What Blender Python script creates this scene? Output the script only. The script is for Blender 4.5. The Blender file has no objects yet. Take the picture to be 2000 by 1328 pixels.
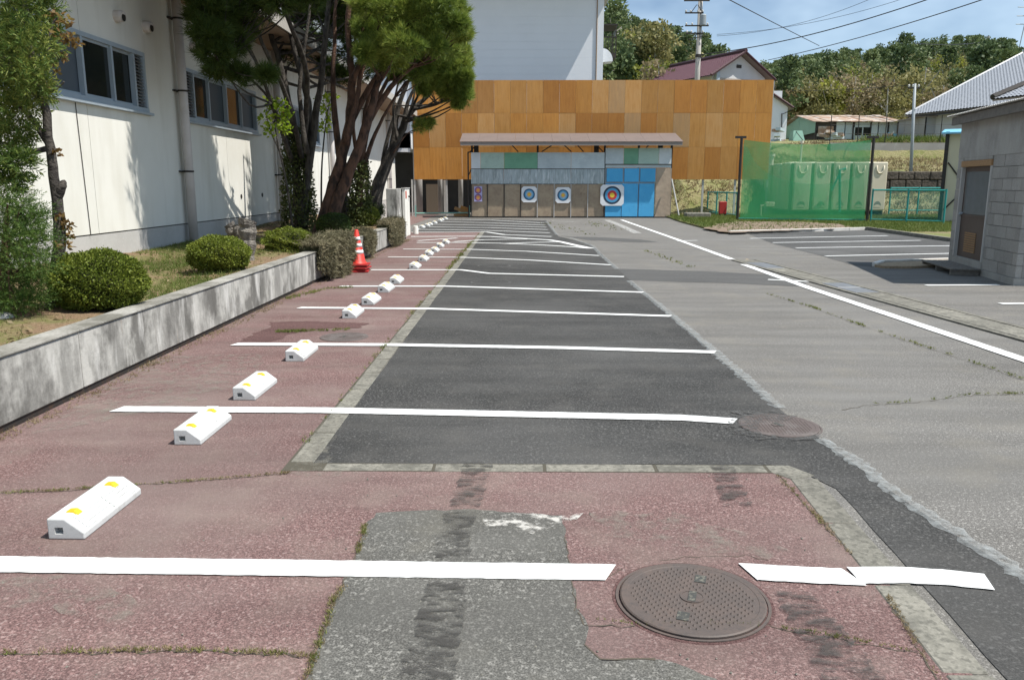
import bpy, bmesh, math, random
import numpy as np
from mathutils import Vector, Matrix

random.seed(7)
RNG = np.random.default_rng(11)
S = bpy.context.scene
COL = S.collection
R = math.radians

# ------------------------------------------------------------------ camera
EYE = Vector((0.0, 0.0, 1.7))
FPX = 1556.0                       # focal length in photo pixels (28 mm on a 36 mm sensor)
PITCH = math.atan(304 / FPX)
YAW = math.atan(16 / FPX * math.cos(PITCH))
cam_data = bpy.data.cameras.new('camera')
cam_data.sensor_width = 36.0
cam_data.lens = FPX / 2000 * 36.0
cam_data.clip_end = 3000
camera = bpy.data.objects.new('camera', cam_data)
camera.location = EYE
camera.rotation_euler = (math.pi / 2 - PITCH, 0, YAW)
COL.objects.link(camera)
S.camera = camera

# ------------------------------------------------------------------ sky and sun
SUN_TO = Vector((0.53, -0.18, 1.0)).normalized()
SUN_EL = math.asin(SUN_TO.z)
SUN_AZ = math.atan2(SUN_TO.x, SUN_TO.y)
world = bpy.data.worlds.new('World')
S.world = world
world.use_nodes = True
wn, wl = world.node_tree.nodes, world.node_tree.links
wn.clear()
w_out = wn.new('ShaderNodeOutputWorld')
w_bg = wn.new('ShaderNodeBackground')
w_bg.inputs['Strength'].default_value = 0.085
w_sky = wn.new('ShaderNodeTexSky')
w_sky.sky_type = 'NISHITA'
w_sky.sun_disc = False
w_sky.sun_elevation = SUN_EL
w_sky.sun_rotation = SUN_AZ
w_sky.altitude = 300
w_sky.air_density = 1.0
w_sky.dust_density = 0.0
w_sky.ozone_density = 1.8
w_tc = wn.new('ShaderNodeTexCoord')
w_map = wn.new('ShaderNodeMapping')
w_map.inputs['Scale'].default_value = (1.6, 1.6, 3.2)
w_map.inputs['Location'].default_value = (0.35, 0.0, 0.12)
w_noise = wn.new('ShaderNodeTexNoise')
w_noise.inputs['Scale'].default_value = 1.7
w_noise.inputs['Detail'].default_value = 5
w_noise.inputs['Roughness'].default_value = 0.55
w_ramp = wn.new('ShaderNodeValToRGB')
w_ramp.color_ramp.elements[0].position = 0.36
w_ramp.color_ramp.elements[1].position = 0.72
w_mix = wn.new('ShaderNodeMixRGB')
w_mix.inputs['Color2'].default_value = (7.4, 9.3, 11.0, 1)
wl.new(w_tc.outputs['Generated'], w_map.inputs['Vector'])
wl.new(w_map.outputs['Vector'], w_noise.inputs['Vector'])
wl.new(w_noise.outputs['Fac'], w_ramp.inputs['Fac'])
wl.new(w_ramp.outputs['Color'], w_mix.inputs['Fac'])
wl.new(w_sky.outputs['Color'], w_mix.inputs['Color1'])
wl.new(w_mix.outputs['Color'], w_bg.inputs['Color'])
wl.new(w_bg.outputs['Background'], w_out.inputs['Surface'])

sun_data = bpy.data.lights.new('sun', 'SUN')
sun_data.energy = 5.0
sun_data.angle = R(0.53)
sun_data.color = (1.0, 0.955, 0.88)
sun = bpy.data.objects.new('sun', sun_data)
sun.rotation_euler = (-SUN_TO).to_track_quat('-Z', 'Y').to_euler()
sun.location = (20, -10, 40)
COL.objects.link(sun)

S.view_settings.view_transform = 'Standard'
S.view_settings.look = 'None'
S.view_settings.exposure = 0.45
S.view_settings.gamma = 1.0
S.view_settings.use_curve_mapping = False

# ------------------------------------------------------------------ measuring helpers
_f = Vector((-math.sin(YAW) * math.cos(PITCH), math.cos(YAW) * math.cos(PITCH), -math.sin(PITCH)))
_r = Vector((math.cos(YAW), math.sin(YAW), 0))
_u = _r.cross(_f)

def _ray(u, v):
    return _r * ((u - 1000) / FPX) + _u * ((664 - v) / FPX) + _f

def G(u, v, z=0.0):
    """photo pixel -> point on the level z"""
    d = _ray(u, v)
    return EYE + d * ((z - EYE.z) / d.z)

def A(u, v, Y):
    """photo pixel -> point on the plane y = Y"""
    d = _ray(u, v)
    return EYE + d * (Y / d.y)

def AX(u, v, X):
    """photo pixel -> point on the plane x = X"""
    d = _ray(u, v)
    return EYE + d * (X / d.x)

# ------------------------------------------------------------------ building helpers
WLOC = {}

def tag(o, label=None, cat=None, group=None, kind=None):
    if label: o['label'] = label
    if cat: o['category'] = cat
    if group: o['group'] = group
    if kind: o['kind'] = kind
    return o

def link(o, parent=None, wloc=(0, 0, 0)):
    COL.objects.link(o)
    w = Vector(wloc)
    WLOC[o.name] = w
    if parent is not None:
        o.parent = parent
        o.location = w - WLOC[parent.name]
    else:
        o.location = w
    return o

def thing(name, label, cat, loc=(0, 0, 0), group=None):
    o = bpy.data.objects.new(name, None)
    o.empty_display_size = 0.2
    link(o, None, loc)
    return tag(o, label, cat, group)

def copy_tree(o, parent=None):
    c = o.copy()
    COL.objects.link(c)
    WLOC[c.name] = WLOC[o.name].copy()
    c.parent = parent
    for ch in o.children:
        copy_tree(ch, c)
    return c

class MB:
    """collects simple shapes, builds one mesh object"""
    def __init__(self):
        self.v = []; self.f = []
    def add(self, vs, fs):
        n = len(self.v)
        self.v += [tuple(p) for p in vs]
        self.f += [tuple(i + n for i in f) for f in fs]
        return self
    def box(self, x0, y0, z0, x1, y1, z1):
        vs = [(x0, y0, z0), (x1, y0, z0), (x1, y1, z0), (x0, y1, z0), (x0, y0, z1), (x1, y0, z1), (x1, y1, z1), (x0, y1, z1)]
        return self.add(vs, [(3, 2, 1, 0), (4, 5, 6, 7), (0, 1, 5, 4), (1, 2, 6, 5), (2, 3, 7, 6), (3, 0, 4, 7)])
    def obox(self, o, ax, ay, az, x0, y0, z0, x1, y1, z1):
        """box in the frame o + x*ax + y*ay + z*az"""
        P = lambda x, y, z: o + ax * x + ay * y + az * z
        vs = [P(x0, y0, z0), P(x1, y0, z0), P(x1, y1, z0), P(x0, y1, z0), P(x0, y0, z1), P(x1, y0, z1), P(x1, y1, z1), P(x0, y1, z1)]
        return self.add(vs, [(3, 2, 1, 0), (4, 5, 6, 7), (0, 1, 5, 4), (1, 2, 6, 5), (2, 3, 7, 6), (3, 0, 4, 7)])
    def prism(self, poly, z0, z1):
        n = len(poly)
        vs = [(p[0], p[1], z0) for p in poly] + [(p[0], p[1], z1) for p in poly]
        fs = [tuple(range(n - 1, -1, -1)), tuple(range(n, 2 * n))] + [(i, (i + 1) % n, n + (i + 1) % n, n + i) for i in range(n)]
        return self.add(vs, fs)
    def sheet(self, poly, z):
        vs = [(p[0], p[1], z) for p in poly]
        return self.add(vs, [tuple(range(len(poly)))])
    def tube(self, pts, rad, n=8, cap=True):
        pts = [Vector(p) for p in pts]
        if not hasattr(rad, '__len__'): rad = [rad] * len(pts)
        base = len(self.v)
        prev = None
        for i, p in enumerate(pts):
            d = (pts[min(i + 1, len(pts) - 1)] - pts[max(i - 1, 0)]).normalized()
            if prev is None:
                a = d.orthogonal().normalized()
            else:
                a = (prev - d * prev.dot(d))
                a = a.normalized() if a.length > 1e-5 else d.orthogonal().normalized()
            prev = a
            b = d.cross(a)
            for k in range(n):
                t = 2 * math.pi * k / n
                self.v.append(tuple(p + (a * math.cos(t) + b * math.sin(t)) * rad[i]))
        for i in range(len(pts) - 1):
            for k in range(n):
                self.f.append((base + i * n + k, base + i * n + (k + 1) % n, base + (i + 1) * n + (k + 1) % n, base + (i + 1) * n + k))
        if cap:
            self.f.append(tuple(base + k for k in range(n - 1, -1, -1)))
            e = base + (len(pts) - 1) * n
            self.f.append(tuple(e + k for k in range(n)))
        return self
    def lathe(self, prof, c=(0, 0, 0), n=24):
        base = len(self.v)
        for r, z in prof:
            for k in range(n):
                t = 2 * math.pi * k / n
                self.v.append((c[0] + r * math.cos(t), c[1] + r * math.sin(t), c[2] + z))
        for i in range(len(prof) - 1):
            for k in range(n):
                self.f.append((base + i * n + k, base + i * n + (k + 1) % n, base + (i + 1) * n + (k + 1) % n, base + (i + 1) * n + k))
        self.f.append(tuple(base + k for k in range(n - 1, -1, -1)))
        e = base + (len(prof) - 1) * n
        self.f.append(tuple(e + k for k in range(n)))
        return self
    def build(self, name, mat, parent=None, bevel=0, smooth=False, wloc=(0, 0, 0), seg=1):
        me = bpy.data.meshes.new(name)
        me.from_pydata(self.v, [], self.f)
        if bevel > 0:
            bm = bmesh.new(); bm.from_mesh(me)
            bmesh.ops.remove_doubles(bm, verts=bm.verts, dist=1e-5)
            bmesh.ops.bevel(bm, geom=list(bm.edges), offset=bevel, segments=seg, affect='EDGES', profile=0.5, clamp_overlap=True)
            bm.to_mesh(me); bm.free()
        if smooth:
            me.polygons.foreach_set('use_smooth', [True] * len(me.polygons))
        me.update()
        me.materials.append(mat)
        o = bpy.data.objects.new(name, me)
        return link(o, parent, wloc)

def np_object(name, verts, nv, mat, parent=None, smooth=False):
    """mesh from an array of faces that share no vertices; nv vertices per face"""
    verts = np.asarray(verts, np.float32).reshape(-1, 3)
    n = len(verts); nf = n // nv
    me = bpy.data.meshes.new(name)
    me.vertices.add(n); me.loops.add(n); me.polygons.add(nf)
    me.vertices.foreach_set('co', verts.ravel())
    me.loops.foreach_set('vertex_index', np.arange(n, dtype=np.int32))
    me.polygons.foreach_set('loop_start', np.arange(0, n, nv, dtype=np.int32))
    me.polygons.foreach_set('loop_total', np.full(nf, nv, np.int32))
    me.update(calc_edges=True)
    me.materials.append(mat)
    return link(bpy.data.objects.new(name, me), parent)

# ------------------------------------------------------------------ materials
class NT:
    def __init__(self, name):
        self.m = bpy.data.materials.new(name)
        self.m.use_nodes = True
        self.t = self.m.node_tree
        self.t.nodes.clear()
        self.out = self.t.nodes.new('ShaderNodeOutputMaterial')
        self.b = self.t.nodes.new('ShaderNodeBsdfPrincipled')
        self.t.links.new(self.b.outputs[0], self.out.inputs['Surface'])
        self.co = None
    def n(self, typ, **kw):
        nd = self.t.nodes.new(typ)
        for k, v in kw.items():
            setattr(nd, k, v)
        return nd
    def l(self, a, b):
        self.t.links.new(a, b)
    def coord(self, space='pos'):
        if space == 'pos':
            return self.n('ShaderNodeNewGeometry').outputs['Position']
        tc = self.n('ShaderNodeTexCoord')
        return tc.outputs['Object' if space == 'obj' else 'Generated']
    def noise(self, co, scale, stretch=(1, 1, 1), detail=4, rough=0.55, off=(0, 0, 0), dist=0.0):
        mp = self.n('ShaderNodeMapping')
        mp.inputs['Scale'].default_value = stretch
        mp.inputs['Location'].default_value = off
        self.l(co, mp.inputs['Vector'])
        t = self.n('ShaderNodeTexNoise')
        t.inputs['Scale'].default_value = scale
        t.inputs['Detail'].default_value = detail
        t.inputs['Roughness'].default_value = rough
        t.inputs['Distortion'].default_value = dist
        self.l(mp.outputs[0], t.inputs['Vector'])
        return t.outputs['Fac']
    def rng(self, val, lo, hi, a=0.0, b=1.0):
        m = self.n('ShaderNodeMapRange')
        m.inputs['From Min'].default_value = lo
        m.inputs['From Max'].default_value = hi
        m.inputs['To Min'].default_value = a
        m.inputs['To Max'].default_value = b
        self.l(val, m.inputs['Value'])
        return m.outputs[0]
    def mix(self, fac, c1, c2, mode='MIX'):
        m = self.n('ShaderNodeMixRGB', blend_type=mode)
        for s, v in (('Fac', fac), ('Color1', c1), ('Color2', c2)):
            if isinstance(v, (int, float)):
                m.inputs[s].default_value = v
            elif isinstance(v, tuple):
                m.inputs[s].default_value = (*v[:3], 1)
            else:
                self.l(v, m.inputs[s])
        return m.outputs[0]

def mat(name, col, rough=0.75, layers=(), bump=None, spec=0.3, metal=0.0, space='pos', rand=0.0):
    """base colour + noise layers (scale, lo, hi, colour2, amount, stretch) + optional bump (scale, strength, distance)"""
    k = NT(name)
    co = k.coord(space)
    c = tuple(col)
    cur = c
    for i, ly in enumerate(layers):
        scale, lo, hi, c2 = ly[:4]
        amt = ly[4] if len(ly) > 4 else 1.0
        st = ly[5] if len(ly) > 5 else (1, 1, 1)
        det = ly[6] if len(ly) > 6 else 4
        f = k.rng(k.noise(co, scale, st, det, off=(i * 3.1, i * 1.7, i * 2.3)), lo, hi, 0, amt)
        cur = k.mix(f, cur, tuple(c2))
    if rand > 0:
        oi = k.n('ShaderNodeObjectInfo')
        hsv = k.n('ShaderNodeHueSaturation')
        k.l(k.rng(oi.outputs['Random'], 0, 1, 1 - rand, 1 + rand), hsv.inputs['Value'])
        if isinstance(cur, tuple):
            hsv.inputs['Color'].default_value = (*cur, 1)
        else:
            k.l(cur, hsv.inputs['Color'])
        cur = hsv.outputs[0]
    if isinstance(cur, tuple):
        k.b.inputs['Base Color'].default_value = (*cur, 1)
    else:
        k.l(cur, k.b.inputs['Base Color'])
    k.b.inputs['Roughness'].default_value = rough
    k.b.inputs['Specular IOR Level'].default_value = spec
    k.b.inputs['Metallic'].default_value = metal
    if bump:
        bm = k.n('ShaderNodeBump')
        bm.inputs['Strength'].default_value = bump[1]
        bm.inputs['Distance'].default_value = bump[2] if len(bump) > 2 else 0.01
        k.l(k.noise(co, bump[0], detail=3), bm.inputs['Height'])
        k.l(bm.outputs[0], k.b.inputs['Normal'])
    return k.m

def foliage(name, c_dark, c_mid, c_light, trans=0.3, rough=0.55, bscale=0.9, bamp=0.38):
    k = NT(name)
    geo = k.n('ShaderNodeNewGeometry')
    ramp = k.n('ShaderNodeValToRGB')
    e = ramp.color_ramp.elements
    e[0].color = (*c_dark, 1); e[1].color = (*c_light, 1)
    m_ = e.new(0.5); m_.color = (*c_mid, 1)
    big = k.noise(geo.outputs['Position'], bscale, detail=2)
    s = k.n('ShaderNodeMath', operation='MULTIPLY_ADD')
    s.inputs[1].default_value = 1.0 - bamp
    k.l(geo.outputs['Random Per Island'], s.inputs[0])
    k.l(k.rng(big, 0.35, 0.65, 0.0, bamp), s.inputs[2])
    k.l(s.outputs[0], ramp.inputs['Fac'])
    k.l(ramp.outputs[0], k.b.inputs['Base Color'])
    k.b.inputs['Roughness'].default_value = rough
    k.b.inputs['Specular IOR Level'].default_value = 0.25
    tr = k.n('ShaderNodeBsdfTranslucent')
    k.l(ramp.outputs[0], tr.inputs['Color'])
    mx = k.n('ShaderNodeMixShader')
    mx.inputs[0].default_value = trans
    k.l(k.b.outputs[0], mx.inputs[1]); k.l(tr.outputs[0], mx.inputs[2])
    k.l(mx.outputs[0], k.out.inputs['Surface'])
    return k.m

def asphalt(name, base, stone, dark, warm=None, big=(0.9, 0.42, 0.62), bigcol=None, bump=0.25, fine=170, speck=0.5):
    """aggregate grain, sparse pale stones, soft wear patches"""
    k = NT(name)
    co = k.coord()
    g1 = k.noise(co, fine, detail=2, rough=0.7)
    g0 = k.noise(co, fine * 0.5, detail=2, rough=0.8, off=(7, 1, 2))
    cur = k.mix(k.rng(g1, 0.42, 0.60), tuple(c * 0.8 for c in dark), tuple(c * 1.05 for c in base))
    cur = k.mix(k.rng(g0, 0.38, 0.60, 0.55, 0.0), cur, tuple(c * 0.7 for c in dark))
    g2 = k.noise(co, fine * 0.42, detail=2, rough=0.6, off=(4, 2, 0))
    cur = k.mix(k.rng(g2, 0.56, 0.68, 0, min(1, speck * 1.5)), cur, tuple(stone))
    vor = k.n('ShaderNodeTexVoronoi')
    vor.inputs['Scale'].default_value = 26
    k.l(co, vor.inputs['Vector'])
    cur = k.mix(k.rng(vor.outputs['Distance'], 0.10, 0.06, 0, 0.55 * speck), cur, tuple(min(1, c * 1.9) for c in stone))
    if bigcol:
        cur = k.mix(k.rng(k.noise(co, big[0], detail=5), big[1], big[2], 0, 0.75), cur, tuple(bigcol))
    if warm:
        cur = k.mix(k.rng(k.noise(co, 2.6, detail=5, off=(9, 9, 9)), 0.5, 0.75, 0, 0.55), cur, tuple(warm))
    streak = k.noise(co, 1.3, (0.35, 2.2, 1), 5, off=(1, 7, 3))
    cur = k.mix(k.rng(streak, 0.3, 0.75, 0.0, 0.35), cur, (0, 0, 0), 'MULTIPLY') if False else k.mix(k.rng(streak, 0.38, 0.68, 0.0, 0.34), cur, tuple(c * 0.55 for c in dark))
    k.l(cur, k.b.inputs['Base Color'])
    k.b.inputs['Roughness'].default_value = 0.9
    k.b.inputs['Specular IOR Level'].default_value = 0.22
    bm = k.n('ShaderNodeBump')
    bm.inputs['Strength'].default_value = bump
    bm.inputs['Distance'].default_value = 0.006
    k.l(g1, bm.inputs['Height'])
    k.l(bm.outputs[0], k.b.inputs['Normal'])
    return k.m

def stain(name, col, lo, hi, amount, scale=6.0, stretch=(1, 1, 1)):
    """thin deposit lying on the road, broken up by noise"""
    k = NT(name)
    co = k.coord()
    k.b.inputs['Base Color'].default_value = (*col, 1)
    k.b.inputs['Roughness'].default_value = 0.9
    tr = k.n('ShaderNodeBsdfTransparent')
    mx = k.n('ShaderNodeMixShader')
    a = k.rng(k.noise(co, scale, stretch, 5, 0.65), lo, hi, 0, amount)
    k.l(a, mx.inputs[0])
    k.l(tr.outputs[0], mx.inputs[1]); k.l(k.b.outputs[0], mx.inputs[2])
    k.l(mx.outputs[0], k.out.inputs['Surface'])
    return k.m

# ================================================================== materials
M = {}
M['red'] = asphalt('red_asphalt', (0.255, 0.158, 0.148), (0.42, 0.32, 0.30), (0.12, 0.074, 0.070), warm=(0.215, 0.17, 0.148), big=(0.6, 0.44, 0.64), bigcol=(0.19, 0.145, 0.134), speck=0.35, fine=150, bump=0.5)
M['red_dark'] = asphalt('red_asphalt_repair', (0.17, 0.098, 0.092), (0.25, 0.16, 0.15), (0.075, 0.04, 0.038), speck=0.3)
M['old'] = asphalt('worn_asphalt', (0.225, 0.215, 0.200), (0.40, 0.385, 0.36), (0.11, 0.105, 0.098), warm=(0.205, 0.19, 0.162), big=(0.5, 0.43, 0.68), bigcol=(0.172, 0.167, 0.158), speck=0.5, fine=140, bump=0.5)
M['patch'] = asphalt('old_grey_patch', (0.165, 0.160, 0.146), (0.32, 0.31, 0.285), (0.085, 0.083, 0.076), warm=(0.15, 0.14, 0.115), big=(1.3, 0.45, 0.7), bigcol=(0.125, 0.122, 0.112), fine=130, speck=0.45, bump=0.4)
M['new'] = asphalt('new_asphalt', (0.074, 0.073, 0.071), (0.165, 0.162, 0.156), (0.030, 0.030, 0.029), warm=(0.092, 0.088, 0.082), big=(0.35, 0.40, 0.66), bigcol=(0.098, 0.096, 0.093), speck=0.45, fine=130)
M['east'] = asphalt('east_bay_asphalt', (0.105, 0.104, 0.102), (0.19, 0.185, 0.18), (0.055, 0.054, 0.053), big=(0.35, 0.40, 0.66), bigcol=(0.125, 0.123, 0.12), speck=0.35)
M['strip'] = asphalt('asphalt_trench_fill', (0.125, 0.122, 0.117), (0.2, 0.195, 0.185), (0.08, 0.08, 0.08), speck=0.3)
M['concrete'] = mat('edging_concrete', (0.205, 0.195, 0.165), 0.9, [(2.2, 0.4, 0.65, (0.145, 0.14, 0.118), 0.85), (60, 0.45, 0.7, (0.27, 0.255, 0.22), 0.6), (9, 0.46, 0.66, (0.10, 0.096, 0.082), 0.8), (32, 0.5, 0.62, (0.085, 0.082, 0.07), 0.65)], (90, 0.3, 0.004), rand=0.12)
M['paint'] = mat('road_paint', (0.70, 0.71, 0.70), 0.6, [(2.0, 0.45, 0.75, (0.58, 0.58, 0.565), 0.7), (70, 0.60, 0.74, (0.42, 0.42, 0.41), 0.5), (7, 0.60, 0.72, (0.46, 0.455, 0.44), 0.6)], (140, 0.12, 0.003))
M['paint_worn'] = stain('worn_road_paint', (0.62, 0.62, 0.60), 0.42, 0.6, 0.75, 14)
M['slurry'] = stain('cement_slurry', (0.34, 0.36, 0.36), 0.30, 0.70, 0.62, 16)
M['tyre'] = stain('tyre_mark', (0.05, 0.047, 0.043), 0.44, 0.60, 0.66, 13, (0.7, 2.2, 1))
M['lime'] = stain('lime_stain', (0.58, 0.56, 0.52), 0.47, 0.60, 0.75, 13)
M['dust'] = stain('dust_deposit', (0.26, 0.245, 0.205), 0.46, 0.78, 0.55, 9)
M['soil'] = mat('soil', (0.19, 0.125, 0.075), 0.95, [(1.7, 0.44, 0.58, (0.115, 0.125, 0.035), 0.85), (26, 0.45, 0.7, (0.27, 0.20, 0.125), 0.7), (70, 0.5, 0.7, (0.07, 0.05, 0.03), 0.6)], (40, 0.7, 0.03))
M['verge'] = mat('verge_ground', (0.155, 0.165, 0.05), 0.95, [(0.7, 0.45, 0.58, (0.23, 0.165, 0.105), 0.9), (9, 0.42, 0.68, (0.085, 0.115, 0.03), 0.8), (35, 0.5, 0.7, (0.30, 0.25, 0.15), 0.5)], (30, 0.6, 0.04))
M['dirt'] = mat('bare_dirt', (0.21, 0.155, 0.115), 0.95, [(2.2, 0.42, 0.65, (0.14, 0.10, 0.07), 0.9), (16, 0.5, 0.72, (0.32, 0.26, 0.21), 0.8)], (30, 0.6, 0.03))
M['gravel'] = mat('island_gravel', (0.36, 0.28, 0.19), 0.95, [(30, 0.4, 0.65, (0.22, 0.165, 0.11), 0.9)], (60, 0.6, 0.02))
M['kerbwhite'] = mat('pale_kerb', (0.60, 0.585, 0.55), 0.85, [(3, 0.45, 0.7, (0.40, 0.38, 0.35), 0.6)], (50, 0.2, 0.005), rand=0.06)
M['iron'] = mat('cast_iron', (0.088, 0.070, 0.062), 0.62, [(8, 0.4, 0.7, (0.115, 0.084, 0.070), 0.7), (40, 0.5, 0.7, (0.062, 0.053, 0.049), 0.6)], (70, 0.2, 0.004), spec=0.4)
M['iron_dark'] = mat('iron_plate_dark', (0.055, 0.055, 0.05), 0.6, [(60, 0.5, 0.65, (0.2, 0.19, 0.15), 0.7)])
M['steel_grate'] = mat('steel_grate', (0.15, 0.155, 0.165), 0.5, [(5, 0.4, 0.7, (0.09, 0.09, 0.095), 0.7)], spec=0.5)
M['weed'] = foliage('weed_leaf', (0.10, 0.12, 0.03), (0.16, 0.19, 0.045), (0.30, 0.26, 0.11))
M['grass'] = foliage('grass_blade', (0.065, 0.105, 0.02), (0.12, 0.165, 0.035), (0.22, 0.235, 0.075))
M['drygrass'] = foliage('dry_grass', (0.13, 0.105, 0.05), (0.26, 0.20, 0.11), (0.42, 0.35, 0.21))
M['hill'] = mat('hill_ground', (0.085, 0.075, 0.035), 0.95, [(0.15, 0.4, 0.65, (0.05, 0.065, 0.02), 0.8)])

# ================================================================== the ground
def sheet(name, pts, z, m, kind='structure', parent=None):
    o = MB().sheet([(p[0], p[1]) for p in pts], z).build(name, m, parent)
    if o.data.polygons[0].normal.z < 0:
        o.data.flip_normals()
    if parent is None:
        o['kind'] = kind
    return o

def px(*uv):
    return [G(u, v) for u, v in uv]

def rough_poly(pts, step=0.12, amp=0.012, seed=1):
    """subdivide an outline and make its edge uneven"""
    rr = random.Random(seed)
    out = []
    n = len(pts)
    for i in range(n):
        a, b = Vector((pts[i][0], pts[i][1])), Vector((pts[(i + 1) % n][0], pts[(i + 1) % n][1]))
        L = (b - a).length
        k = max(1, min(200, int(L / step)))
        nrm = Vector((-(b - a).y, (b - a).x)).normalized() if L > 0 else Vector((0, 0))
        for j in range(k):
            p = a.lerp(b, j / k) + nrm * (rr.uniform(-amp, amp) if j else 0)
            out.append((p.x, p.y))
    return out

ground = MB().sheet([(-1500, -300), (1500, -300), (1500, 2500), (-1500, 2500)], -0.05).build('ground', M['verge'])
ground['kind'] = 'structure'
drive = sheet('driveway', [(-7.5, -12), (40, -12), (40, 60), (-7.5, 60)], 0.0, M['old'])

# red asphalt strip along the planter, the entrance apron in front, and the red court by the gymnasium
red_poly = [(-3.66, -6), (1.60, -6), (1.60, 4.55), (-1.30, 4.56), (-1.43, 4.62), (-1.43, 29.2), (-4.6, 29.0), (-4.6, 47), (-6.9, 47), (-6.9, 26.2), (-3.7, 26.2)]
red = sheet('red_pavement', red_poly, 0.003, M['red'])
new_poly = [(-1.28, 4.69), (1.55, 4.69), (1.70, 4.56), (1.80, 4.3), (1.70, 2.4), (1.74, -6), (2.9, -6), (2.55, 1.0), (2.30, 2.8), (2.15, 3.7), (2.09, 4.3), (2.05, 5.0), (2.0, 5.9), (1.99, 8), (1.98, 14.3), (2.03, 21.5), (2.02, 23.2), (1.27, 26.6), (1.25, 38.6), (-3.75, 40.6), (-3.85, 29.25), (-1.3, 29.25)]
new = sheet('parking_asphalt', rough_poly(new_poly, 0.25, 0.006, 3), 0.004, M['new'])
patch_poly = rough_poly([(p.x, p.y) for p in px((735, 1003), (905, 996), (1098, 1008), (1112, 1100), (1126, 1190), (1150, 1228), (1142, 1262), (1175, 1292), (1290, 1290), (1400, 1328), (1430, 1600), (520, 1600), (600, 1328), (650, 1180), (695, 1090), (712, 1030))], 0.05, 0.010, 5)
sheet('old_grey_patch', patch_poly, 0.006, M['patch'])
rp = rough_poly([(p.x, p.y) for p in px((470, 667), (500, 650), (530, 640), (525, 630), (600, 628), (650, 630), (720, 632), (700, 642), (640, 642), (590, 648), (560, 655), (545, 664), (520, 668))], 0.06, 0.03, 8)
sheet('red_repair_patch', rp, 0.006, M['red_dark'])
sheet('trench_fill', rough_poly([(p.x, p.y) for p in px((1202, 525), (1370, 530), (1503, 536.6), (1565, 549), (1585, 562), (1560, 560), (1408, 552.8), (1224, 547.5))], 0.3, 0.02, 2), 0.003, M['strip'])
sheet('trench_fill', rough_poly([(p.x, p.y) for p in px((1095, 461), (1112, 462.5), (1187, 464.5), (1250, 468), (1285, 473), (1250, 474), (1150, 469.5))], 0.4, 0.03, 2), 0.003, M['strip'])
sheet('parking_asphalt_east', rough_poly([(p.x, p.y) for p in px((1462, 457.5), (1693, 449.8), (1860, 473), (1860, 514), (1722, 517), (1705, 522), (1660, 517), (1612, 502), (1509, 476))], 0.4, 0.02, 4), 0.004, M['east'])

def strip_mesh(pts, w, z, jitter=0.004, seed=0, step=0.12, cut=0.0, cut_end=0.0):
    rr = random.Random(seed)
    P = [Vector((p[0], p[1], 0)) for p in pts]
    fine = [P[0]]
    for a, b in zip(P, P[1:]):
        k = max(1, int((b - a).length / step))
        for j in range(1, k + 1):
            fine.append(a.lerp(b, j / k))
    m = MB(); vs = []
    n = len(fine)
    for i, p in enumerate(fine):
        d = (fine[min(i + 1, n - 1)] - fine[max(i - 1, 0)]).normalized()
        s = Vector((-d.y, d.x, 0))
        sh = d * (cut if i == 0 else cut_end if i == n - 1 else 0)
        vs.append(p + s * (w / 2 + rr.uniform(-jitter, jitter)) + sh)
        vs.append(p - s * (w / 2 + rr.uniform(-jitter, jitter)) - sh)
    vs = [(v.x, v.y, z) for v in vs]
    m.add(vs, [(2 * i, 2 * i + 1, 2 * i + 3, 2 * i + 2) for i in range(n - 1)])
    return m

LINES_NEW = [
    ([(-120, 1103), (600, 1112), (1193, 1120.5)], 0.15, 0.03), ([(1460, 1119), (1560, 1125), (1668, 1130)], 0.15, -0.03), ([(1668, 1127), (1760, 1126), (1850, 1131), (1932, 1140)], 0.15, 0.0),
    ([(228, 801), (640, 803.5), (1000, 811), (1330, 818), (1436, 825)], 0.15, 0.02),
    ([(457, 674), (760, 675), (1100, 681), (1397, 689.5)], 0.14, 0.02),
    ([(584, 602), (840, 604), (1310, 618.5)], 0.13, 0.02),
    ([(664, 560), (870, 560), (1256, 572)], 0.13, 0.02),
    ([(725, 528), (900, 528), (955, 535), (1219, 541.5)], 0.13, 0.0),
    ([(758, 503), (900, 503.5), (1030, 508.8), (1193, 518.5)], 0.13, 0.0),
    ([(787.5, 487.5), (915, 488), (1030, 491.9), (1170, 500.4)], 0.13, 0.0),
    ([(868, 428.8), (960, 430.6), (1061.9, 436)], 0.15, 0.0), ([(862, 433.6), (960, 436), (1064.4, 440.5)], 0.15, 0.0),
    ([(847, 438.8), (960, 441), (1067.5, 444.6)], 0.15, 0.0), ([(838, 443.8), (960, 445.6), (1070, 449.3)], 0.15, 0.0),
    ([(808, 448.8), (936, 450.4), (1073.8, 455.5)], 0.15, 0.0),
    ([(804, 454.2), (940, 453.7), (951, 454), (985, 459), (1077.5, 462.8)], 0.15, 0.0),
    ([(803, 462.7), (917, 462.2), (961, 463), (1030, 466.9), (1073.8, 469.6), (1092.5, 472.5), (1125, 480), (1155, 486)], 0.2, 0.0),
    ([(816, 471), (893, 465.8)], 0.15, 0.0),
    ([(814, 474.6), (905, 474.6), (975, 476), (1060, 479.6), (1125, 483.4), (1150, 486)], 0.15, 0.0),
    ([(886, 473), (945, 469.2), (1030, 467.6)], 0.15, 0.0), ([(985, 476.4), (1030, 474.6), (1090, 473.2)], 0.15, 0.0),
]
for i, (p, w, c) in enumerate(LINES_NEW):
    o = strip_mesh([G(*q) for q in p], w, 0.0098 + 0.0006 * (i % 5), 0.0028, i, step=0.035, cut=c, cut_end=c).build('parking_line', M['paint'], new)
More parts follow.
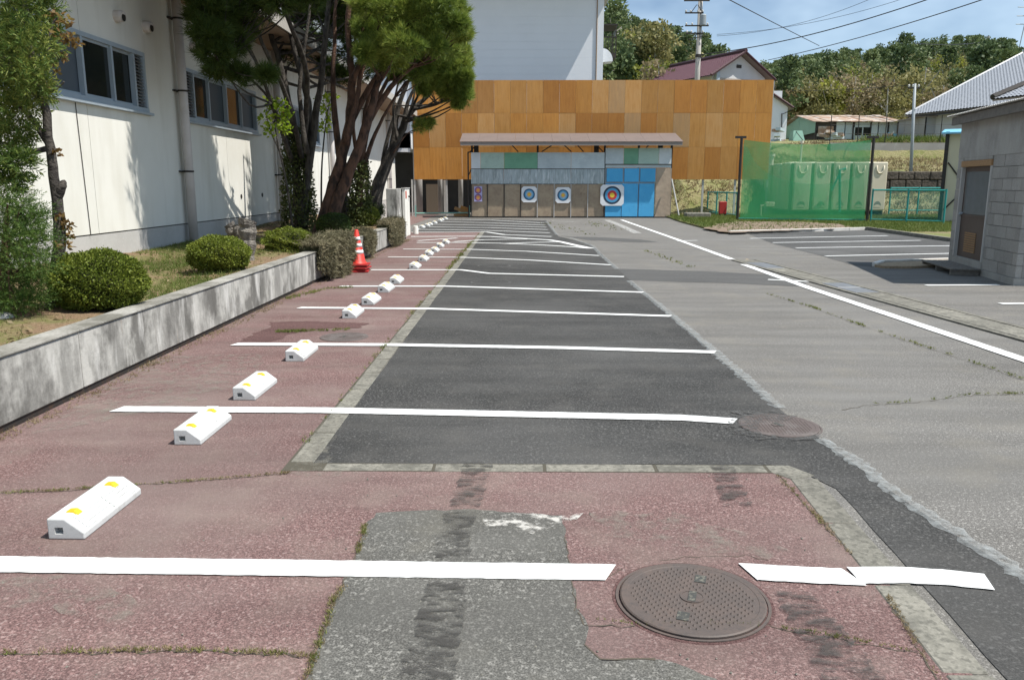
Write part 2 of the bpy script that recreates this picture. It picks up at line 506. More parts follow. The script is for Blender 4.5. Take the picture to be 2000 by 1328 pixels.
LINES_OLD = [
    ([(1214, 430), (1320, 467.5), (1429, 507)], 0.16), ([(1452, 517), (1580, 563), (2060, 724)], 0.16),
    ([(1500, 547), (1602, 552)], 0.12), ([(1322, 471.4), (1362, 470.5)], 0.13),
    ([(1465, 466.3), (1734, 461)], 0.13), ([(1509, 474.7), (1798, 470.3)], 0.13), ([(1554.5, 485), (1862, 480.8)], 0.13), ([(1612, 501), (1862, 495.8)], 0.13),
    ([(1808, 558), (1950, 557)], 0.13), ([(1953, 594), (2100, 593)], 0.13),
]
for i, (p, w) in enumerate(LINES_OLD):
    strip_mesh([G(*q) for q in p], w, 0.0085 + 0.0010 * (i % 4), 0.004, i + 40).build('road_line', M['paint'], drive)
for i, (p, w) in enumerate([([(1185, 430), (1215, 442), (1245, 456)], 0.3), ([(1010, 430), (1075, 431.5), (1125, 434)], 0.15)]):
    strip_mesh([G(*q) for q in p], w, 0.0065, 0.01, i + 60).build('faded_line', M['paint_worn'], drive)
# pale cement joint along the edge of the new asphalt
for i, p in enumerate([[(1067, 433), (1088, 459)], [(1112, 464), (1158, 481), (1172, 497), (1205, 526)], [(1228, 549), (1312, 616), (1397, 689), (1523, 798)], [(1600, 858), (1680, 908), (1760, 972), (1880, 1050), (2060, 1165)]]):
    strip_mesh([G(*q) for q in p], 0.10, 0.0070, 0.022, i + 70, 0.04).build('cement_joint', M['slurry'], new)

# flush concrete edging blocks, each its own piece
def blocks_along(name, path, w, parent, m, L=0.6, z0=-0.08, z1=0.0062, gap=0.008, seed=0, lift=0.0022):
    """row of edging blocks along a polyline (path is the row's centre)"""
    rr = random.Random(seed)
    for a, b in zip(path, path[1:]):
        a = Vector((a[0], a[1], 0)); b = Vector((b[0], b[1], 0))
        n = max(1, round((b - a).length / L))
        d = (b - a).normalized(); s = Vector((-d.y, d.x, 0)); up = Vector((0, 0, 1))
        l = (b - a).length / n
        for i in range(n):
            o = a + d * (l * i)
            t = rr.uniform(-0.004, 0.004); z = z1 + rr.uniform(0, min(lift, 0.0022) if z1 < 0.02 else lift)
            e = rr.uniform(-0.006, 0.006)
            MB().obox(o, d, s, up, gap * 0.8, -w / 2 + t, z0, l - gap * 0.8, w / 2 + t + e, z).build(name, m, parent, bevel=0.006)

edging = MB().box(-1.40, 4.75, -0.09, -1.31, 29, -0.02).build('edging', M['concrete'])
edging['kind'] = 'structure'
blocks_along('edging_block', [(-1.355, 4.70), (-1.355, 29.2)], 0.145, edging, M['concrete'], 0.6, seed=1)
blocks_along('edging_block', [(-1.20, 4.615), (1.50, 4.615)], 0.125, edging, M['concrete'], 0.62, seed=2)
MB().prism([(1.505, 4.555), (1.59, 4.44), (1.755, 4.50), (1.655, 4.675), (1.505, 4.675)], -0.08, 0.0070).build('edging_block', M['concrete'], edging, bevel=0.006)
blocks_along('edging_block', [(1.672, 4.46), (1.585, 2.55), (1.56, -6)], 0.165, edging, M['concrete'], 0.6, seed=3, z1=0.0062)
M['joint'] = mat('joint_dirt', (0.075, 0.068, 0.052), 0.95)
sheet('joint_sand', [(-1.44, 4.553), (1.60, 4.545), (1.60, 4.68), (-1.285, 4.69), (-1.285, 29.2), (-1.43, 29.2)], 0.0050, M['joint'])

# tyre marks, lime and dust on the apron
def deposit(name, pts, m, z, seed, amp=0.03):
    sheet(name, rough_poly([(p.x, p.y) for p in px(*pts)], 0.07, amp, seed), z, m, 'stuff')
rt = random.Random(4)
def tyre_bars(c0, c1, w, n, name):
    for i in range(n):
        t = (i + 0.5) / n
        u = c0[0] + (c1[0] - c0[0]) * t; v = c0[1] + (c1[1] - c0[1]) * t
        h = (c1[1] - c0[1]) / n * rt.uniform(0.40, 0.49); ww = w * (0.8 + 0.45 * t) * rt.uniform(0.8, 1.1)
        yield [(u - ww, v - h), (u + ww * 0.9, v - h * 0.8), (u + ww, v + h * 0.7), (u - ww * 0.9, v + h)]
tm = MB()
for k_, band in enumerate(([(905, 906), (962, 908), (938, 992), (878, 990)], [(868, 1004), (930, 1002), (915, 1095), (848, 1095)], [(835, 1140), (915, 1140), (885, 1335), (780, 1335)], [(1385, 912), (1435, 914), (1470, 992), (1412, 990)], [(1512, 1160), (1590, 1165), (1730, 1335), (1610, 1335)])):
    tm.sheet(rough_poly([(p_.x, p_.y) for p_ in px(*band)], 0.03, 0.014, 20 + k_), 0.0142)
to = tm.build('tyre_marks', M['tyre']); to['kind'] = 'stuff'
deposit('lime_stain', [(935, 1012), (1000, 1005), (1080, 1010), (1140, 1004), (1128, 1016), (1090, 1026), (1060, 1040), (1040, 1046), (1000, 1030), (950, 1030)], M['lime'], 0.0088, 1)
deposit('dust_deposit', [(1150, 1005), (1300, 1000), (1450, 1040), (1560, 1085), (1500, 1095), (1350, 1070), (1180, 1050)], M['dust'], 0.0078, 2)
deposit('dust_deposit', [(-200, 1125), (120, 1125), (300, 1180), (250, 1215), (60, 1190), (-200, 1160)], M['dust'], 0.0078, 3)
deposit('dust_deposit', [(560, 925), (640, 800), (672, 800), (640, 905), (700, 925), (640, 935)], M['dust'], 0.0092, 4)
deposit('dust_deposit', [(300, 700), (520, 690), (500, 740), (330, 800), (180, 830), (60, 850), (160, 780)], M['dust'], 0.0078, 5)

M['crack'] = mat('crack_dirt', (0.085, 0.072, 0.055), 0.95)
def crack(pts, w_, z, seed, parent):
    rr = random.Random(seed); out = []
    P_ = px(*pts)
    for a_, b_ in zip(P_, P_[1:]):
        k_ = max(1, int((b_ - a_).length / 0.04))
        for j_ in range(k_):
            q_ = a_.lerp(b_, j_ / k_); out.append((q_.x + rr.gauss(0, 0.006), q_.y + rr.gauss(0, 0.010)))
    out.append((P_[-1].x, P_[-1].y))
    strip_mesh(out, w_ * 0.6, z, w_ * 0.26, seed, 0.03).build('crack', M['crack'], parent)
for i_, (c_, w_, z_) in enumerate((([(-60, 968), (120, 960), (280, 948), (420, 938), (560, 926)], 0.012, 0.0046), ([(-60, 1281), (160, 1276), (330, 1272), (480, 1276), (600, 1282)], 0.012, 0.0046), ([(1128, 1195), (1150, 1226), (1240, 1224)], 0.008, 0.0076), ([(1495, 1224), (1600, 1240), (1700, 1262), (1800, 1278)], 0.008, 0.0046), ([(1142, 1262), (1175, 1290), (1280, 1290)], 0.016, 0.0076), ([(1190, 1130), (1215, 1112)], 0.006, 0.0046), ([(712, 1030), (695, 1092), (650, 1180), (612, 1290), (596, 1340)], 0.008, 0.0076), ([(1126, 1195), (1112, 1100), (1105, 1050)], 0.007, 0.0076), ([(1518, 925), (1600, 1015), (1715, 1140), (1830, 1328)], 0.010, 0.0046), ([(1290, 1096), (1340, 1090), (1460, 1085), (1500, 1095)], 0.006, 0.0046))):
    crack(c_, w_, z_, 200 + i_, red)
for i_, c_ in enumerate(([(1500, 575), (1595, 604), (1650, 625), (1750, 660), (1925, 717), (2050, 760)], [(1640, 800), (1700, 792), (1800, 785), (1900, 772), (2020, 770)], [(1080, 445), (1160, 462), (1260, 490), (1350, 523)])):
    crack(c_, 0.008, 0.0025, 230 + i_, drive)
# loose grit swept over the paving
gr_ = MB(); rg = random.Random(12)
for _ in range(420):
    x_, y_ = rg.uniform(-3.4, 1.45), 2.4 + 9 * rg.random() ** 2.2
    if y_ > 4.5 and x_ > -1.5: x_ = rg.uniform(-3.5, -1.5)
    r_ = rg.uniform(0.002, 0.0065)
    c_ = Vector((x_, y_, 0.0065 if x_ > -1.3 else 0.0035))
    a_ = rg.uniform(0, 6.28)
    gr_.add([c_ + Vector((math.cos(a_ + t_) * r_ * rg.uniform(0.7, 1.3), math.sin(a_ + t_) * r_, 0)) for t_ in (0, 1.5, 3.1, 4.7)] + [c_ + Vector((0, 0, r_ * 0.9))], [(0, 1, 4), (1, 2, 4), (2, 3, 4), (3, 0, 4)])
go_ = gr_.build('loose_grit', M['concrete']); go_['kind'] = 'stuff'

M['tar'] = stain('tar_smear', (0.085, 0.083, 0.080), 0.40, 0.62, 0.75, 22)
deposit('tar_smear', [(1425, 806), (1500, 803), (1560, 812), (1545, 822), (1500, 826), (1478, 840), (1490, 852), (1560, 856), (1600, 850), (1590, 862), (1480, 862), (1430, 850)], M['tar'], 0.0135, 9, 0.05)

# ------------------------------------------------------------------ weeds in the cracks and joints
def blades(points, L, W, up=0.9, spread=0.6, per=6, lvar=0.5):
    P = np.repeat(np.asarray(points, float).reshape(-1, 3), per, axis=0)
    n = len(P)
    d = RNG.normal(0, spread, (n, 3)); d[:, 2] = np.abs(RNG.normal(up, 0.3, n))
    d /= np.linalg.norm(d, axis=1)[:, None]
    ln = L * RNG.uniform(1 - lvar, 1 + lvar, n)[:, None]
    s = np.cross(d, RNG.normal(0, 1, (n, 3))); s /= np.linalg.norm(s, axis=1)[:, None] + 1e-9
    s *= W * RNG.uniform(0.7, 1.3, n)[:, None]
    j = RNG.normal(0, L * 0.25, (n, 3)); j[:, 2] = 0
    P = P + j
    v = np.empty((n, 3, 3)); v[:, 0] = P - s; v[:, 1] = P + s; v[:, 2] = P + d * ln
    return v

def along(pts, n, spread=0.02, z=0.01, clump=0.5):
    P = [Vector((p[0], p[1], z)) for p in pts]
    seg = [(b - a).length for a, b in zip(P, P[1:])]
    tot = sum(seg); out = []
    cl = [random.uniform(0, tot) for _ in range(max(3, int(tot * 1.6)))]
    for _ in range(n):
        t = random.choice(cl) + random.gauss(0, 0.09) if random.random() < clump else random.uniform(0, tot)
        t = min(max(t, 0), tot - 1e-4)
        for a, b, s in zip(P, P[1:], seg):
            if t <= s:
                p = a.lerp(b, t / s); break
            t -= s
        out.append((p.x + random.gauss(0, spread), p.y + random.gauss(0, spread), z))
    return out

def weeds(name, specs, m):
    vs = []
    for pts, n, L, W, sp in specs:
        vs.append(blades(along(pts, n, sp), L, W))
    o = np_object(name, np.concatenate(vs), 3, M[m]); o['kind'] = 'stuff'
    return o
crackA = px((-60, 968), (120, 960), (280, 948), (420, 938), (560, 926))
crackB = px((-60, 1281), (160, 1276), (330, 1272), (480, 1276), (600, 1282))
patchL = px((712, 1030), (700, 1082))
patchL2 = px((668, 1150), (650, 1180), (612, 1290), (596, 1340))
weeds('crack_weeds', [(crackA, 90, 0.016, 0.0016, 0.007), (crackB, 80, 0.018, 0.0016, 0.007), (patchL, 25, 0.02, 0.0016, 0.007), (patchL2, 60, 0.02, 0.0016, 0.007),
    (px((1150, 1210), (1240, 1222), (1500, 1225), (1600, 1240), (1780, 1275)), 120, 0.012, 0.0014, 0.006),
    ([(-1.44, 4.8), (-1.44, 12), (-1.44, 28)], 190, 0.03, 0.003, 0.015), (px((1530, 940), (1620, 1040)), 30, 0.012, 0.0014, 0.01)], 'weed')
weeds('crack_dry_grass', [(crackA, 190, 0.012, 0.0014, 0.009), (crackB, 190, 0.012, 0.0014, 0.009), (patchL, 50, 0.012, 0.0014, 0.009), (patchL2, 110, 0.012, 0.0014, 0.009), ([(-3.52, 5.0), (-3.5, 14), (-3.45, 25)], 1500, 0.022, 0.002, 0.05),
    (px((1515, 930), (1600, 1015), (1660, 1085)), 130, 0.012, 0.0014, 0.008), (px((1735, 1170), (1830, 1328)), 90, 0.012, 0.0014, 0.008)], 'drygrass')
roadcrack = px((1500, 575), (1595, 604), (1650, 625), (1750, 660), (1925, 717), (2050, 760))
weeds('road_crack_weeds', [(roadcrack, 170, 0.025, 0.003, 0.015), (px((1700, 792), (1800, 785), (1900, 772), (2020, 770)), 70, 0.02, 0.002, 0.012),
    (px((1260, 490), (1300, 505), (1350, 523)), 50, 0.04, 0.005, 0.05), (px((1150, 433), (1170, 440), (1200, 450)), 50, 0.05, 0.008, 0.25), (px((1060, 436), (1110, 448), (1160, 460)), 40, 0.05, 0.008, 0.2),
    ([(-1.44, 16), (-1.44, 24)], 120, 0.05, 0.006, 0.03), (px((560, 585), (640, 565), (690, 562)), 160, 0.04, 0.003, 0.04), (px((540, 650), (600, 648), (680, 645)), 160, 0.03, 0.003, 0.03)], 'weed')
for o_ in [to]:
    pass

# ------------------------------------------------------------------ drain channel with concrete covers
dl = [G(1450, 512), G(1607, 560), G(1790, 609), G(2010, 668.5)]
dr = [G(1458, 506), G(1640, 556), G(1800, 596), G(2010, 646)]
drain = MB().add([(*dl[0][:2], 0.007), (*dr[0][:2], 0.007), (*dr[3][:2], 0.007), (*dl[3][:2], 0.007)], [(3, 2, 1, 0)]).build('drain_channel', M['gravel'])
drain['kind'] = 'structure'
a0 = (dl[0] + dr[0]) / 2; a1 = (dl[3] + dr[3]) / 2
dd = (a1 - a0).normalized(); ds = Vector((-dd.y, dd.x, 0)); up = Vector((0, 0, 1))
Ld = (a1 - a0).length + 3.0
nb = int(Ld / 0.62)
for i in range(nb):
    if i in (1, 2):
        continue
    o = a0 + dd * (i * 0.62)
    gr = 7 <= i <= 8
    MB().obox(o, dd, ds, up, 0.006, -0.2, -0.05, 0.614, 0.2, 0.018 + random.uniform(0, 0.004)).build('drain_grate' if gr else 'drain_cover', M['steel_grate'] if gr else M['concrete'], drain, bevel=0.008)
for s in (-1, 1):
    MB().obox(a0, dd, ds, up, 0, s * 0.262 - 0.04, -0.05, Ld, s * 0.262 + 0.04, 0.020).build('channel_edge', M['concrete'], drain)
MB().obox(a0, dd, ds, up, 0.64, -0.2, -0.05, 1.84, 0.2, 0.019).build('drain_grate', M['steel_grate'], drain, bevel=0.008)

# ------------------------------------------------------------------ kerbs, verge and traffic island on the right
verge_front = [G(1308, 427), G(1330, 435), G(1375, 447), G(1425, 456.5)]
vk = [G(1425, 456.5), G(1693, 449.5), G(1862, 473.0), G(1862, 473.0) + Vector((14, -3.4, 0))]
vpoly = [(p.x, p.y) for p in verge_front] + [(p.x, p.y + 0.12) for p in vk[1:]] + [(60, 26), (60, 58), (7.7, 58)]
verge = MB().prism(vpoly, -0.04, 0.07).build('verge', M['verge']); verge['kind'] = 'structure'
dpoly = rough_poly([(p.x, p.y) for p in [G(1375, 446, 0.07), G(1425, 455, 0.07), G(1560, 450, 0.07), G(1670, 446, 0.07), G(1640, 438, 0.07), G(1560, 434, 0.07), G(1440, 433, 0.07), G(1400, 438, 0.07)]], 0.3, 0.15, 3)
sheet('dirt_strip', dpoly, 0.078, M['dirt'])
kerb = MB().obox(vk[0], (vk[1] - vk[0]).normalized(), Vector((0, 1, 0)), up, 0, 0.02, -0.04, (vk[1] - vk[0]).length, 0.1, 0.05).build('kerb', M['concrete'])
kerb['kind'] = 'structure'
blocks_along('kerb_stone', [(vk[0].x, vk[0].y + 0.06), (vk[1].x, vk[1].y + 0.06)], 0.14, kerb, M['kerbwhite'], 0.9, -0.05, 0.10, 0.01, 5)
blocks_along('kerb_stone', [(vk[1].x, vk[1].y + 0.06), (vk[2].x, vk[2].y + 0.06), (vk[3].x, vk[3].y)], 0.14, kerb, M['concrete'], 0.9, -0.05, 0.12, 0.01, 6)
isl = [G(1708, 521.5), G(1722, 516.5), G(1862, 511.5), G(1872, 520), G(1780, 525), G(1725, 524.5)]
island = MB().prism([(p.x, p.y) for p in isl], -0.04, 0.05).build('gravel_island', M['gravel']); island['kind'] = 'structure'
blocks_along('kerb_stone', [(isl[0].x, isl[0].y), (isl[1].x, isl[1].y), (isl[2].x, isl[2].y)], 0.11, island, M['kerbwhite'], 0.8, -0.05, 0.09, 0.01, 7)

# ================================================================== building materials
M['stucco'] = mat('cream_wall_finish', (0.73, 0.72, 0.665), 0.85, [(0.8, 0.42, 0.68, (0.65, 0.64, 0.585), 0.7), (2.4, 0.48, 0.72, (0.56, 0.54, 0.47), 0.5, (1, 1, 0.2)), (30, 0.5, 0.7, (0.70, 0.69, 0.65), 0.4)], (60, 0.15, 0.004))
M['plinth'] = mat('plinth_concrete', (0.46, 0.45, 0.43), 0.9, [(1.2, 0.4, 0.7, (0.36, 0.35, 0.33), 0.7), (30, 0.5, 0.7, (0.52, 0.51, 0.49), 0.5)], (50, 0.2, 0.005))
M['soffit'] = mat('soffit_board', (0.34, 0.24, 0.16), 0.8, [(0.7, 0.4, 0.7, (0.28, 0.20, 0.13), 0.7)])
M['fascia'] = mat('fascia_metal', (0.42, 0.40, 0.37), 0.6)
M['rooftop'] = mat('roof_metal', (0.22, 0.19, 0.17), 0.6)
M['pipe'] = mat('downpipe_paint', (0.60, 0.56, 0.54), 0.55, [(3, 0.45, 0.7, (0.50, 0.46, 0.44), 0.6)])
M['black'] = mat('black_steel', (0.03, 0.028, 0.026), 0.6, [(9, 0.5, 0.75, (0.09, 0.05, 0.03), 0.6)])
M['alu'] = mat('aluminium_frame', (0.36, 0.42, 0.47), 0.45, [(4, 0.4, 0.7, (0.30, 0.35, 0.40), 0.5)], spec=0.5)
M['glass'] = mat('window_glass', (0.016, 0.019, 0.017), 0.12, spec=0.4)
M['screen'] = mat('window_screen', (0.085, 0.10, 0.115), 0.5)
M['louvre'] = mat('louvre_slat', (0.22, 0.22, 0.22), 0.55)
M['siding'] = mat('white_siding', (0.72, 0.74, 0.77), 0.6, [(0.5, 0.4, 0.7, (0.66, 0.68, 0.71), 0.6)])
M['dark_in'] = mat('undercroft_wall', (0.075, 0.07, 0.065), 0.9, [(1.5, 0.4, 0.7, (0.05, 0.048, 0.045), 0.8)])  # dark colour stands in for the shade of undercroft and interiors
M['greyd'] = mat('dull_board', (0.16, 0.13, 0.10), 0.9)
M['postgrey'] = mat('concrete_post', (0.46, 0.45, 0.43), 0.85, [(4, 0.4, 0.7, (0.36, 0.35, 0.34), 0.6)])

def ply(name, base, dark, pale):
    k = NT(name)
    co = k.coord('pos')
    oi = k.n('ShaderNodeObjectInfo')
    off = k.n('ShaderNodeVectorMath', operation='MULTIPLY_ADD')
    cmb = k.n('ShaderNodeCombineXYZ')
    sc = k.n('ShaderNodeMath', operation='MULTIPLY'); sc.inputs[1].default_value = 37.0
    k.l(oi.outputs['Random'], sc.inputs[0]); k.l(sc.outputs[0], cmb.inputs[0]); k.l(sc.outputs[0], cmb.inputs[2])
    add = k.n('ShaderNodeVectorMath', operation='ADD'); k.l(co, add.inputs[0]); k.l(cmb.outputs[0], add.inputs[1])
    g1 = k.noise(add.outputs[0], 3.0, (3.2, 1, 0.35), 6, 0.6, dist=0.6)
    cur = k.mix(k.rng(g1, 0.36, 0.62), tuple(dark), tuple(base))
    g2 = k.noise(add.outputs[0], 1.3, (1, 1, 0.8), 5, 0.6)
    cur = k.mix(k.rng(g2, 0.45, 0.75, 0, 0.7), cur, tuple(pale))
    g3 = k.noise(add.outputs[0], 10, (3, 1, 0.12), 4, 0.6)
    cur = k.mix(k.rng(g3, 0.55, 0.75, 0, 0.45), cur, tuple(c * 0.55 for c in dark))
    hsv = k.n('ShaderNodeHueSaturation')
    k.l(k.rng(oi.outputs['Random'], 0, 1, 0.90, 1.10), hsv.inputs['Value'])
    k.l(cur, hsv.inputs['Color'])
    k.l(hsv.outputs[0], k.b.inputs['Base Color'])
    k.b.inputs['Roughness'].default_value = 0.62
    k.b.inputs['Specular IOR Level'].default_value = 0.3
    return k.m
PLY = {
    'A': ply('plywood_orange', (0.517, 0.234, 0.049), (0.418, 0.177, 0.036), (0.488, 0.234, 0.061)),
    'B': ply('plywood_brown', (0.388, 0.187, 0.054), (0.329, 0.150, 0.039), (0.408, 0.205, 0.069)),
    'C': ply('plywood_tan', (0.517, 0.276, 0.096), (0.458, 0.224, 0.066), (0.498, 0.284, 0.118)),
    'P': ply('plywood_ochre', (0.468, 0.229, 0.061), (0.388, 0.180, 0.044), (0.458, 0.239, 0.079)),
    'D': ply('plywood_russet', (0.418, 0.177, 0.036), (0.354, 0.145, 0.030), (0.438, 0.195, 0.046)),
    'E': ply('plywood_weathered', (0.419, 0.240, 0.100), (0.354, 0.210, 0.098), (0.438, 0.264, 0.123)),
}

# ================================================================== long building on the left
WX = -6.8
hall = thing('long_hall', 'long cream walled hall with strip windows and downpipes behind the planter', 'building', (WX, 20, 0))
WINS = [(-1.5, 5.2), (9.3, 15.02), (16.72, 21.2), (23.2, 27.7)]
ZS, ZT, ZP, ZE = 3.0, 3.99, 0.9, 5.25
JO = [-6.0, 0.9, 6.9, 12.9, 18.9, 24.9, 30.9, 36.9, 44.2]
def holes(y0, y1):
    cuts = [(max(a, y0), min(b, y1)) for a, b in WINS if b > y0 and a < y1]
    out = []; cur = y0
    for a, b in cuts:
        if a > cur + 1e-3: out.append((cur, a))
        cur = b
    if cur < y1 - 1e-3: out.append((cur, y1))
    return out
for y0, y1 in zip(JO, JO[1:]):
    a, b = y0 + 0.006, y1 - 0.006
    m = MB().box(WX - 0.2, a, ZP + 0.02, WX, b, ZS - 0.03)
    m.box(WX - 0.2, a, ZT + 0.03, WX, b, ZE)
    for c, d in holes(a, b):
        m.box(WX - 0.2, c, ZS - 0.03, WX, d, ZT + 0.03)
    m.build('wall_panel', M['stucco'], hall)
MB().box(WX - 0.16, -6, 0.2, WX - 0.02, 44.1, 5.2).build('backing', M['black'], hall) if False else None
MB().box(WX - 0.24, -6, 0.0, WX - 0.012, 44.15, ZP).build('plinth', M['plinth'], hall)
MB().box(-14, 44.12, 0.0, WX - 0.01, 44.35, 5.2).build('end_wall', M['stucco'], hall)
MB().box(-14, -6.2, 5.26, -5.62, 44.6, 5.30).build('soffit', M['soffit'], hall)
MB().add([(-14, -6.3, 5.32), (-5.55, -6.3, 5.32), (-5.55, 44.7, 5.32), (-14, 44.7, 5.32), (-14, -6.3, 7.3), (-5.55, -6.3, 5.5), (-5.55, 44.7, 5.5), (-14, 44.7, 7.3)], [(3, 2, 1, 0), (4, 5, 6, 7), (0, 1, 5, 4), (1, 2, 6, 5), (2, 3, 7, 6), (3, 0, 4, 7)]).build('roof', M['rooftop'], hall)
MB().box(-5.54, -6.3, 5.24, -5.50, 44.7, 5.52).build('fascia', M['fascia'], hall)
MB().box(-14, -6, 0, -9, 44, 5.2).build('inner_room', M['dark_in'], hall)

def window(y0, y1, splits):
    """splits: list of (y end, kind); kinds: s screen, g glass, l louvre"""
    w = MB()
    w.box(WX - 0.10, y0 + 0.004, ZS - 0.028, WX + 0.03, y1 - 0.004, ZS + 0.05)
    w.box(WX - 0.10, y0 + 0.004, ZT - 0.04, WX + 0.02, y1 - 0.004, ZT + 0.028)
    w.box(WX - 0.10, y0 + 0.004, ZS + 0.05, WX + 0.02, y0 + 0.06, ZT - 0.04)
    w.box(WX - 0.10, y1 - 0.06, ZS + 0.05, WX + 0.02, y1 - 0.004, ZT - 0.04)
    win = w.build('window', M['alu'], hall)
    MB().box(WX - 0.06, y0 - 0.05, ZS - 0.075, WX + 0.09, y1 + 0.05, ZS - 0.03).build('sill', M['alu'], win, bevel=0.006)
    cur = y0 + 0.06
    for i, (ye, kd) in enumerate(splits):
        e = min(ye, y1 - 0.06)
        dx = 0.0 if i % 2 else -0.035
        if kd == 'l':
            n = 15
            for k in range(n):
                z = ZS + 0.07 + (ZT - ZS - 0.13) * (k + 0.5) / n
                MB().add([(WX - 0.07, cur + 0.02, z + 0.026), (WX + 0.0, cur + 0.02, z - 0.022), (WX + 0.0, e - 0.02, z - 0.022), (WX - 0.07, e - 0.02, z + 0.026), (WX - 0.07, cur + 0.02, z + 0.034), (WX + 0.006, cur + 0.02, z - 0.016), (WX + 0.006, e - 0.02, z - 0.016), (WX - 0.07, e - 0.02, z + 0.034)], [(3, 2, 1, 0), (4, 5, 6, 7), (0, 1, 5, 4), (1, 2, 6, 5), (2, 3, 7, 6), (3, 0, 4, 7)]).build('louvre_slat', M['louvre'], win)
            MB().box(WX - 0.10, cur, ZS + 0.05, WX - 0.09, e, ZT - 0.04).build('louvre_back', M['black'], win)
        else:
            MB().box(WX - 0.055 + dx, cur, ZS + 0.1, WX - 0.05 + dx, e, ZT - 0.08).build('pane', M['screen' if kd == 's' else 'glass'], win)
            MB().box(WX - 0.065 + dx, cur, ZS + 0.052, WX - 0.028 + dx, e, ZS + 0.1).build('sash_rail', M['alu'], win)
            MB().box(WX - 0.065 + dx, cur, ZT - 0.08, WX - 0.028 + dx, e, ZT - 0.042).build('sash_rail', M['alu'], win)
        mu = MB().box(WX - 0.075, e - 0.028, ZS + 0.051, WX + 0.012, e + 0.03, ZT - 0.041)
        if i < len(splits) - 1: mu.build('mullion', M['alu'], win)
        cur = e
yv = lambda u: AX(u, 160, WX).y
window(9.3, 15.02, [(yv(88), 'g'), (yv(98), 'g'), (yv(165), 's'), (yv(222), 'g'), (yv(264), 'g'), (15.0, 'l')])
window(16.72, 21.2, [(yv(377), 'l'), (yv(406), 'g'), (yv(440), 's'), (yv(468), 'g'), (yv(496), 's'), (21.2, 'g')])
window(23.2, 27.7, [(24.3, 'g'), (25.4, 's'), (26.5, 'g'), (27.7, 'g')])
window(-1.5, 5.2, [(0.2, 'g'), (1.9, 's'), (3.6, 'g'), (5.2, 'g')])
for y in (3.7, 10.0, 16.30, 22.6, 28.9, 35.2, 41.6):
    p = MB().tube([(WX + 0.14, y, 0.55), (WX + 0.14, y, 5.25)], 0.088, 14).build('downpipe', M['pipe'], hall, smooth=True)
    for z in (1.95, 3.5, 4.85):
        MB().tube([(WX + 0.14, y, z - 0.018), (WX + 0.14, y, z + 0.018)], 0.098, 14).box(WX, y - 0.16, z - 0.015, WX + 0.06, y + 0.16, z + 0.015).build('bracket', M['black'], p)
for (u, v) in ((225, 32), (281, 53), (373, 93)):
    c = AX(u, v, WX)
    vt = MB().tube([(WX - 0.02, c.y, c.z), (WX + 0.09, c.y, c.z), (WX + 0.14, c.y, c.z - 0.01)], [0.10, 0.10, 0.085], 16).build('round_vent', M['pipe'], hall, smooth=False)
    MB().tube([(WX + 0.141, c.y, c.z - 0.02), (WX + 0.147, c.y, c.z - 0.02)], 0.066, 14).build('vent_opening', M['black'], vt)
for (u, v) in ((471, 384), (512, 381)):
    c = AX(u, v, WX)
    MB().tube([(WX - 0.02, c.y, c.z), (WX + 0.012, c.y, c.z)], 0.055, 10).build('wall_hole', M['black'], hall)
MB().tube([(WX + 0.012, 12.62, 0.9), (WX + 0.012, 12.55, 3.0)], 0.006, 5).build('wall_wire', M['black'], hall)

# ================================================================== tall white gymnasium behind
GY = 49.0
gx1 = A(1178, 100, GY).x
gym = thing('gymnasium', 'tall white sided gymnasium rising behind the plywood wall', 'building', (-1, GY, 0))
MB().box(-16, GY + 0.02, 4.4, gx1 - 0.02, GY + 14, 15.4).build('wall', M['siding'], gym)
z = 4.4
while z < 15.2:
    MB().add([(-6.9, GY - 0.006, z + 0.002), (gx1 - 0.42, GY - 0.006, z + 0.002), (gx1 - 0.42, GY - 0.008, z + 0.454), (-6.9, GY - 0.008, z + 0.454), (-6.9, GY + 0.05, z + 0.002), (gx1 - 0.42, GY + 0.05, z + 0.002), (gx1 - 0.42, GY + 0.05, z + 0.454), (-6.9, GY + 0.05, z + 0.454)], [(0, 1, 2, 3), (3, 2, 6, 7), (0, 4, 5, 1), (1, 5, 6, 2), (0, 3, 7, 4)]).build('siding_board', M['siding'], gym)
    z += 0.455
MB().box(gx1 - 0.36, GY - 0.06, 2.0, gx1, GY + 0.06, 15.3).build('corner_pilaster', M['siding'], gym)
MB().tube([(gx1 - 0.39, GY - 0.06, 2.0), (gx1 - 0.39, GY - 0.06, 15)], 0.03, 8).build('downpipe', M['soffit'], gym)
MB().box(-8.5, GY - 2.2, 13.6, gx1 + 0.95, GY + 16, 13.75).build('roof_overhang', M['fascia'], gym)
MB().box(-8.5, GY - 2.2, 13.76, gx1 + 0.95, GY + 16, 15.6).build('roof', M['rooftop'], gym)
# the open ground floor below
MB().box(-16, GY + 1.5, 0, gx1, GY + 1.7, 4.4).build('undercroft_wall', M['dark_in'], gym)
MB().box(-6.9, GY - 4.9, 3.6, -5.95, GY + 2, 4.4).box(-6.9, GY - 4.9, 3.4, -5.95, GY - 4.7, 8.0).build('link_wall', M['siding'], gym)
for u in (817, 860, 900):
    c = A(u, 390, 47.0)
    MB().tube([(c.x, 47.0, 0), (c.x, 47.0, 4.4)], 0.26 if u == 817 else 0.14, 16).build('column', M['postgrey'], gym, smooth=True)
for i, (u0, u1, v0) in enumerate(((832, 856, 360), (866, 872, 352))):
    a, b = A(u0, v0, 46.0), A(u1, 420, 46.0)
    MB().box(a.x, 46.0, 0.0, b.x, 46.08, a.z).build('leaning_board', M['greyd'] if i == 0 else M['postgrey'], gym)
c0, c1 = A(785, 300, 50), A(1180, 300, 50)
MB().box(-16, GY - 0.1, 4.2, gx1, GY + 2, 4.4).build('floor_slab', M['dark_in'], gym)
by = GY + 3
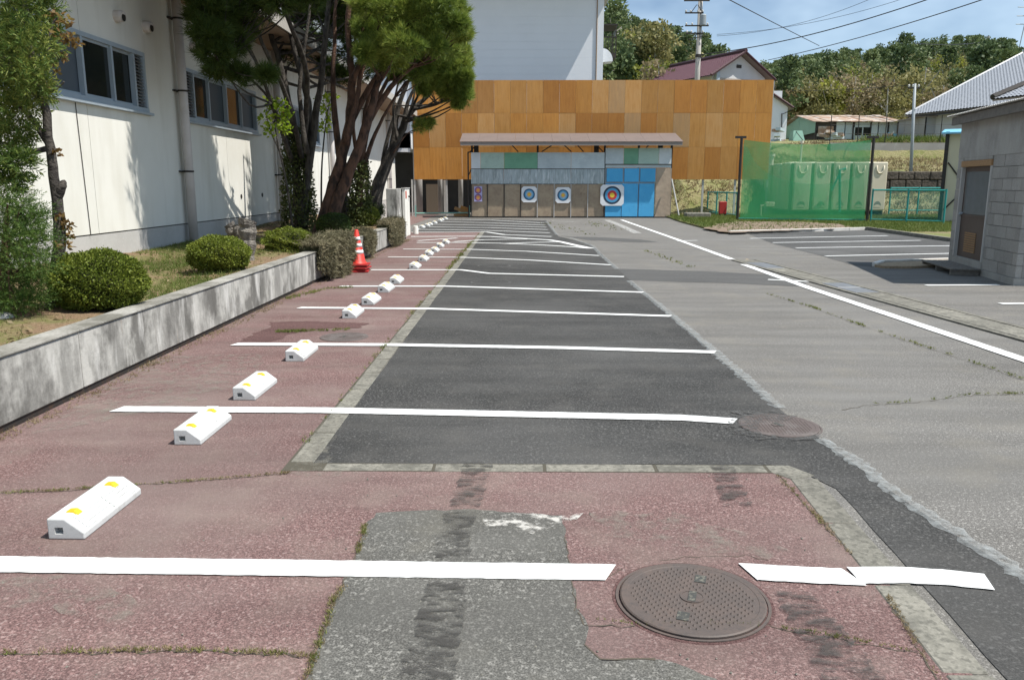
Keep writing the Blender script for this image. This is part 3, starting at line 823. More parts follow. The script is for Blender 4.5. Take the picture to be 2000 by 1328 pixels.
# steel balcony and white hood on its right side
bal = MB()
bx0, bx1 = gx1 + 0.02, A(1203, 80, by).x
bz0, bz1 = A(1190, 104, by).z, A(1190, 50, by).z
for (x, y) in ((bx0 + 0.03, by), (bx1, by), (bx0 + 0.03, by + 2), (bx1, by + 2)):
    bal.box(x - 0.03, y - 0.03, bz0, x + 0.03, y + 0.03, bz1)
bal.box(bx0, by - 0.03, bz1, bx1 + 0.1, by + 2.03, bz1 + 0.08)
bal.box(bx0, by - 0.03, bz0 - 0.3, bx1 + 0.03, by + 2.03, bz0)
bal.box(bx0, by - 0.025, bz0 + 0.9, bx1 + 0.03, by + 0.015, bz0 + 0.96)
for i in range(6):
    x = bx0 + 0.1 + (bx1 - bx0 - 0.1) * i / 6
    bal.box(x, by - 0.01, bz0, x + 0.03, by + 0.01, bz0 + 0.9)
bal.build('balcony', M['black'], gym)
hz0, hz1 = A(1185, 124, by - 2).z, A(1185, 97, by - 2).z
hd = MB(); n = 8
prof = [(gx1 + 0.02, hz0)] + [(gx1 + 0.02 + 0.62 * math.sin(t * math.pi / 2 / n + 0.0), hz0 + 0.06 + (hz1 - hz0 - 0.06) * math.cos(t * math.pi / 2 / n)) for t in range(n, -1, -1)]
hd.add([(x, by - 2.4, z) for x, z in prof] + [(x, by - 1.4, z) for x, z in prof], [tuple(range(len(prof))), tuple(range(2 * len(prof) - 1, len(prof) - 1, -1))] + [(i, i + len(prof), (i + 1) % len(prof) + len(prof), (i + 1) % len(prof)) for i in range(len(prof))])
hd.build('vent_hood', M['siding'], gym)

# ================================================================== plywood backstop
PY = 44.0
back = thing('plywood_backstop', 'long tall backstop wall of orange and brown plywood sheets', 'wall', (4, PY, 0))
pzs = [A(1000, v, PY).z for v in (351, 288, 221.5, 157)]
px0 = A(808, 300, PY).x; pw = (A(1506, 250, PY).x - px0) / 22
ROWS = ['AAAAPAADPAADPAPADPDPDP', 'DCDACPAAACDDDEDPEPCPAA', 'AAABBPPPDDACECPPDDPDAA']
for r, row in enumerate(ROWS):
    for c, ch in enumerate(row):
        d = random.uniform(0, 0.008)
        MB().box(px0 + c * pw + 0.004, PY - d, pzs[r] + 0.004, px0 + (c + 1) * pw - 0.004, PY + 0.014, pzs[r + 1] - 0.004).build('plywood_sheet', PLY[ch], back)
for c in range(0, 23, 2):
    x = px0 + c * pw
    MB().box(x - 0.05, PY + 0.05, 0 if c not in (0,) else 0, x + 0.05, PY + 0.15, pzs[3] - 0.05).build('post', M['postgrey'], back)
for z_ in (pzs[0] + 0.1, pzs[1], pzs[2], pzs[3] - 0.12):
    MB().box(px0, PY + 0.016, z_ - 0.045, px0 + 22 * pw, PY + 0.048, z_ + 0.045).build('rail', M['soffit'], back)
MB().tube([(px0 - 0.1, PY - 0.3, 0), (px0 - 0.1, PY - 0.3, pzs[0])], 0.04, 8).build('pole', M['postgrey'], back)
# green bar and scrap timber under the plywood
tag(MB().tube([A(812, 417, 42.5), A(918, 416, 42.5)], 0.035, 8).box(A(812, 417, 42.5).x - 0.03, 42.47, 0, A(812, 417, 42.5).x + 0.03, 42.53, 0.6).box(A(917, 417, 42.5).x - 0.03, 42.47, 0, A(917, 417, 42.5).x + 0.03, 42.53, 0.6).build('barrier_rail', mat('green_rail', (0.20, 0.42, 0.36), 0.5)), 'low pale green barrier rail in front of the dark undercroft', 'barrier')
scrap = thing('timber_pile', 'small heap of pale timber offcuts left of the archery shelter', 'timber', A(905, 420, 43.0))
for i, (u0, v0, u1, v1, w) in enumerate(((888, 405, 912, 414, 0.12), (900, 404, 916, 409, 0.16), (892, 416, 918, 421, 0.10), (896, 420, 916, 417, 0.08), (903, 403, 910, 417, 0.10))):
    a, b = A(u0, v0, 43.0 + 0.06 * i), A(u1, v1, 43.1 + 0.06 * i)
    d = (b - a).normalized(); s = Vector((0, 1, 0)); n_ = d.cross(s).normalized()
    MB().obox(a, d, s, n_, 0, 0, -w, (b - a).length, 0.05, w * 0.4).build('plank', PLY['C'] if i % 2 else PLY['E'], scrap)
MB().box(A(886, 420, 43).x, 43.0, 0.007, A(918, 420, 43).x, 43.6, 0.12).build('base_beam', PLY['E'], scrap)

# ================================================================== archery shelter
SY = 41.4
SX = lambda u: A(u, 350, SY).x
SZ = lambda v: A(1100, v, SY).z
M['shed_roof'] = mat('shelter_roof_metal', (0.165, 0.128, 0.115), 0.6, [(1.2, 0.4, 0.7, (0.14, 0.11, 0.10), 0.7)], spec=0.4)
M['tarp'] = mat('pale_sheet', (0.47, 0.54, 0.56), 0.7, [(2.5, 0.4, 0.7, (0.36, 0.42, 0.45), 0.6), (9, 0.5, 0.7, (0.55, 0.60, 0.60), 0.5)], rand=0.05)
M['tarp_w'] = mat('white_sheet', (0.62, 0.66, 0.68), 0.7, [(2.5, 0.4, 0.7, (0.52, 0.56, 0.58), 0.6)])
M['tarp_pg'] = mat('pale_green_sheet', (0.40, 0.53, 0.46), 0.7, [(2.5, 0.4, 0.7, (0.31, 0.42, 0.38), 0.6), (14, 0.6, 0.75, (0.2, 0.25, 0.22), 0.6)])
M['tarp_g'] = mat('green_sheet', (0.165, 0.36, 0.24), 0.7, [(2.5, 0.4, 0.7, (0.12, 0.28, 0.19), 0.6), (14, 0.62, 0.75, (0.3, 0.42, 0.35), 0.5)])
M['polyc'] = mat('stained_corrugated_sheet', (0.40, 0.46, 0.48), 0.6, [(3.2, 0.42, 0.66, (0.27, 0.315, 0.32), 0.9, (3, 1, 0.35)), (5, 0.52, 0.7, (0.56, 0.61, 0.62), 0.8, (2.2, 1, 0.5))], rand=0.05)
M['butt'] = mat('straw_board', (0.36, 0.285, 0.20), 0.9, [(2.2, 0.38, 0.66, (0.27, 0.205, 0.15), 0.8), (7, 0.5, 0.75, (0.20, 0.14, 0.10), 0.6), (25, 0.5, 0.7, (0.44, 0.36, 0.26), 0.5, (1, 1, 3))], rand=0.08)
M['foam'] = mat('blue_foam', (0.075, 0.38, 0.68), 0.7, [(3, 0.45, 0.7, (0.10, 0.44, 0.72), 0.6), (12, 0.6, 0.75, (0.04, 0.2, 0.42), 0.7)], rand=0.06)
M['foam_edge'] = mat('foam_joint', (0.40, 0.45, 0.47), 0.7)
M['sack'] = mat('hessian_sheet', (0.42, 0.33, 0.25), 0.9, [(2, 0.4, 0.7, (0.33, 0.255, 0.195), 0.8), (20, 0.5, 0.7, (0.50, 0.41, 0.31), 0.5)], (3, 0.4, 0.05))
shed = thing('archery_shelter', 'roofed archery shelter faced with pale, green, tan and blue boards', 'shelter', (2.5, SY, 0))
def pan(name, u0, v0, u1, v1, m, t=0.04, y=0.0, parent=shed, gap=0.006):
    return MB().box(SX(u0) + gap, SY + y, SZ(v1) + gap, SX(u1) - gap, SY + y + t, SZ(v0) - gap).build(name, m, parent)
ub = [920.4, 938.8, 984.6, 1049.7, 1115, 1180.4]
for (a, b), m in zip(zip(ub, ub[1:]), ('tarp_w', 'tarp_pg', 'tarp_g', 'tarp', 'tarp')):
    pan('upper_sheet', a, 298, b, 329.8, M[m], 0.02, random.uniform(0, 0.01))
ub2 = [920.4, 984, 1049.7, 1115, 1180.4]
for a, b in zip(ub2, ub2[1:]):
    n = 16; x0, x1 = SX(a) + 0.004, SX(b) - 0.004; vs = []; fs = []
    for i in range(n * 2 + 1):
        x = x0 + (x1 - x0) * i / (n * 2); y = SY - 0.02 + (0.018 if i % 2 else 0)
        vs += [(x, y, SZ(359.4)), (x, y, SZ(331))]
    fs = [(2 * i, 2 * i + 2, 2 * i + 3, 2 * i + 1) for i in range(n * 2)]
    k = len(vs)
    vs += [(x, y + 0.012, z) for x, y, z in vs]
    fs += [(k + 2 * i + 1, k + 2 * i + 3, k + 2 * i + 2, k + 2 * i) for i in range(n * 2)] + [(2 * i + 1, 2 * i + 3, k + 2 * i + 3, k + 2 * i + 1) for i in range(n * 2)] + [(k + 2 * i, k + 2 * i + 2, 2 * i + 2, 2 * i) for i in range(n * 2)]
    MB().add(vs, fs).build('corrugated_sheet', M['polyc'], shed)
bb = [920.4, 951.7, 984.6, 1017, 1049.7, 1082.6, 1115.5, 1148.6, 1180.8]
for a, b in zip(bb, bb[1:]):
    pan('butt_board', a, 359.8, b, 423.6, M['butt'], 0.12, random.uniform(0, 0.02), gap=0.022)
for i, u in enumerate(bb):
    MB().box(SX(u) - 0.02, SY - 0.03, 0.02, SX(u) + 0.02, SY + 0.1, SZ(359.8)).build('board_post', M['black'] if i < 4 or i == 8 else M['postgrey'], shed)
ub3 = [1181.3, 1217, 1245.5, 1285.4, 1310]
for (a, b), m in zip(zip(ub3, ub3[1:]), ('tarp', 'tarp_g', 'tarp_pg', 'tarp_w')):
    pan('upper_sheet', a, 289.4, b, 321, M[m], 0.02, -0.03)
pan('pale_strip', 1182, 322, 1310, 328.4, M['tarp'], 0.03)
for a, b in ((1184.5, 1216.5), (1219, 1248), (1250, 1280.5)):
    pan('blue_foam_block', a, 328.8, b, 356, M['foam'], 0.15, -0.02, gap=0.012)
for a, b in ((1183, 1214.5), (1215, 1247), (1248.5, 1279)):
    pan('blue_foam_block', a, 358.5, b, 423.4, M['foam'], 0.15, -0.03, gap=0.012)
pan('foam_backing', 1182, 328.6, 1281, 424, M['foam_edge'], 0.05, 0.08)
pan('hessian_sheet', 1281, 328.8, 1311.5, 423.6, M['sack'], 0.06, -0.01)
fr = MB()
MB().box(SX(920), SY + 0.02, SZ(331), SX(1181), SY + 0.06, SZ(329.6)).box(SX(1181), SY - 0.04, SZ(322.2), SX(1311), SY - 0.0, SZ(320.8)).build('frame_rail', M['black'], shed)
MB().box(SX(920), SY - 0.02, 0.006, SX(1312), SY + 0.1, 0.06).build('foot_rail', M['black'], shed)
zt = SZ(283)
for u in (922, 1050, 1181, 1247, 1311):
    MB().box(SX(u) - 0.05, SY + 0.14, 0, SX(u) + 0.05, SY + 0.24, zt).build('post', M['black'], shed)
for u in (930, 1165, 1290):
    MB().box(SX(u) - 0.12, SY + 0.3, SZ(299), SX(u) + 0.12, SY + 0.4, zt).build('hanger', M['black'], shed)
for (u0, v0, u1, v1) in ((1058, 297, 1078, 284), (1102, 284, 1116, 297), (1140, 297, 1128, 284), (1178, 297, 1165, 284), (1000, 284, 1012, 297), (1262, 289, 1268, 283), (918, 297, 930, 284), (914, 345, 921, 330)):
    MB().tube([A(u0, v0, SY + 0.12), A(u1, v1, SY + 0.12)], 0.028, 6).build('brace', M['black'], shed)
MB().tube([(SX(914.5), SY + 0.05, 0.0), (SX(914.5), SY + 0.05, SZ(297))], 0.035, 8).tube([(SX(914.5), SY + 0.05, SZ(297.5)), (SX(922), SY + 0.05, SZ(297.5))], 0.03, 8).build('side_pole', M['black'], shed)
MB().box(SX(922), SY + 2.2, SZ(299), SX(1310), SY + 2.25, zt + 0.1).build('back_sheet', M['dark_in'], shed) if False else None
# monopitch roof of separate sheets
FY, RYs = 40.84, 43.0
ez, rz = A(1100, 276.5, FY).z, A(1100, 260.5, RYs).z
ex0, ex1 = A(897.6, 276, FY).x, A(1334.7, 276, FY).x
nsh = 12
for i in range(nsh):
    x0 = ex0 + (ex1 - ex0) * i / nsh; x1 = ex0 + (ex1 - ex0) * (i + 1) / nsh
    g = 0.003
    MB().add([(x0 + g, FY, ez), (x1 - g, FY, ez), (x1 - g, RYs, rz), (x0 + g, RYs, rz), (x0 + g, FY, ez - 0.03), (x1 - g, FY, ez - 0.03), (x1 - g, RYs, rz - 0.03), (x0 + g, RYs, rz - 0.03)], [(0, 1, 2, 3), (7, 6, 5, 4), (0, 4, 5, 1), (1, 5, 6, 2), (2, 6, 7, 3), (3, 7, 4, 0)]).build('roof_sheet', M['shed_roof'], shed)
MB().box(ex0 + 0.03, FY + 0.02, ez - 0.20, ex1 - 0.03, FY + 0.06, ez - 0.035).build('eave_board', M['rooftop'], shed)
for i in range(9):
    x = ex0 + 0.3 + (ex1 - ex0 - 0.6) * i / 8
    MB().add([(x - 0.03, FY + 0.08, ez - 0.18), (x + 0.03, FY + 0.08, ez - 0.18), (x + 0.03, RYs - 0.1, rz - 0.18), (x - 0.03, RYs - 0.1, rz - 0.18), (x - 0.03, FY + 0.08, ez - 0.04), (x + 0.03, FY + 0.08, ez - 0.04), (x + 0.03, RYs - 0.1, rz - 0.04), (x - 0.03, RYs - 0.1, rz - 0.04)], [(3, 2, 1, 0), (4, 5, 6, 7), (0, 1, 5, 4), (1, 2, 6, 5), (2, 3, 7, 6), (3, 0, 4, 7)]).build('rafter', M['black'], shed)
MB().box(ex0 + 0.05, SY + 0.1, zt, ex1 - 0.05, SY + 0.2, zt + 0.1).build('beam', M['black'], shed)

# target faces pinned on the boards
T = {n: mat('target_' + n, c, 0.6) for n, c in dict(white=(0.72, 0.74, 0.76), black=(0.03, 0.05, 0.08), navy=(0.035, 0.085, 0.16), blue=(0.09, 0.33, 0.56), pale=(0.33, 0.45, 0.52), red=(0.50, 0.05, 0.05), yellow=(0.75, 0.55, 0.06), orange=(0.72, 0.36, 0.07), lilac=(0.42, 0.40, 0.66), purple=(0.16, 0.10, 0.22), rose=(0.55, 0.20, 0.20), pink=(0.72, 0.42, 0.42)).items()}
def target(u0, v0, u1, v1, rings, label, y, chamfer=0.14, spots=None, board='white'):
    x0, x1, z0, z1 = SX(u0), SX(u1), SZ(v1), SZ(v0)
    cx, cz = (x0 + x1) / 2, (z0 + z1) / 2
    t = thing('archery_target', label, 'target', (cx, SY + y, z0), 'archery target faces')
    c = chamfer * (x1 - x0)
    poly = [(x0 + c, z0), (x1 - c, z0), (x1, z0 + c), (x1, z1 - c), (x1 - c, z1), (x0 + c, z1), (x0, z1 - c), (x0, z0 + c)] if c > 0 else [(x0, z0), (x1, z0), (x1, z1), (x0, z1)]
    n = len(poly)
    MB().add([(x, SY + y, z) for x, z in poly] + [(x, SY + y + 0.02, z) for x, z in poly], [tuple(range(n)), tuple(range(2 * n - 1, n - 1, -1))] + [(i, i + n, (i + 1) % n + n, (i + 1) % n) for i in range(n)]).build('face_board', T[board], t)
    for (sx, sz, sr) in (spots or [(cx, cz, (x1 - x0) / 2)]):
        for i, (fr_, col) in enumerate(rings):
            yy = SY + y - 0.003 - 0.002 * i
            MB().tube([(sx, yy + 0.0015, sz), (sx, yy - 0.0005, sz)], sr * fr_, 28).build('ring', T[col], t)
    return t
RB = [(0.76, 'navy'), (0.62, 'blue'), (0.46, 'pale'), (0.30, 'blue'), (0.26, 'orange'), (0.12, 'yellow')]
RB = [(0.74, 'navy'), (0.58, 'blue'), (0.44, 'pale'), (0.25, 'orange'), (0.12, 'yellow')]
target(1018.5, 364.5, 1048.7, 395.6, RB, 'blue ringed target on white face, left of the two medium ones', -0.06)
target(1085, 366, 1115, 397, RB, 'blue ringed target on white face, right of the two medium ones', -0.06)
target(1173, 361, 1219, 402, [(0.76, 'black'), (0.60, 'blue'), (0.40, 'red'), (0.20, 'yellow')], 'largest target with red centre beside the blue foam blocks', -0.09, 0.10)
sx0 = (SX(925.8) + SX(941.6)) / 2
target(925.8, 364.5, 941.6, 394, [(0.88, 'purple'), (0.62, 'rose'), (0.36, 'orange')], 'small double target with two purple ringed spots at far left', -0.06, 0, [(sx0, SZ(372), 0.2), (sx0, SZ(386), 0.2)], 'lilac')
lp = MB().tube([A(1312, 350, SY - 0.2), A(1326, 421, SY - 0.9)], 0.035, 8).build('leaning_pole', M['postgrey'])
tag(lp, 'thin pole leaning against the right end of the archery shelter', 'pole')

# ================================================================== planter wall, bed, gate posts
def stained(name):
    k = NT(name)
    co = k.coord()
    cur = k.mix(k.rng(k.noise(co, 1.6, (1, 1, 0.6), 5), 0.35, 0.7), (0.50, 0.49, 0.455), (0.36, 0.35, 0.325))
    st = k.noise(co, 4.0, (1, 1.1, 0.33), 6, 0.62, off=(3, 0, 0))
    cur = k.mix(k.rng(st, 0.44, 0.60, 0, 0.78), cur, (0.21, 0.205, 0.19))
    st2 = k.noise(co, 1.5, (1, 1, 0.7), 6, 0.66, off=(8, 3, 1))
    cur = k.mix(k.rng(st2, 0.47, 0.60, 0, 0.80), cur, (0.095, 0.091, 0.083))
    pale = k.noise(co, 3.4, (1, 1.4, 0.3), 5, 0.6, off=(2, 9, 5))
    cur = k.mix(k.rng(pale, 0.54, 0.68, 0, 0.8), cur, (0.62, 0.61, 0.58))
    rust = k.noise(co, 5, (1, 1.6, 0.12), 3, 0.5, off=(5, 5, 5))
    cur = k.mix(k.rng(rust, 0.68, 0.76, 0, 0.5), cur, (0.33, 0.22, 0.14))
    k.l(cur, k.b.inputs['Base Color'])
    k.b.inputs['Roughness'].default_value = 0.92
    k.b.inputs['Specular IOR Level'].default_value = 0.2
    b = k.n('ShaderNodeBump'); b.inputs['Strength'].default_value = 0.35; b.inputs['Distance'].default_value = 0.012
    k.l(k.noise(co, 30, detail=6), b.inputs['Height']); k.l(b.outputs[0], k.b.inputs['Normal'])
    return k.m
M['stained'] = stained('stained_concrete')
M['coping'] = mat('mossy_coping', (0.27, 0.26, 0.235), 0.95, [(3, 0.42, 0.62, (0.13, 0.125, 0.105), 0.85), (1.2, 0.5, 0.68, (0.40, 0.39, 0.36), 0.6), (30, 0.5, 0.7, (0.09, 0.088, 0.075), 0.6)], (40, 0.5, 0.008))
pw_ = thing('planter_wall', 'low stained concrete retaining wall in front of the shrub bed', 'wall', (-3.65, 10, 0))
js = [-5.9, 0.2, 6.33, 12.55, 18.7, 25.3]
for a, b in zip(js, js[1:]):
    o = MB().box(-3.78, a + 0.007, 0.055, -3.585, b - 0.007, 0.52).build('wall_segment', M['stained'], pw_, bevel=0.008)
    MB().box(-3.79, a + 0.004, 0.524, -3.572, b - 0.004, 0.545).build('coping', M['coping'], o, bevel=0.006)
MB().box(-3.77, -5.9, -0.1, -3.60, 25.3, 0.09).build('footing', M['black'], pw_)  # black strip stands in for the dark gap under the wall

def bed_z(x, y):
    t = min(1, max(0, (-3.8 - x) / 3.0))
    return 0.50 + 0.05 * t + 0.022 * math.sin(1.9 * x + 0.7 * y) + 0.02 * math.sin(1.3 * y + 2 * x) + (0.22 * min(1, max(0, (y - 19) / 6)) * t)
nx, ny = 26, 200
vs = [(-3.775 - (3.06) * i / nx, -5.9 + 31.6 * j / ny, bed_z(-3.775 - 3.06 * i / nx, -5.9 + 31.6 * j / ny) + random.uniform(-0.008, 0.008)) for j in range(ny + 1) for i in range(nx + 1)]
fs = [(j * (nx + 1) + i, (j + 1) * (nx + 1) + i, (j + 1) * (nx + 1) + i + 1, j * (nx + 1) + i + 1) for j in range(ny) for i in range(nx)]
bed = MB().add(vs, fs).build('planting_bed', M['soil']); bed['kind'] = 'structure'
if bed.data.polygons[0].normal.z < 0: bed.data.flip_normals()
MB().box(-6.83, 25.3, 0.0, -4.3, 25.7, 0.6).build('bed_end_wall', M['stained'], pw_)

tag(MB().box(-4.22, 25.45, 0, -3.88, 26.7, 1.56).build('gate_pillar', M['stained'], bevel=0.015), 'thick grey concrete gate pillar at the end of the planter', 'pillar')
gp2 = thing('gate_post', 'slim white gate post with small red plate beside the thick pillar', 'post', (-3.8, 26.8, 0))
MB().box(-3.85, 26.35, 0, -3.75, 27.4, 1.56).build('slab', M['stucco'], gp2, bevel=0.01)
MB().box(-3.748, 26.42, 1.25, -3.735, 26.62, 1.48).build('red_plate', mat('red_plate', (0.52, 0.09, 0.05), 0.5), gp2)
MB().tube([(-3.75, 27.1, 1.3), (-3.68, 27.1, 1.28)], 0.03, 8).build('latch', M['black'], gp2)
MB().box(-3.872, 26.33, 1.56, -3.73, 27.42, 1.585).build('cap', M['postgrey'], gp2)
tag(MB().tube([(-3.62, 27.8, 0.0), (-3.62, 27.8, 0.28)], [0.10, 0.085], 12).build('bollard_stub', M['stucco'], bevel=0.01), 'short white stub post at the foot of the gate posts', 'post')

# ================================================================== wheel stops
M['stop'] = mat('wheel_stop_concrete', (0.52, 0.53, 0.525), 0.8, [(2.0, 0.4, 0.7, (0.46, 0.465, 0.455), 0.6), (40, 0.52, 0.7, (0.40, 0.40, 0.385), 0.5), (7, 0.56, 0.7, (0.34, 0.325, 0.30), 0.5)], (80, 0.15, 0.003), rand=0.04)
M['refl'] = mat('yellow_reflector', (0.62, 0.42, 0.02), 0.4, spec=0.5)
M['recess'] = mat('stop_recess_shade', (0.22, 0.22, 0.21), 0.9)
LS = 0.58
def stop_body():
    o = [(0, 0), (0.18, 0), (0.18, 0.035), (0.088, 0.106), (0.0, 0.106)]
    h = [(0.036, 0.028), (0.078, 0.028), (0.078, 0.062), (0.036, 0.062)]
    m = MB()
    for y, flip in ((0, False), (LS, True)):
        n = len(m.v)
        vs = [(x, y, z) for x, z in o] + [(x, y, z) for x, z in h] + [(x, y + (0.03 if not flip else -0.03), z) for x, z in h]
        fs = [(0, 1, 6, 5), (1, 2, 7, 6), (2, 3, 7), (3, 4, 8, 7), (4, 0, 5, 8), (5, 6, 10, 9), (6, 7, 11, 10), (7, 8, 12, 11), (8, 5, 9, 12), (9, 10, 11, 12)]
        m.add(vs, [tuple(reversed(f)) for f in fs] if flip else fs)
    # long faces
    b = 13
    m.f += [(1, b + 1, b + 2, 2), (2, b + 2, b + 3, 3), (3, b + 3, b + 4, 4), (4, b + 4, b + 0, 0), (0, b + 0, b + 1, 1)]
    return m
def make_stop():
    t = thing('wheel_stop', 'x', 'wheel stop')
    me_b = stop_body().build('body', M['stop'], t)
    bm = bmesh.new(); bm.from_mesh(me_b.data)
    bmesh.ops.recalc_face_normals(bm, faces=bm.faces)
    es = [e for e in bm.edges if len(e.link_faces) == 2 and e.calc_face_angle(0) > 0.4 and all((abs(v.co.x - 0.057) > 0.03 or abs(v.co.z - 0.045) > 0.03) for v in e.verts)]
    bmesh.ops.bevel(bm, geom=es, offset=0.007, segments=2, affect='EDGES', profile=0.5)
    bm.to_mesh(me_b.data); bm.free()
    d = Vector((0.092, 0, -0.071)).normalized(); nrm = Vector((0.071, 0, 0.092)).normalized()
    a = Vector((0.088, 0, 0.106))
    for k in range(4):
        s = 0.018 + 0.025 * k
        for (y0, y1) in ((0.05, 0.275), (0.305, 0.53)):
            MB().obox(a, d, Vector((0, 1, 0)), nrm, s, y0, -0.002, s + 0.013, y1, 0.004).build('tread_rib', M['stop'], t)
    for y in (0.10, 0.46):
        MB().add([(0.052, y - 0.023, 0.105), (0.088, y - 0.023, 0.105), (0.108, y - 0.023, 0.088), (0.108, y + 0.023, 0.088), (0.088, y + 0.023, 0.105), (0.052, y + 0.023, 0.105),
                  (0.056, y - 0.018, 0.112), (0.090, y - 0.019, 0.114), (0.113, y - 0.019, 0.096), (0.113, y + 0.019, 0.096), (0.090, y + 0.019, 0.114), (0.056, y + 0.018, 0.112)],
                 [(6, 7, 10, 11), (7, 8, 9, 10), (0, 1, 7, 6), (1, 2, 8, 7), (2, 3, 9, 8), (3, 4, 10, 9), (4, 5, 11, 10), (5, 0, 6, 11)]).build('reflector', M['refl'], t)
    MB().box(0.037, 0.0285, 0.029, 0.077, 0.0295, 0.061).build('end_recess_shade', M['recess'], t)  # darker plate puts the shade of the recess into its colour
    return t
ORD = ['nearest the camera', 'second nearest the camera', 'third from the camera', 'fourth from the camera', 'fifth from the camera', 'sixth from the camera', 'seventh from the camera', 'eighth from the camera']
near = [(-2.295, 3.60, 0), (-2.292, 5.03, 0), (-2.294, 6.14, 0), (-2.285, 7.56, 0), (-2.288, 10.09, 0), (-2.266, 11.25, 0), (-2.272, 12.60, 0), (-2.256, 13.69, 0)]
mid = [(-2.255, 16.15, 0), (-2.273, 17.78, 0), (-2.30, 19.20, 0), (-2.265, 20.2, 0), (-2.276, 21.7, 0), (-2.24, 23.0, 0)]
far = [(-3.994, 29.8, 0), (-3.951, 31.4, 0), (-3.889, 32.7, 0), (-3.867, 33.6, 0), (-3.831, 35.0, 0), (-3.801, 37.1, 0), (-3.80, 38.0, 0), (-3.762, 39.3, 0)]
MIDW = ['first', 'second', 'third', 'fourth', 'fifth', 'sixth', 'seventh', 'eighth']
stop0 = make_stop()
allst = [(p, 'white concrete wheel stop with yellow reflectors, %s' % ORD[i], 'wheel stops along the near red strip') for i, p in enumerate(near)]
allst += [(p, 'small looking white wheel stop, %s of the middle row beyond the traffic cones' % MIDW[i], 'wheel stops in the middle row') for i, p in enumerate(mid)]
allst += [(p, 'distant white wheel stop, %s of the far row past the gate posts' % MIDW[i], 'wheel stops in the far row') for i, p in enumerate(far)]
rs = random.Random(3)
for i, (p, lab, grp) in enumerate(allst):
    o = stop0 if i == 0 else copy_tree(stop0)
    o.location = (p[0], p[1], 0.0035)
    o.rotation_euler.z = R(rs.uniform(-1.2, 1.2))
    tag(o, lab, 'wheel stop', grp)

# ================================================================== stacked traffic cones
M['cone_red'] = mat('cone_red', (0.58, 0.04, 0.025), 0.45, [(5, 0.45, 0.7, (0.52, 0.03, 0.02), 0.6)], spec=0.4)
M['cone_base'] = mat('cone_base', (0.36, 0.022, 0.022), 0.55, [(5, 0.45, 0.7, (0.24, 0.02, 0.02), 0.7)], spec=0.35)
M['cone_white'] = mat('cone_reflective_band', (0.78, 0.78, 0.77), 0.4)
cb = G(699, 531)
for i, lab in enumerate(('red traffic cone at the bottom of the stack, only its base showing', 'red traffic cone in the middle of the stack', 'red and white striped traffic cone on top of the stack')):
    z0 = 0.004 + 0.062 * i
    t = thing('traffic_cone', lab, 'traffic cone', (cb.x, cb.y, z0), 'stacked traffic cones')
    ang = R((6, -5, 2)[i])
    ax, ay = Vector((math.cos(ang), math.sin(ang), 0)), Vector((-math.sin(ang), math.cos(ang), 0))
    c = Vector((cb.x, cb.y, z0))
    MB().obox(c, ax, ay, Vector((0, 0, 1)), -0.222, -0.222, 0, 0.222, 0.222, 0.038).build('base', M['cone_base'], t, bevel=0.012, seg=2)
    def rad(h): return 0.172 - 0.134 * (h / 0.67)
    MB().lathe([(0.205, 0.039), (0.182, 0.055), (rad(0.08), 0.08), (rad(0.69), 0.69), (rad(0.69) * 0.8, 0.70)], c, 28).build('cone', M['cone_red'], t, smooth=True)
    if i == 2:
        for h0, h1 in ((0.235, 0.305), (0.365, 0.435), (0.495, 0.56)):
            MB().lathe([(rad(h0) + 0.003, h0), (rad(h1) + 0.003, h1)], c, 28).build('white_band', M['cone_white'], t, smooth=True)

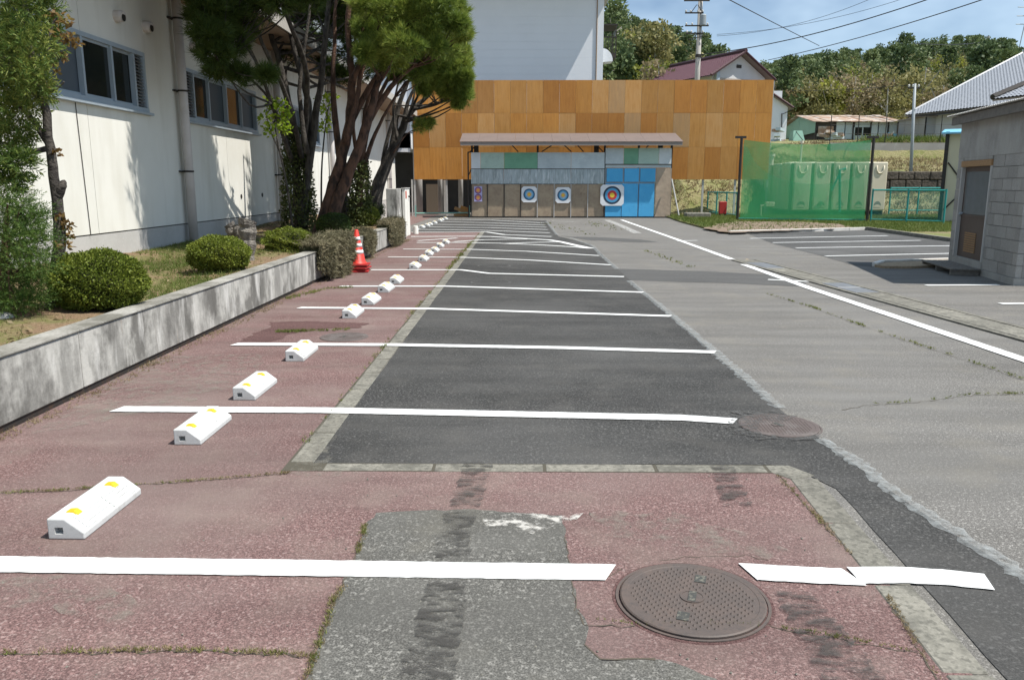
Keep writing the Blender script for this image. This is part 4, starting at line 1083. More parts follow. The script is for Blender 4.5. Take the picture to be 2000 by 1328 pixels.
# ================================================================== manhole covers
M['iron_worn'] = mat('dusty_iron', (0.105, 0.085, 0.080), 0.85, [(6, 0.45, 0.68, (0.16, 0.145, 0.138), 0.7), (30, 0.5, 0.7, (0.09, 0.075, 0.068), 0.6)], (60, 0.3, 0.004))
def manhole(c, r, label, studs=True, tilt=0.25, z=0.012, plates=True, im='iron'):
    t = thing('manhole_cover', label, 'manhole cover', (c.x, c.y, z))
    MB().lathe([(r + 0.018, -0.02), (r + 0.018, 0.001), (r + 0.006, 0.001), (r + 0.006, -0.008)], (c.x, c.y, z), 56).build('frame', M[im], t)
    MB().lathe([(r, -0.01), (r, 0.006), (r - 0.006, 0.010), (r - 0.028, 0.010), (r - 0.030, 0.0085)], (c.x, c.y, z), 56).build('lid', M[im], t)
    if studs:
        sd = MB(); s = 0.027
        d1 = Vector((math.cos(tilt), math.sin(tilt), 0)); d2 = Vector((-math.sin(tilt), math.cos(tilt), 0))
        n = int(r / s) + 1
        for i in range(-n, n + 1):
            for j in range(-n, n + 1):
                q = d1 * ((i + 0.5 * (j % 2)) * s) + d2 * (j * s * 0.82)
                if q.length > r - 0.05 or q.length < 0.055: continue
                if plates and any(abs((q - pp).dot(d1)) < 0.028 and abs((q - pp).dot(d2)) < 0.036 for pp in (d2 * 0.165 + d1 * 0.02, d2 * -0.165 - d1 * 0.02)): continue
                p = Vector((c.x, c.y, z + 0.0084)) + q; h = 0.0085
                sd.add([p - d1 * h, p - d2 * h, p + d1 * h, p + d2 * h, p + Vector((0, 0, 0.0075))], [(0, 1, 4), (1, 2, 4), (2, 3, 4), (3, 0, 4)])
        so = sd.build('studs', M[im], t); so['kind'] = 'stuff'
        MB().lathe([(0.050, 0.0), (0.050, 0.0125), (0.044, 0.0125), (0.044, 0.0105)], (c.x, c.y, z), 28).build('centre_emblem', M[im], t)
        MB().obox(Vector((c.x, c.y, z)), d1, d2, Vector((0, 0, 1)), -0.016, -0.042, 0.009, 0.016, 0.042, 0.0135).build('emblem_bar', M['iron_dark'], t)
        if plates:
            for s_ in (1, -1):
                MB().obox(Vector((c.x, c.y, z)) + (d2 * 0.165 + d1 * 0.02) * s_, d1, d2, Vector((0, 0, 1)), -0.024, -0.032, 0.008, 0.024, 0.032, 0.0115).build('number_plate', M['iron_dark'], t)
    return t
mc = (G(1207, 1178) + G(1502, 1180)) / 2
mc = Vector((mc.x, 3.055, 0))
manhole(mc, 0.298, 'large studded iron manhole cover in the red apron in the foreground', tilt=-0.30, z=0.008)
sand = MB().lathe([(0.335, 0.0), (0.33, 0.0045), (0.30, 0.0045)], (mc.x, mc.y, 0), 40).build('manhole_bedding', M['red_dark']); sand['kind'] = 'structure'
manhole(G(1520, 832), 0.28, 'rusty manhole cover half under the edge of the new asphalt', True, 0.5, 0.002, False, 'iron_worn')
manhole(G(672, 659), 0.27, 'worn manhole cover in the red strip beside a wheel stop', True, 0.1, 0.001, False, 'iron_worn')
for cc, lab in ((G(958, 552.5), 'flush round cover ring in the dark asphalt between two bay lines'), (G(965, 520), 'farther round cover ring faintly showing in the dark asphalt')):
    t = thing('manhole_cover', lab, 'manhole cover', (cc.x, cc.y, 0.003))
    MB().lathe([(0.36, 0), (0.36, 0.006), (0.32, 0.006), (0.32, 0.002)], (cc.x, cc.y, 0.003), 40).build('ring', M['strip'], t)
    MB().lathe([(0.315, 0), (0.315, 0.004)], (cc.x, cc.y, 0.003), 40).build('lid', M['new'], t)

# ================================================================== concrete block shed on the right
M['block'] = mat('concrete_block', (0.33, 0.315, 0.29), 0.95, [(2, 0.4, 0.7, (0.25, 0.24, 0.22), 0.7), (45, 0.45, 0.7, (0.42, 0.40, 0.37), 0.6)], (70, 0.4, 0.006), rand=0.13)
M['render'] = mat('cement_render', (0.36, 0.345, 0.315), 0.95, [(1.6, 0.42, 0.66, (0.25, 0.24, 0.22), 0.8), (5, 0.45, 0.7, (0.43, 0.42, 0.39), 0.5, (1, 1, 0.5)), (40, 0.5, 0.7, (0.42, 0.41, 0.38), 0.4)], (35, 0.35, 0.006))
M['mortar'] = mat('mortar', (0.20, 0.19, 0.175), 0.95)
M['door'] = mat('brown_door', (0.085, 0.062, 0.050), 0.5, [(6, 0.4, 0.7, (0.11, 0.08, 0.065), 0.6)])
M['door_pane'] = mat('frosted_pane', (0.12, 0.125, 0.12), 0.25, [(5, 0.4, 0.7, (0.09, 0.095, 0.09), 0.6)])
M['timber'] = mat('bare_timber', (0.36, 0.22, 0.11), 0.8, [(6, 0.4, 0.7, (0.27, 0.16, 0.08), 0.7, (1, 3, 6))])
M['doorframe'] = mat('pale_frame', (0.46, 0.45, 0.43), 0.7)
M['greyboard'] = mat('weathered_wood', (0.19, 0.175, 0.155), 0.9, [(9, 0.4, 0.7, (0.12, 0.11, 0.10), 0.7)])
Nn = Vector((8.453, 13.651, 0)); Ff = Vector((9.088, 17.032, 0))
cax = (Ff - Nn).normalized(); cay = Vector((cax.y, -cax.x, 0)); UP = Vector((0, 0, 1)); CL = (Ff - Nn).length
def WS(u, v):
    d = _ray(u, v); t = (Nn - EYE).dot(cay) / d.dot(cay); p = EYE + d * t
    return (p - Nn).dot(cax), p.z
cs = thing('block_shed', 'grey concrete block shed with brown door and corrugated roof', 'shed', Nn)
ZR = WS(1870, 243)[1] - 0.02
zb = WS(1950, 303)[1]
d0, dzt = WS(1931, 326); d1, _ = WS(1882, 326)
d0b, dzb = WS(1915, 512)
dA, dB = d0b - 0.02, d1 + 0.0          # door opening along the wall
dzb = max(dzb, 0.25)
CD = 4.0
core = MB()
core.obox(Nn, cax, cay, UP, 0.03, 0.10, 0, dA - 0.002, CD, ZR - 0.01)
core.obox(Nn, cax, cay, UP, dB + 0.002, 0.10, 0, CL - 0.03, CD, ZR - 0.012)
core.obox(Nn, cax, cay, UP, dA, 0.14, 0, dB, CD, ZR - 0.014)
wall = core.build('wall', M['mortar'], cs)
MB().obox(Nn, cax, cay, UP, 0, 0, zb, CL, 0.12, ZR).build('render_band', M['render'], cs)
MB().obox(Nn, cax, cay, UP, 0.121, 0.0, zb, 0.30, CD, ZR).build('render_band', M['render'], cs) if False else None
MB().obox(Nn, cax, cay, UP, 0, 0.121, zb, 0.03, CD, ZR).build('render_band', M['render'], cs)
MB().obox(Nn, cax, cay, UP, dA, 0.0, dzt + 0.14, dB, 0.1, zb - 0.002).build('lintel_render', M['render'], cs) if zb > dzt + 0.16 else None
rows = 10; z0 = 0.12; rh = (zb - z0) / rows
def course(s0, s1, off, face):
    for r in range(rows):
        x = s0 - (off if r % 2 else 0.0)
        while x < s1 - 0.02:
            a, b = max(x, s0), min(x + 0.40, s1)
            if b - a > 0.03:
                d = random.uniform(0, 0.007)
                if face == 'door':
                    MB().obox(Nn, cax, cay, UP, a + 0.004, d, z0 + r * rh + 0.004, b - 0.004, 0.10, z0 + (r + 1) * rh - 0.004).build('block', M['block'], wall)
                else:
                    MB().obox(Nn, cax, cay, UP, d, a + 0.004, z0 + r * rh + 0.004, 0.03, b - 0.004, z0 + (r + 1) * rh - 0.004).build('block', M['block'], wall)
            x += 0.40
course(0.0, dA - 0.05, 0.2, 'door')
course(dB + 0.05, CL, 0.13, 'door')
course(0.101, 2.0, 0.2, 'front')
for q_ in ((-0.02, -0.02, dA - 0.05, 0.1, 0.118), (dB + 0.05, -0.02, CL + 0.02, 0.1, 0.118), (-0.02, 0.101, 0.03, CD, 0.117)):
    MB().obox(Nn, cax, cay, UP, q_[0], q_[1], 0, q_[2], q_[3], q_[4]).build('footing', M['render'], cs)
MB().obox(Nn, cax, cay, UP, dA - 0.05, -0.015, 0, dB + 0.05, 0.1, dzb).build('threshold', M['render'], cs)
fr = [(dA - 0.05, dA + 0.0, dzb, dzt + 0.02), (dB - 0.0, dB + 0.05, dzb, dzt + 0.02)]
for a, b, c, d in fr:
    MB().obox(Nn, cax, cay, UP, a, -0.02, c, b, 0.1, d).build('door_jamb', M['doorframe'], cs)
MB().obox(Nn, cax, cay, UP, dA - 0.05, -0.03, dzt + 0.02, dB + 0.05, 0.08, dzt + 0.135).build('door_head', M['timber'], cs)
door = MB().obox(Nn, cax, cay, UP, dA + 0.004, 0.05, dzb + 0.005, dB - 0.004, 0.09, dzt + 0.015).build('door', M['door'], cs)
dm = dzb + (dzt - dzb) * 0.47
dw = dB - dA
MB().obox(Nn, cax, cay, UP, dA + 0.10, 0.042, dm + 0.03, dB - 0.10, 0.049, dzt - 0.08).build('pane', M['door_pane'], door)
MB().obox(Nn, cax, cay, UP, dA + 0.004, 0.030, dm - 0.02, dB - 0.004, 0.049, dm + 0.02).build('mid_rail', M['door'], door)
gz0, gz1 = dzb + 0.12, dzb + 0.52
ga, gb = dA + dw * 0.36, dA + dw * 0.76
for i in range(9):
    z = gz0 + (gz1 - gz0) * i / 9
    MB().obox(Nn, cax, cay, UP, ga, 0.036, z, gb, 0.049, z + 0.028).build('vent_slat', M['timber'], door)
MB().tube([Nn + cax * (dB - 0.06) + cay * 0.05 + UP * (dm + 0.03), Nn + cax * (dB - 0.06) - cay * 0.01 + UP * (dm + 0.03)], 0.028, 10).build('handle', M['alu'], door)
# roof: corrugated sheet over timber fascia
zr0 = WS(1857, 238)[1] + 0.04
MB().obox(Nn, cax, cay, UP, -0.25, -0.16, ZR - 0.02, CL + 0.12, -0.11, ZR + 0.14).obox(Nn, cax, cay, UP, CL + 0.07, -0.11, ZR + 0.0, CL + 0.12, CD, ZR + 0.14).build('fascia', M['greyboard'], cs)
MB().obox(Nn, cax, cay, UP, -0.24, -0.109, ZR + 0.001, CL + 0.069, CD, ZR + 0.03).build('roof_deck', M['greyboard'], cs)
vs, fs = [], []; n = 96
for i in range(n + 1):
    s = -0.32 + (CL + 0.55) * i / n
    h = 0.016 if i % 2 else 0.0
    for t, zz in ((-0.24, ZR + 0.165), (CD + 0.2, ZR + 0.42)):
        p = Nn + cax * s + cay * t
        vs += [(p.x, p.y, zz + h), (p.x, p.y, zz + h - 0.008)]
for i in range(n):
    a = 4 * i; b = 4 * (i + 1)
    fs += [(a, a + 2, b + 2, b), (a + 1, b + 1, b + 3, a + 3), (a, b, b + 1, a + 1)]
MB().add(vs, fs).build('corrugated_roof', M['kerbwhite'], cs)
pal = thing('door_pallet', 'weathered wooden pallet step lying before the brown door', 'pallet', Nn + cax * ((dA + dB) / 2) - cay * 0.3)
for k in range(5):
    MB().obox(Nn, cax, cay, UP, dA - 0.15, -0.55 + k * 0.108, 0.10, dB + 0.25, -0.55 + k * 0.108 + 0.085, 0.125).build('slat', M['greyboard'], pal)
for s in (dA - 0.1, (dA + dB) / 2, dB + 0.15):
    MB().obox(Nn, cax, cay, UP, s, -0.54, 0.004, s + 0.07, -0.04, 0.10).build('bearer', M['greyboard'], pal)

# ================================================================== net, tank, fence, bank on the right
def netmat(name, col, alpha):
    k = NT(name)
    co = k.coord()
    k.b.inputs['Base Color'].default_value = (*col, 1)
    k.b.inputs['Roughness'].default_value = 0.8
    tl = k.n('ShaderNodeBsdfTranslucent'); tl.inputs['Color'].default_value = (*col, 1)
    m1 = k.n('ShaderNodeMixShader'); m1.inputs[0].default_value = 0.45
    k.l(k.b.outputs[0], m1.inputs[1]); k.l(tl.outputs[0], m1.inputs[2])
    tr = k.n('ShaderNodeBsdfTransparent')
    m2 = k.n('ShaderNodeMixShader')
    k.l(k.rng(k.noise(co, 1.2, (1, 1, 0.6), 3), 0.3, 0.7, alpha - 0.08, alpha + 0.08), m2.inputs[0])
    k.l(tr.outputs[0], m2.inputs[1]); k.l(m1.outputs[0], m2.inputs[2])
    k.l(m2.outputs[0], k.out.inputs['Surface'])
    return k.m
M['net'] = netmat('green_net', (0.065, 0.53, 0.20), 0.64)
M['net2'] = netmat('green_net_fold', (0.14, 0.60, 0.30), 0.34)
M['chain'] = netmat('wire_mesh', (0.05, 0.30, 0.26), 0.24)
M['teal'] = mat('teal_paint', (0.03, 0.27, 0.25), 0.5)
M['frp'] = mat('cream_tank', (0.66, 0.60, 0.47), 0.55, [(1.5, 0.4, 0.7, (0.58, 0.52, 0.40), 0.6)])
M['tankjoint'] = mat('tank_joint', (0.20, 0.24, 0.20), 0.7)
nl, nr = G(1440, 431, 0.07), G(1693, 434, 0.07)
zl = A(1448, 268, nl.y).z; zrr = A(1701, 268, nr.y).z
net = thing('net_screen', 'green net screen stretched between dark posts in front of the tank', 'net', (nl + nr) / 2)
MB().tube([nl - Vector((0, 0, 0.1)), Vector((nl.x, nl.y, zl))], 0.06, 10).build('post', M['black'], net)
MB().tube([nr - Vector((0, 0, 0.1)), Vector((nr.x, nr.y, zrr))], 0.06, 10).build('post', M['black'], net)
for p, z in ((nl, zl), (nr, zrr)):
    MB().box(p.x - 0.28, p.y - 0.05, z - 0.06, p.x + 0.2, p.y + 0.05, z + 0.04).build('pulley_arm', M['black'], net)
vs, fs = [], []; na, nb_ = 40, 16
for i in range(na + 1):
    t = i / na
    top = (zl * (1 - t) + zrr * t) - 0.12 - 0.20 * math.sin(math.pi * t) ** 0.9
    for j in range(nb_ + 1):
        q = j / nb_
        p = nl.lerp(nr, 0.02 + 0.96 * t)
        vs.append((p.x, p.y - 0.02 + 0.05 * math.sin(9 * t + 2 * q) * math.sin(math.pi * q), 0.10 + (top - 0.10) * q))
for i in range(na):
    for j in range(nb_):
        a = i * (nb_ + 1) + j
        fs.append((a, a + nb_ + 1, a + nb_ + 2, a + 1))
MB().add(vs, fs).build('netting', M['net'], net, smooth=True)
def on_net(u, v):
    d = _ray(u, v); nrm = Vector((nr.y - nl.y, -(nr.x - nl.x), 0)).normalized()
    t = (nl + nrm * 0.10 - EYE).dot(nrm) / d.dot(nrm)
    return EYE + d * t
cv = [(1452, 280), (1462, 292), (1472, 312), (1484, 326), (1500, 339), (1525, 350), (1555, 357), (1590, 361), (1630, 358), (1660, 350), (1688, 336)]
vs = [on_net(*c) for c in cv] + [on_net(u, 428) for u, v in cv]
MB().add(vs, [(i, i + 1, i + 1 + len(cv), i + len(cv)) for i in range(len(cv) - 1)]).build('net_fold', M['net2'], net)
MB().tube([nl + Vector((0, 0, 0.1)), nr + Vector((0, 0, 0.1))], 0.03, 6).build('bottom_rope', M['teal'], net)

TY = 42.3
tx0 = A(1546, 370, TY).x; tx1 = A(1729, 370, TY).x
tz0, tz1 = A(1640, 413, TY).z, A(1640, 317, TY).z
tank = thing('water_tank', 'long cream panel water tank with arched recesses behind the green net', 'tank', ((tx0 + tx1) / 2, TY, 0))
MB().box(tx0, TY + 0.05, tz0, tx1, TY + 6.2, tz1 - 0.05).build('body', M['tankjoint'], tank)
MB().box(tx0 - 0.05, TY + 0.2, 0.0, tx1 + 0.05, TY + 6.1, tz0).build('plinth', M['black'], tank)
us = [(1548, 1581), (1588, 1619), (1625, 1656), (1662, 1692), (1699, 1729)]
for a, b in us:
    x0, x1 = A(a, 370, TY).x, A(b, 370, TY).x
    p = MB().box(x0, TY - 0.12, tz0 + 0.06, x1, TY + 0.06, tz1).build('panel', M['frp'], tank, bevel=0.05, seg=2)
    cx = (x0 + x1) / 2; w = (x1 - x0)
    pts = [(cx - w * 0.24, TY - 0.135, tz1 - 0.18), (cx - w * 0.22, TY - 0.135, tz1 - 0.42), (cx - w * 0.1, TY - 0.135, tz1 - 0.56), (cx + w * 0.1, TY - 0.135, tz1 - 0.56), (cx + w * 0.22, TY - 0.135, tz1 - 0.42), (cx + w * 0.24, TY - 0.135, tz1 - 0.18)]
    MB().tube(pts, 0.035, 6).build('u_rib', M['frp'], p, smooth=True)
    n = 10; arc = [(cx + w * 0.24 * math.cos(math.pi * i / n), tz0 + 0.30 + 0.22 * math.sin(math.pi * i / n)) for i in range(n + 1)]
    MB().add([(x, TY - 0.124, z) for x, z in arc], [tuple(range(n, -1, -1))]).build('arch_shade', M['tankjoint'], p)  # flat dark sheet, paints the shade of an arched recess
    MB().add([(x * 0.999 + 0.001 * cx, TY - 0.13, tz0 + 0.10 + (z - tz0 - 0.30) * 0.6 + 0.12) for x, z in arc], [tuple(range(n, -1, -1))]).build('arch_sill', M['frp'], p)
for k in range(4):
    y0 = TY + 0.25 + k * 1.5
    MB().box(tx0 - 0.10, y0, tz0 + 0.06, tx0 + 0.02, y0 + 1.3, tz1 - 0.02).build('panel', M['frp'], tank, bevel=0.05, seg=2)
for k in range(5):
    x0 = tx0 + (tx1 - tx0) * k / 5
    MB().lathe([(0.62, 0.0), (0.45, 0.06), (0.15, 0.10), (0.05, 0.105)], (x0 + 0.45, TY + 1.2, tz1 - 0.06), 20).build('lid_dome', M['frp'], tank, smooth=True)
vp = A(1566, 280, TY + 0.8); MB().tube([(vp.x, TY + 0.8, tz1 - 0.1), (vp.x, TY + 0.8, vp.z)], 0.05, 8).tube([(vp.x, TY + 0.8, vp.z), (vp.x, TY + 0.8, vp.z + 0.12)], 0.10, 8).build('vent_pipe', M['frp'], tank)
vp2 = A(1496, 306, TY + 5); MB().tube([(tx0 + 0.4, TY + 5, tz1 - 0.1), (tx0 + 0.4, TY + 5, tz1 + 0.45)], 0.13, 10).lathe([(0.2, 0), (0.2, 0.14)], (tx0 + 0.4, TY + 5, tz1 + 0.45), 12).build('vent_cap', M['frp'], tank)
MB().tube([A(1640, 415, TY - 0.5), A(1640, 332, TY - 0.5), A(1652, 330, TY - 0.5)], 0.06, 8).tube([A(1640, 340, TY - 0.5), A(1624, 372, TY - 0.5)], 0.05, 8).build('feed_pipe', M['teal'], tank)
mb_ = thing('meter_box', 'small cream meter box on a bent pipe behind the green net', 'meter', A(1490, 425, 41.0))
a, b = A(1496, 395, 41.0), A(1513, 404, 41.0)
MB().box(a.x, 41.0, b.z, b.x, 41.25, a.z).build('box', M['frp'], mb_, bevel=0.02)
MB().tube([A(1486, 427, 41.1), A(1486, 402, 41.1), A(1497, 401, 41.1)], 0.05, 8).build('pipe', M['frp'], mb_)

def fence(name, label, pts, h, posts, zb=0.07):
    t = thing(name, label, 'fence', pts[0])
    for a, b in zip(pts, pts[1:]):
        MB().tube([(a.x, a.y, zb + h), (b.x, b.y, zb + h)], 0.035, 8).build('top_rail', M['teal'], t)
        MB().tube([(a.x, a.y, zb + 0.12), (b.x, b.y, zb + 0.12)], 0.025, 8).build('bottom_rail', M['teal'], t)
        n = posts
        for i in range(n + 1):
            p = a.lerp(b, i / n)
            MB().tube([(p.x, p.y, 0), (p.x, p.y, zb + h + 0.05)], 0.04, 8).build('post', M['teal'], t)
        MB().add([(a.x, a.y + 0.03, zb + 0.12), (b.x, b.y + 0.03, zb + 0.12), (b.x, b.y + 0.03, zb + h), (a.x, a.y + 0.03, zb + h)], [(0, 1, 2, 3)]).build('wire_mesh', M['chain'], t)
    return t
fence('wire_fence', 'low teal wire mesh fence between the net screen and the cream shed', [G(1700, 434, 0.07), G(1842, 438, 0.07)], 1.38, 2)
fence('wire_fence', 'short teal wire mesh fence left of the net screen behind the red post', [G(1381, 418, 0.07), G(1438, 424.5, 0.07)], 1.2, 3)
fence('wire_fence', 'farther teal wire mesh fence across the grass beyond the tank', [A(1735, 425, 43.5), A(1845, 425, 43.5)], 1.3, 2, 0.2)
rp_ = thing('hydrant_box', 'red hydrant box on legs standing beside the net screen', 'hydrant', G(1412, 427, 0.07))
a, b = A(1406, 394, 41.0), A(1419, 418, 41.0)
MB().box(a.x, 41.0, b.z, b.x, 41.25, a.z).build('cabinet', mat('hydrant_red', (0.36, 0.03, 0.03), 0.5), rp_, bevel=0.02)
MB().box(a.x + 0.03, 41.05, 0.0, a.x + 0.08, 41.2, b.z).box(b.x - 0.08, 41.05, 0.0, b.x - 0.03, 41.2, b.z).build('stand', M['black'], rp_)
tag(MB().box(A(1337, 425, 40).x, 39.6, 0.05, A(1385, 425, 40).x, 40.3, 0.32).build('concrete_slab', M['concrete'], bevel=0.04), 'rough concrete slab lying in the grass by the archery shelter', 'slab')

# cream shed with blue roof, mostly behind the block shed
sh = G(1842, 434, 0.07)
csd = thing('cream_shed', 'cream metal shed with blue roof behind the block shed', 'shed', sh)
SYc = sh.y
x0 = A(1846, 350, SYc).x; zt_ = A(1850, 262, SYc).z
M['creamwall'] = mat('cream_metal', (0.50, 0.46, 0.34), 0.7, [(1, 0.4, 0.7, (0.42, 0.38, 0.28), 0.6)])
M['bluesheet'] = mat('blue_roof_sheet', (0.16, 0.42, 0.58), 0.5)
o_ = Vector((x0, SYc, 0)); cx_ = Vector((0.87, -0.49, 0)).normalized(); cy_ = Vector((0.49, 0.87, 0)).normalized()
for k in range(5):
    MB().obox(o_, cx_, cy_, UP, k * 0.92 + 0.01, 0, 0.05, (k + 1) * 0.92 - 0.01, 0.05, zt_).build('wall_sheet', M['creamwall'], csd)
MB().obox(o_, cx_, cy_, UP, 0, 0.06, 0.05, 4.6, 4.0, zt_ - 0.02).build('body', M['creamwall'], csd)
MB().obox(o_, cx_, cy_, UP, -0.14, -0.06, 0, 0, 0.08, zt_ + 0.1).build('corner_post', M['black'], csd)
for za, zc in ((zt_ - 1.2, zt_ - 2.2), (0.6, 1.5)):
    MB().tube([o_ + cx_ * 0.05 - cy_ * 0.03 + UP * za, o_ + cx_ * 0.8 - cy_ * 0.03 + UP * zc], 0.03, 6).build('brace', M['black'], csd)
MB().obox(o_, cx_, (cy_ + UP * 0.10).normalized(), UP, -0.3, -0.35, zt_ + 0.02, 4.9, 2.6, zt_ + 0.09).build('roof', M['bluesheet'], csd)

# ------------------------------------------------------------------ bank, terrace and hill
SKY = [(700, 10), (1150, 5), (1180, 12), (1215, 25), (1250, 35), (1300, 48), (1340, 60), (1380, 82), (1420, 106), (1460, 120), (1500, 114), (1540, 104), (1580, 97), (1640, 88), (1700, 82), (1750, 78), (1800, 68), (1850, 64), (1900, 72), (1960, 86), (2000, 97), (2200, 120), (2600, 150)]
def skyline(u):
    return float(np.interp(u, [a for a, b in SKY], [b for a, b in SKY]))
def terrain(x, y):
    u = 1016 + FPX * x / max(y, 1)
    k = min(1, max(0, (x - 18) / 3))
    if y < 88:
        left = np.interp(y, [45, 46, 50, 60, 75, 88], [0.0, 1.2, 2.4, 4.0, 5.4, 6.6])
        right = np.interp(y, [43.0, 46, 52, 52.3, 60, 60.3, 75, 88], [0.02, 0.28, 1.2, 2.45, 3.55, 4.62, 5.6, 6.6])
        return left * (1 - k) + right * k if x > 12 else left * min(1, max(0, (x - 7.5) / 2))
    zt = A(u, skyline(u), 215).z - 9.6
    t = min(1, (y - 88) / 127)
    return 6.6 + (zt - 6.6) * (t * t * (3 - 2 * t) * 0.6 + t * 0.4)
ys = list(np.concatenate([np.arange(43, 52.1, 0.8), [52.3], np.arange(53, 60.1, 0.8), [60.3], np.arange(61, 88, 1.5), np.arange(88, 216, 4.0), np.arange(222, 420, 25)]))
xs = np.concatenate([np.arange(7.5, 60, 1.0), np.arange(60, 260, 6.0)])
vs = []
for y in ys:
    for x in xs:
        xx = x if y < 88 else x
        vs.append((xx, y, terrain(xx, y) + (random.uniform(-0.07, 0.07) if y < 90 else random.uniform(-0.3, 0.3)) - (0.0 if y > 43.5 else 0.1)))
nx_ = len(xs)
fs = [(j * nx_ + i, j * nx_ + i + 1, (j + 1) * nx_ + i + 1, (j + 1) * nx_ + i) for j in range(len(ys) - 1) for i in range(nx_ - 1)]
M['bank'] = mat('bank_grass', (0.25, 0.23, 0.11), 0.95, [(0.6, 0.42, 0.62, (0.155, 0.175, 0.05), 0.9), (5, 0.45, 0.7, (0.33, 0.28, 0.16), 0.7), (25, 0.5, 0.7, (0.10, 0.10, 0.04), 0.5)], (12, 0.8, 0.12))
hill = MB().add(vs, fs).build('hillside', M['bank']); hill['kind'] = 'structure'
M['earth'] = mat('shaded_bank_dark', (0.10, 0.085, 0.07), 0.95, [(1.5, 0.4, 0.7, (0.06, 0.05, 0.04), 0.8)], (6, 0.8, 0.1))  # dark tone stands in for the shaded cut below the bank
bw = thing('bank_shade_wall', 'dark stone wall standing in for the shaded cut below the dry grass bank', 'wall', (30, 51.9, 0.9))
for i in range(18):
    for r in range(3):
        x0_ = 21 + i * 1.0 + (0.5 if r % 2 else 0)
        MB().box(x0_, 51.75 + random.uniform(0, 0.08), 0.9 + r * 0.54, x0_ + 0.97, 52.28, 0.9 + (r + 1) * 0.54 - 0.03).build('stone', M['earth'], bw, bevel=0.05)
tw = thing('terrace_wall', 'pale concrete terrace wall along the top of the grass bank', 'wall', (38, 60, 3.6))
M['terr'] = mat('terrace_concrete', (0.36, 0.345, 0.32), 0.9, [(0.8, 0.4, 0.7, (0.27, 0.25, 0.23), 0.7, (1, 1, 0.5)), (3, 0.6, 0.72, (0.52, 0.5, 0.48), 0.7, (1, 1, 0.4))], rand=0.12)
xt = A(1620, 300, 60).x
for i in range(8):
    MB().box(xt + i * 3.0 + 0.01, 59.9, 3.0, xt + (i + 1) * 3.0 - 0.01, 60.25, 4.65).build('wall_panel', M['terr'], tw)
tf = thing('terrace_fence', 'thin dark wire fence on top of the terrace wall', 'fence', (38, 60.1, 4.65))
for i in range(13):
    x = xt + i * 2.0
    MB().tube([(x, 60.1, 4.6), (x, 60.1, 6.6)], 0.03, 6).build('post', M['black'], tf)
for z in (5.3, 5.95, 6.5):
    MB().tube([(xt, 60.1, z), (xt + 24, 60.1, z)], 0.012, 5).build('wire', M['black'], tf)

# ------------------------------------------------------------------ houses beyond
M['maroon'] = mat('maroon_tile', (0.115, 0.055, 0.065), 0.5, [(4, 0.4, 0.7, (0.15, 0.075, 0.085), 0.7)])
M['maroon_d'] = mat('maroon_ridge', (0.06, 0.025, 0.03), 0.5)
M['housewall'] = mat('house_wall', (0.55, 0.55, 0.55), 0.8, [(1, 0.4, 0.7, (0.48, 0.48, 0.48), 0.6)])
M['houselow'] = mat('house_panelling', (0.40, 0.35, 0.30), 0.8)
M['greytile'] = mat('grey_roof_tile', (0.27, 0.285, 0.31), 0.35, [(3, 0.4, 0.7, (0.22, 0.235, 0.26), 0.7)], spec=0.5)
def tiled_slope(e0, e1, r0, r1, pitch, name, m, parent, amp=0.05, th=0.08, courses=14):
    """pantile field between the eave e0-e1 and the ridge r0-r1: waves along the eave, steps up the slope"""
    nrm = (e1 - e0).cross(r0 - e0).normalized()
    if nrm.z < 0: nrm = -nrm
    n = max(2, int((e1 - e0).length / pitch)) * 2
    vs, fs = [], []
    for j in range(courses):
        for s in (0, 1):
            q = (j + s) / courses
            lift = 0.035 if s == 0 else 0.0
            for i in range(n + 1):
                t = i / n
                p = e0.lerp(e1, t).lerp(r0.lerp(r1, t), q) + nrm * (lift + (amp if i % 2 else 0))
                vs.append(p)
    w = n + 1
    for j in range(2 * courses - 1):
        for i in range(n):
            fs.append((j * w + i, j * w + i + 1, (j + 1) * w + i + 1, (j + 1) * w + i))
    o = MB().add(vs, fs).build(name, m, parent)
    if o.data.polygons[0].normal.dot(nrm) < 0: o.data.flip_normals()
    MB().add([p - nrm * 0.03 for p in (e0, e1, r1, r0)] + [p - nrm * (0.03 + th) for p in (e0, e1, r1, r0)], [(0, 1, 2, 3), (7, 6, 5, 4), (0, 4, 5, 1), (1, 5, 6, 2), (2, 6, 7, 3), (3, 7, 4, 0)]).build('roof_deck', M['rooftop'], o)
    return o
ap = A(1456, 102, 80); rd = Vector((-4.6, 9.0, 0)).normalized(); pp = Vector((rd.y, -rd.x, 0))
h1 = thing('maroon_roof_house', 'white gabled house with maroon tiled roof on the rise behind the plywood wall', 'house', (ap.x, ap.y, 6))
zap = ap.z; W_, H_, Lr = 4.0, 2.35, 11.5
eL = ap - pp * W_ - UP * H_; eR = ap + pp * W_ - UP * H_
tiled_slope(eL, eL + rd * Lr, ap, ap + rd * Lr, 0.3, 'roof', M['maroon'], h1, 0.06)
tiled_slope(eR, eR + rd * Lr, ap, ap + rd * Lr, 0.3, 'roof', M['maroon'], h1, 0.06)
MB().tube([ap + UP * 0.12 - rd * 0.1, ap + rd * Lr + UP * 0.12], 0.2, 8).build('ridge', M['maroon_d'], h1)
for e in (eL, eR):
    d = (e - ap)
    MB().tube([ap + UP * 0.02, e + UP * 0.02], 0.13, 6).build('verge', M['maroon_d'], h1)
q0 = ap + rd * 0.7 - UP * 0.2
g_ = [q0, q0 - pp * 3.3 - UP * 1.95, q0 - pp * 3.3 - UP * 8, q0 + pp * 3.3 - UP * 8, q0 + pp * 3.3 - UP * 1.95]
k = len(g_)
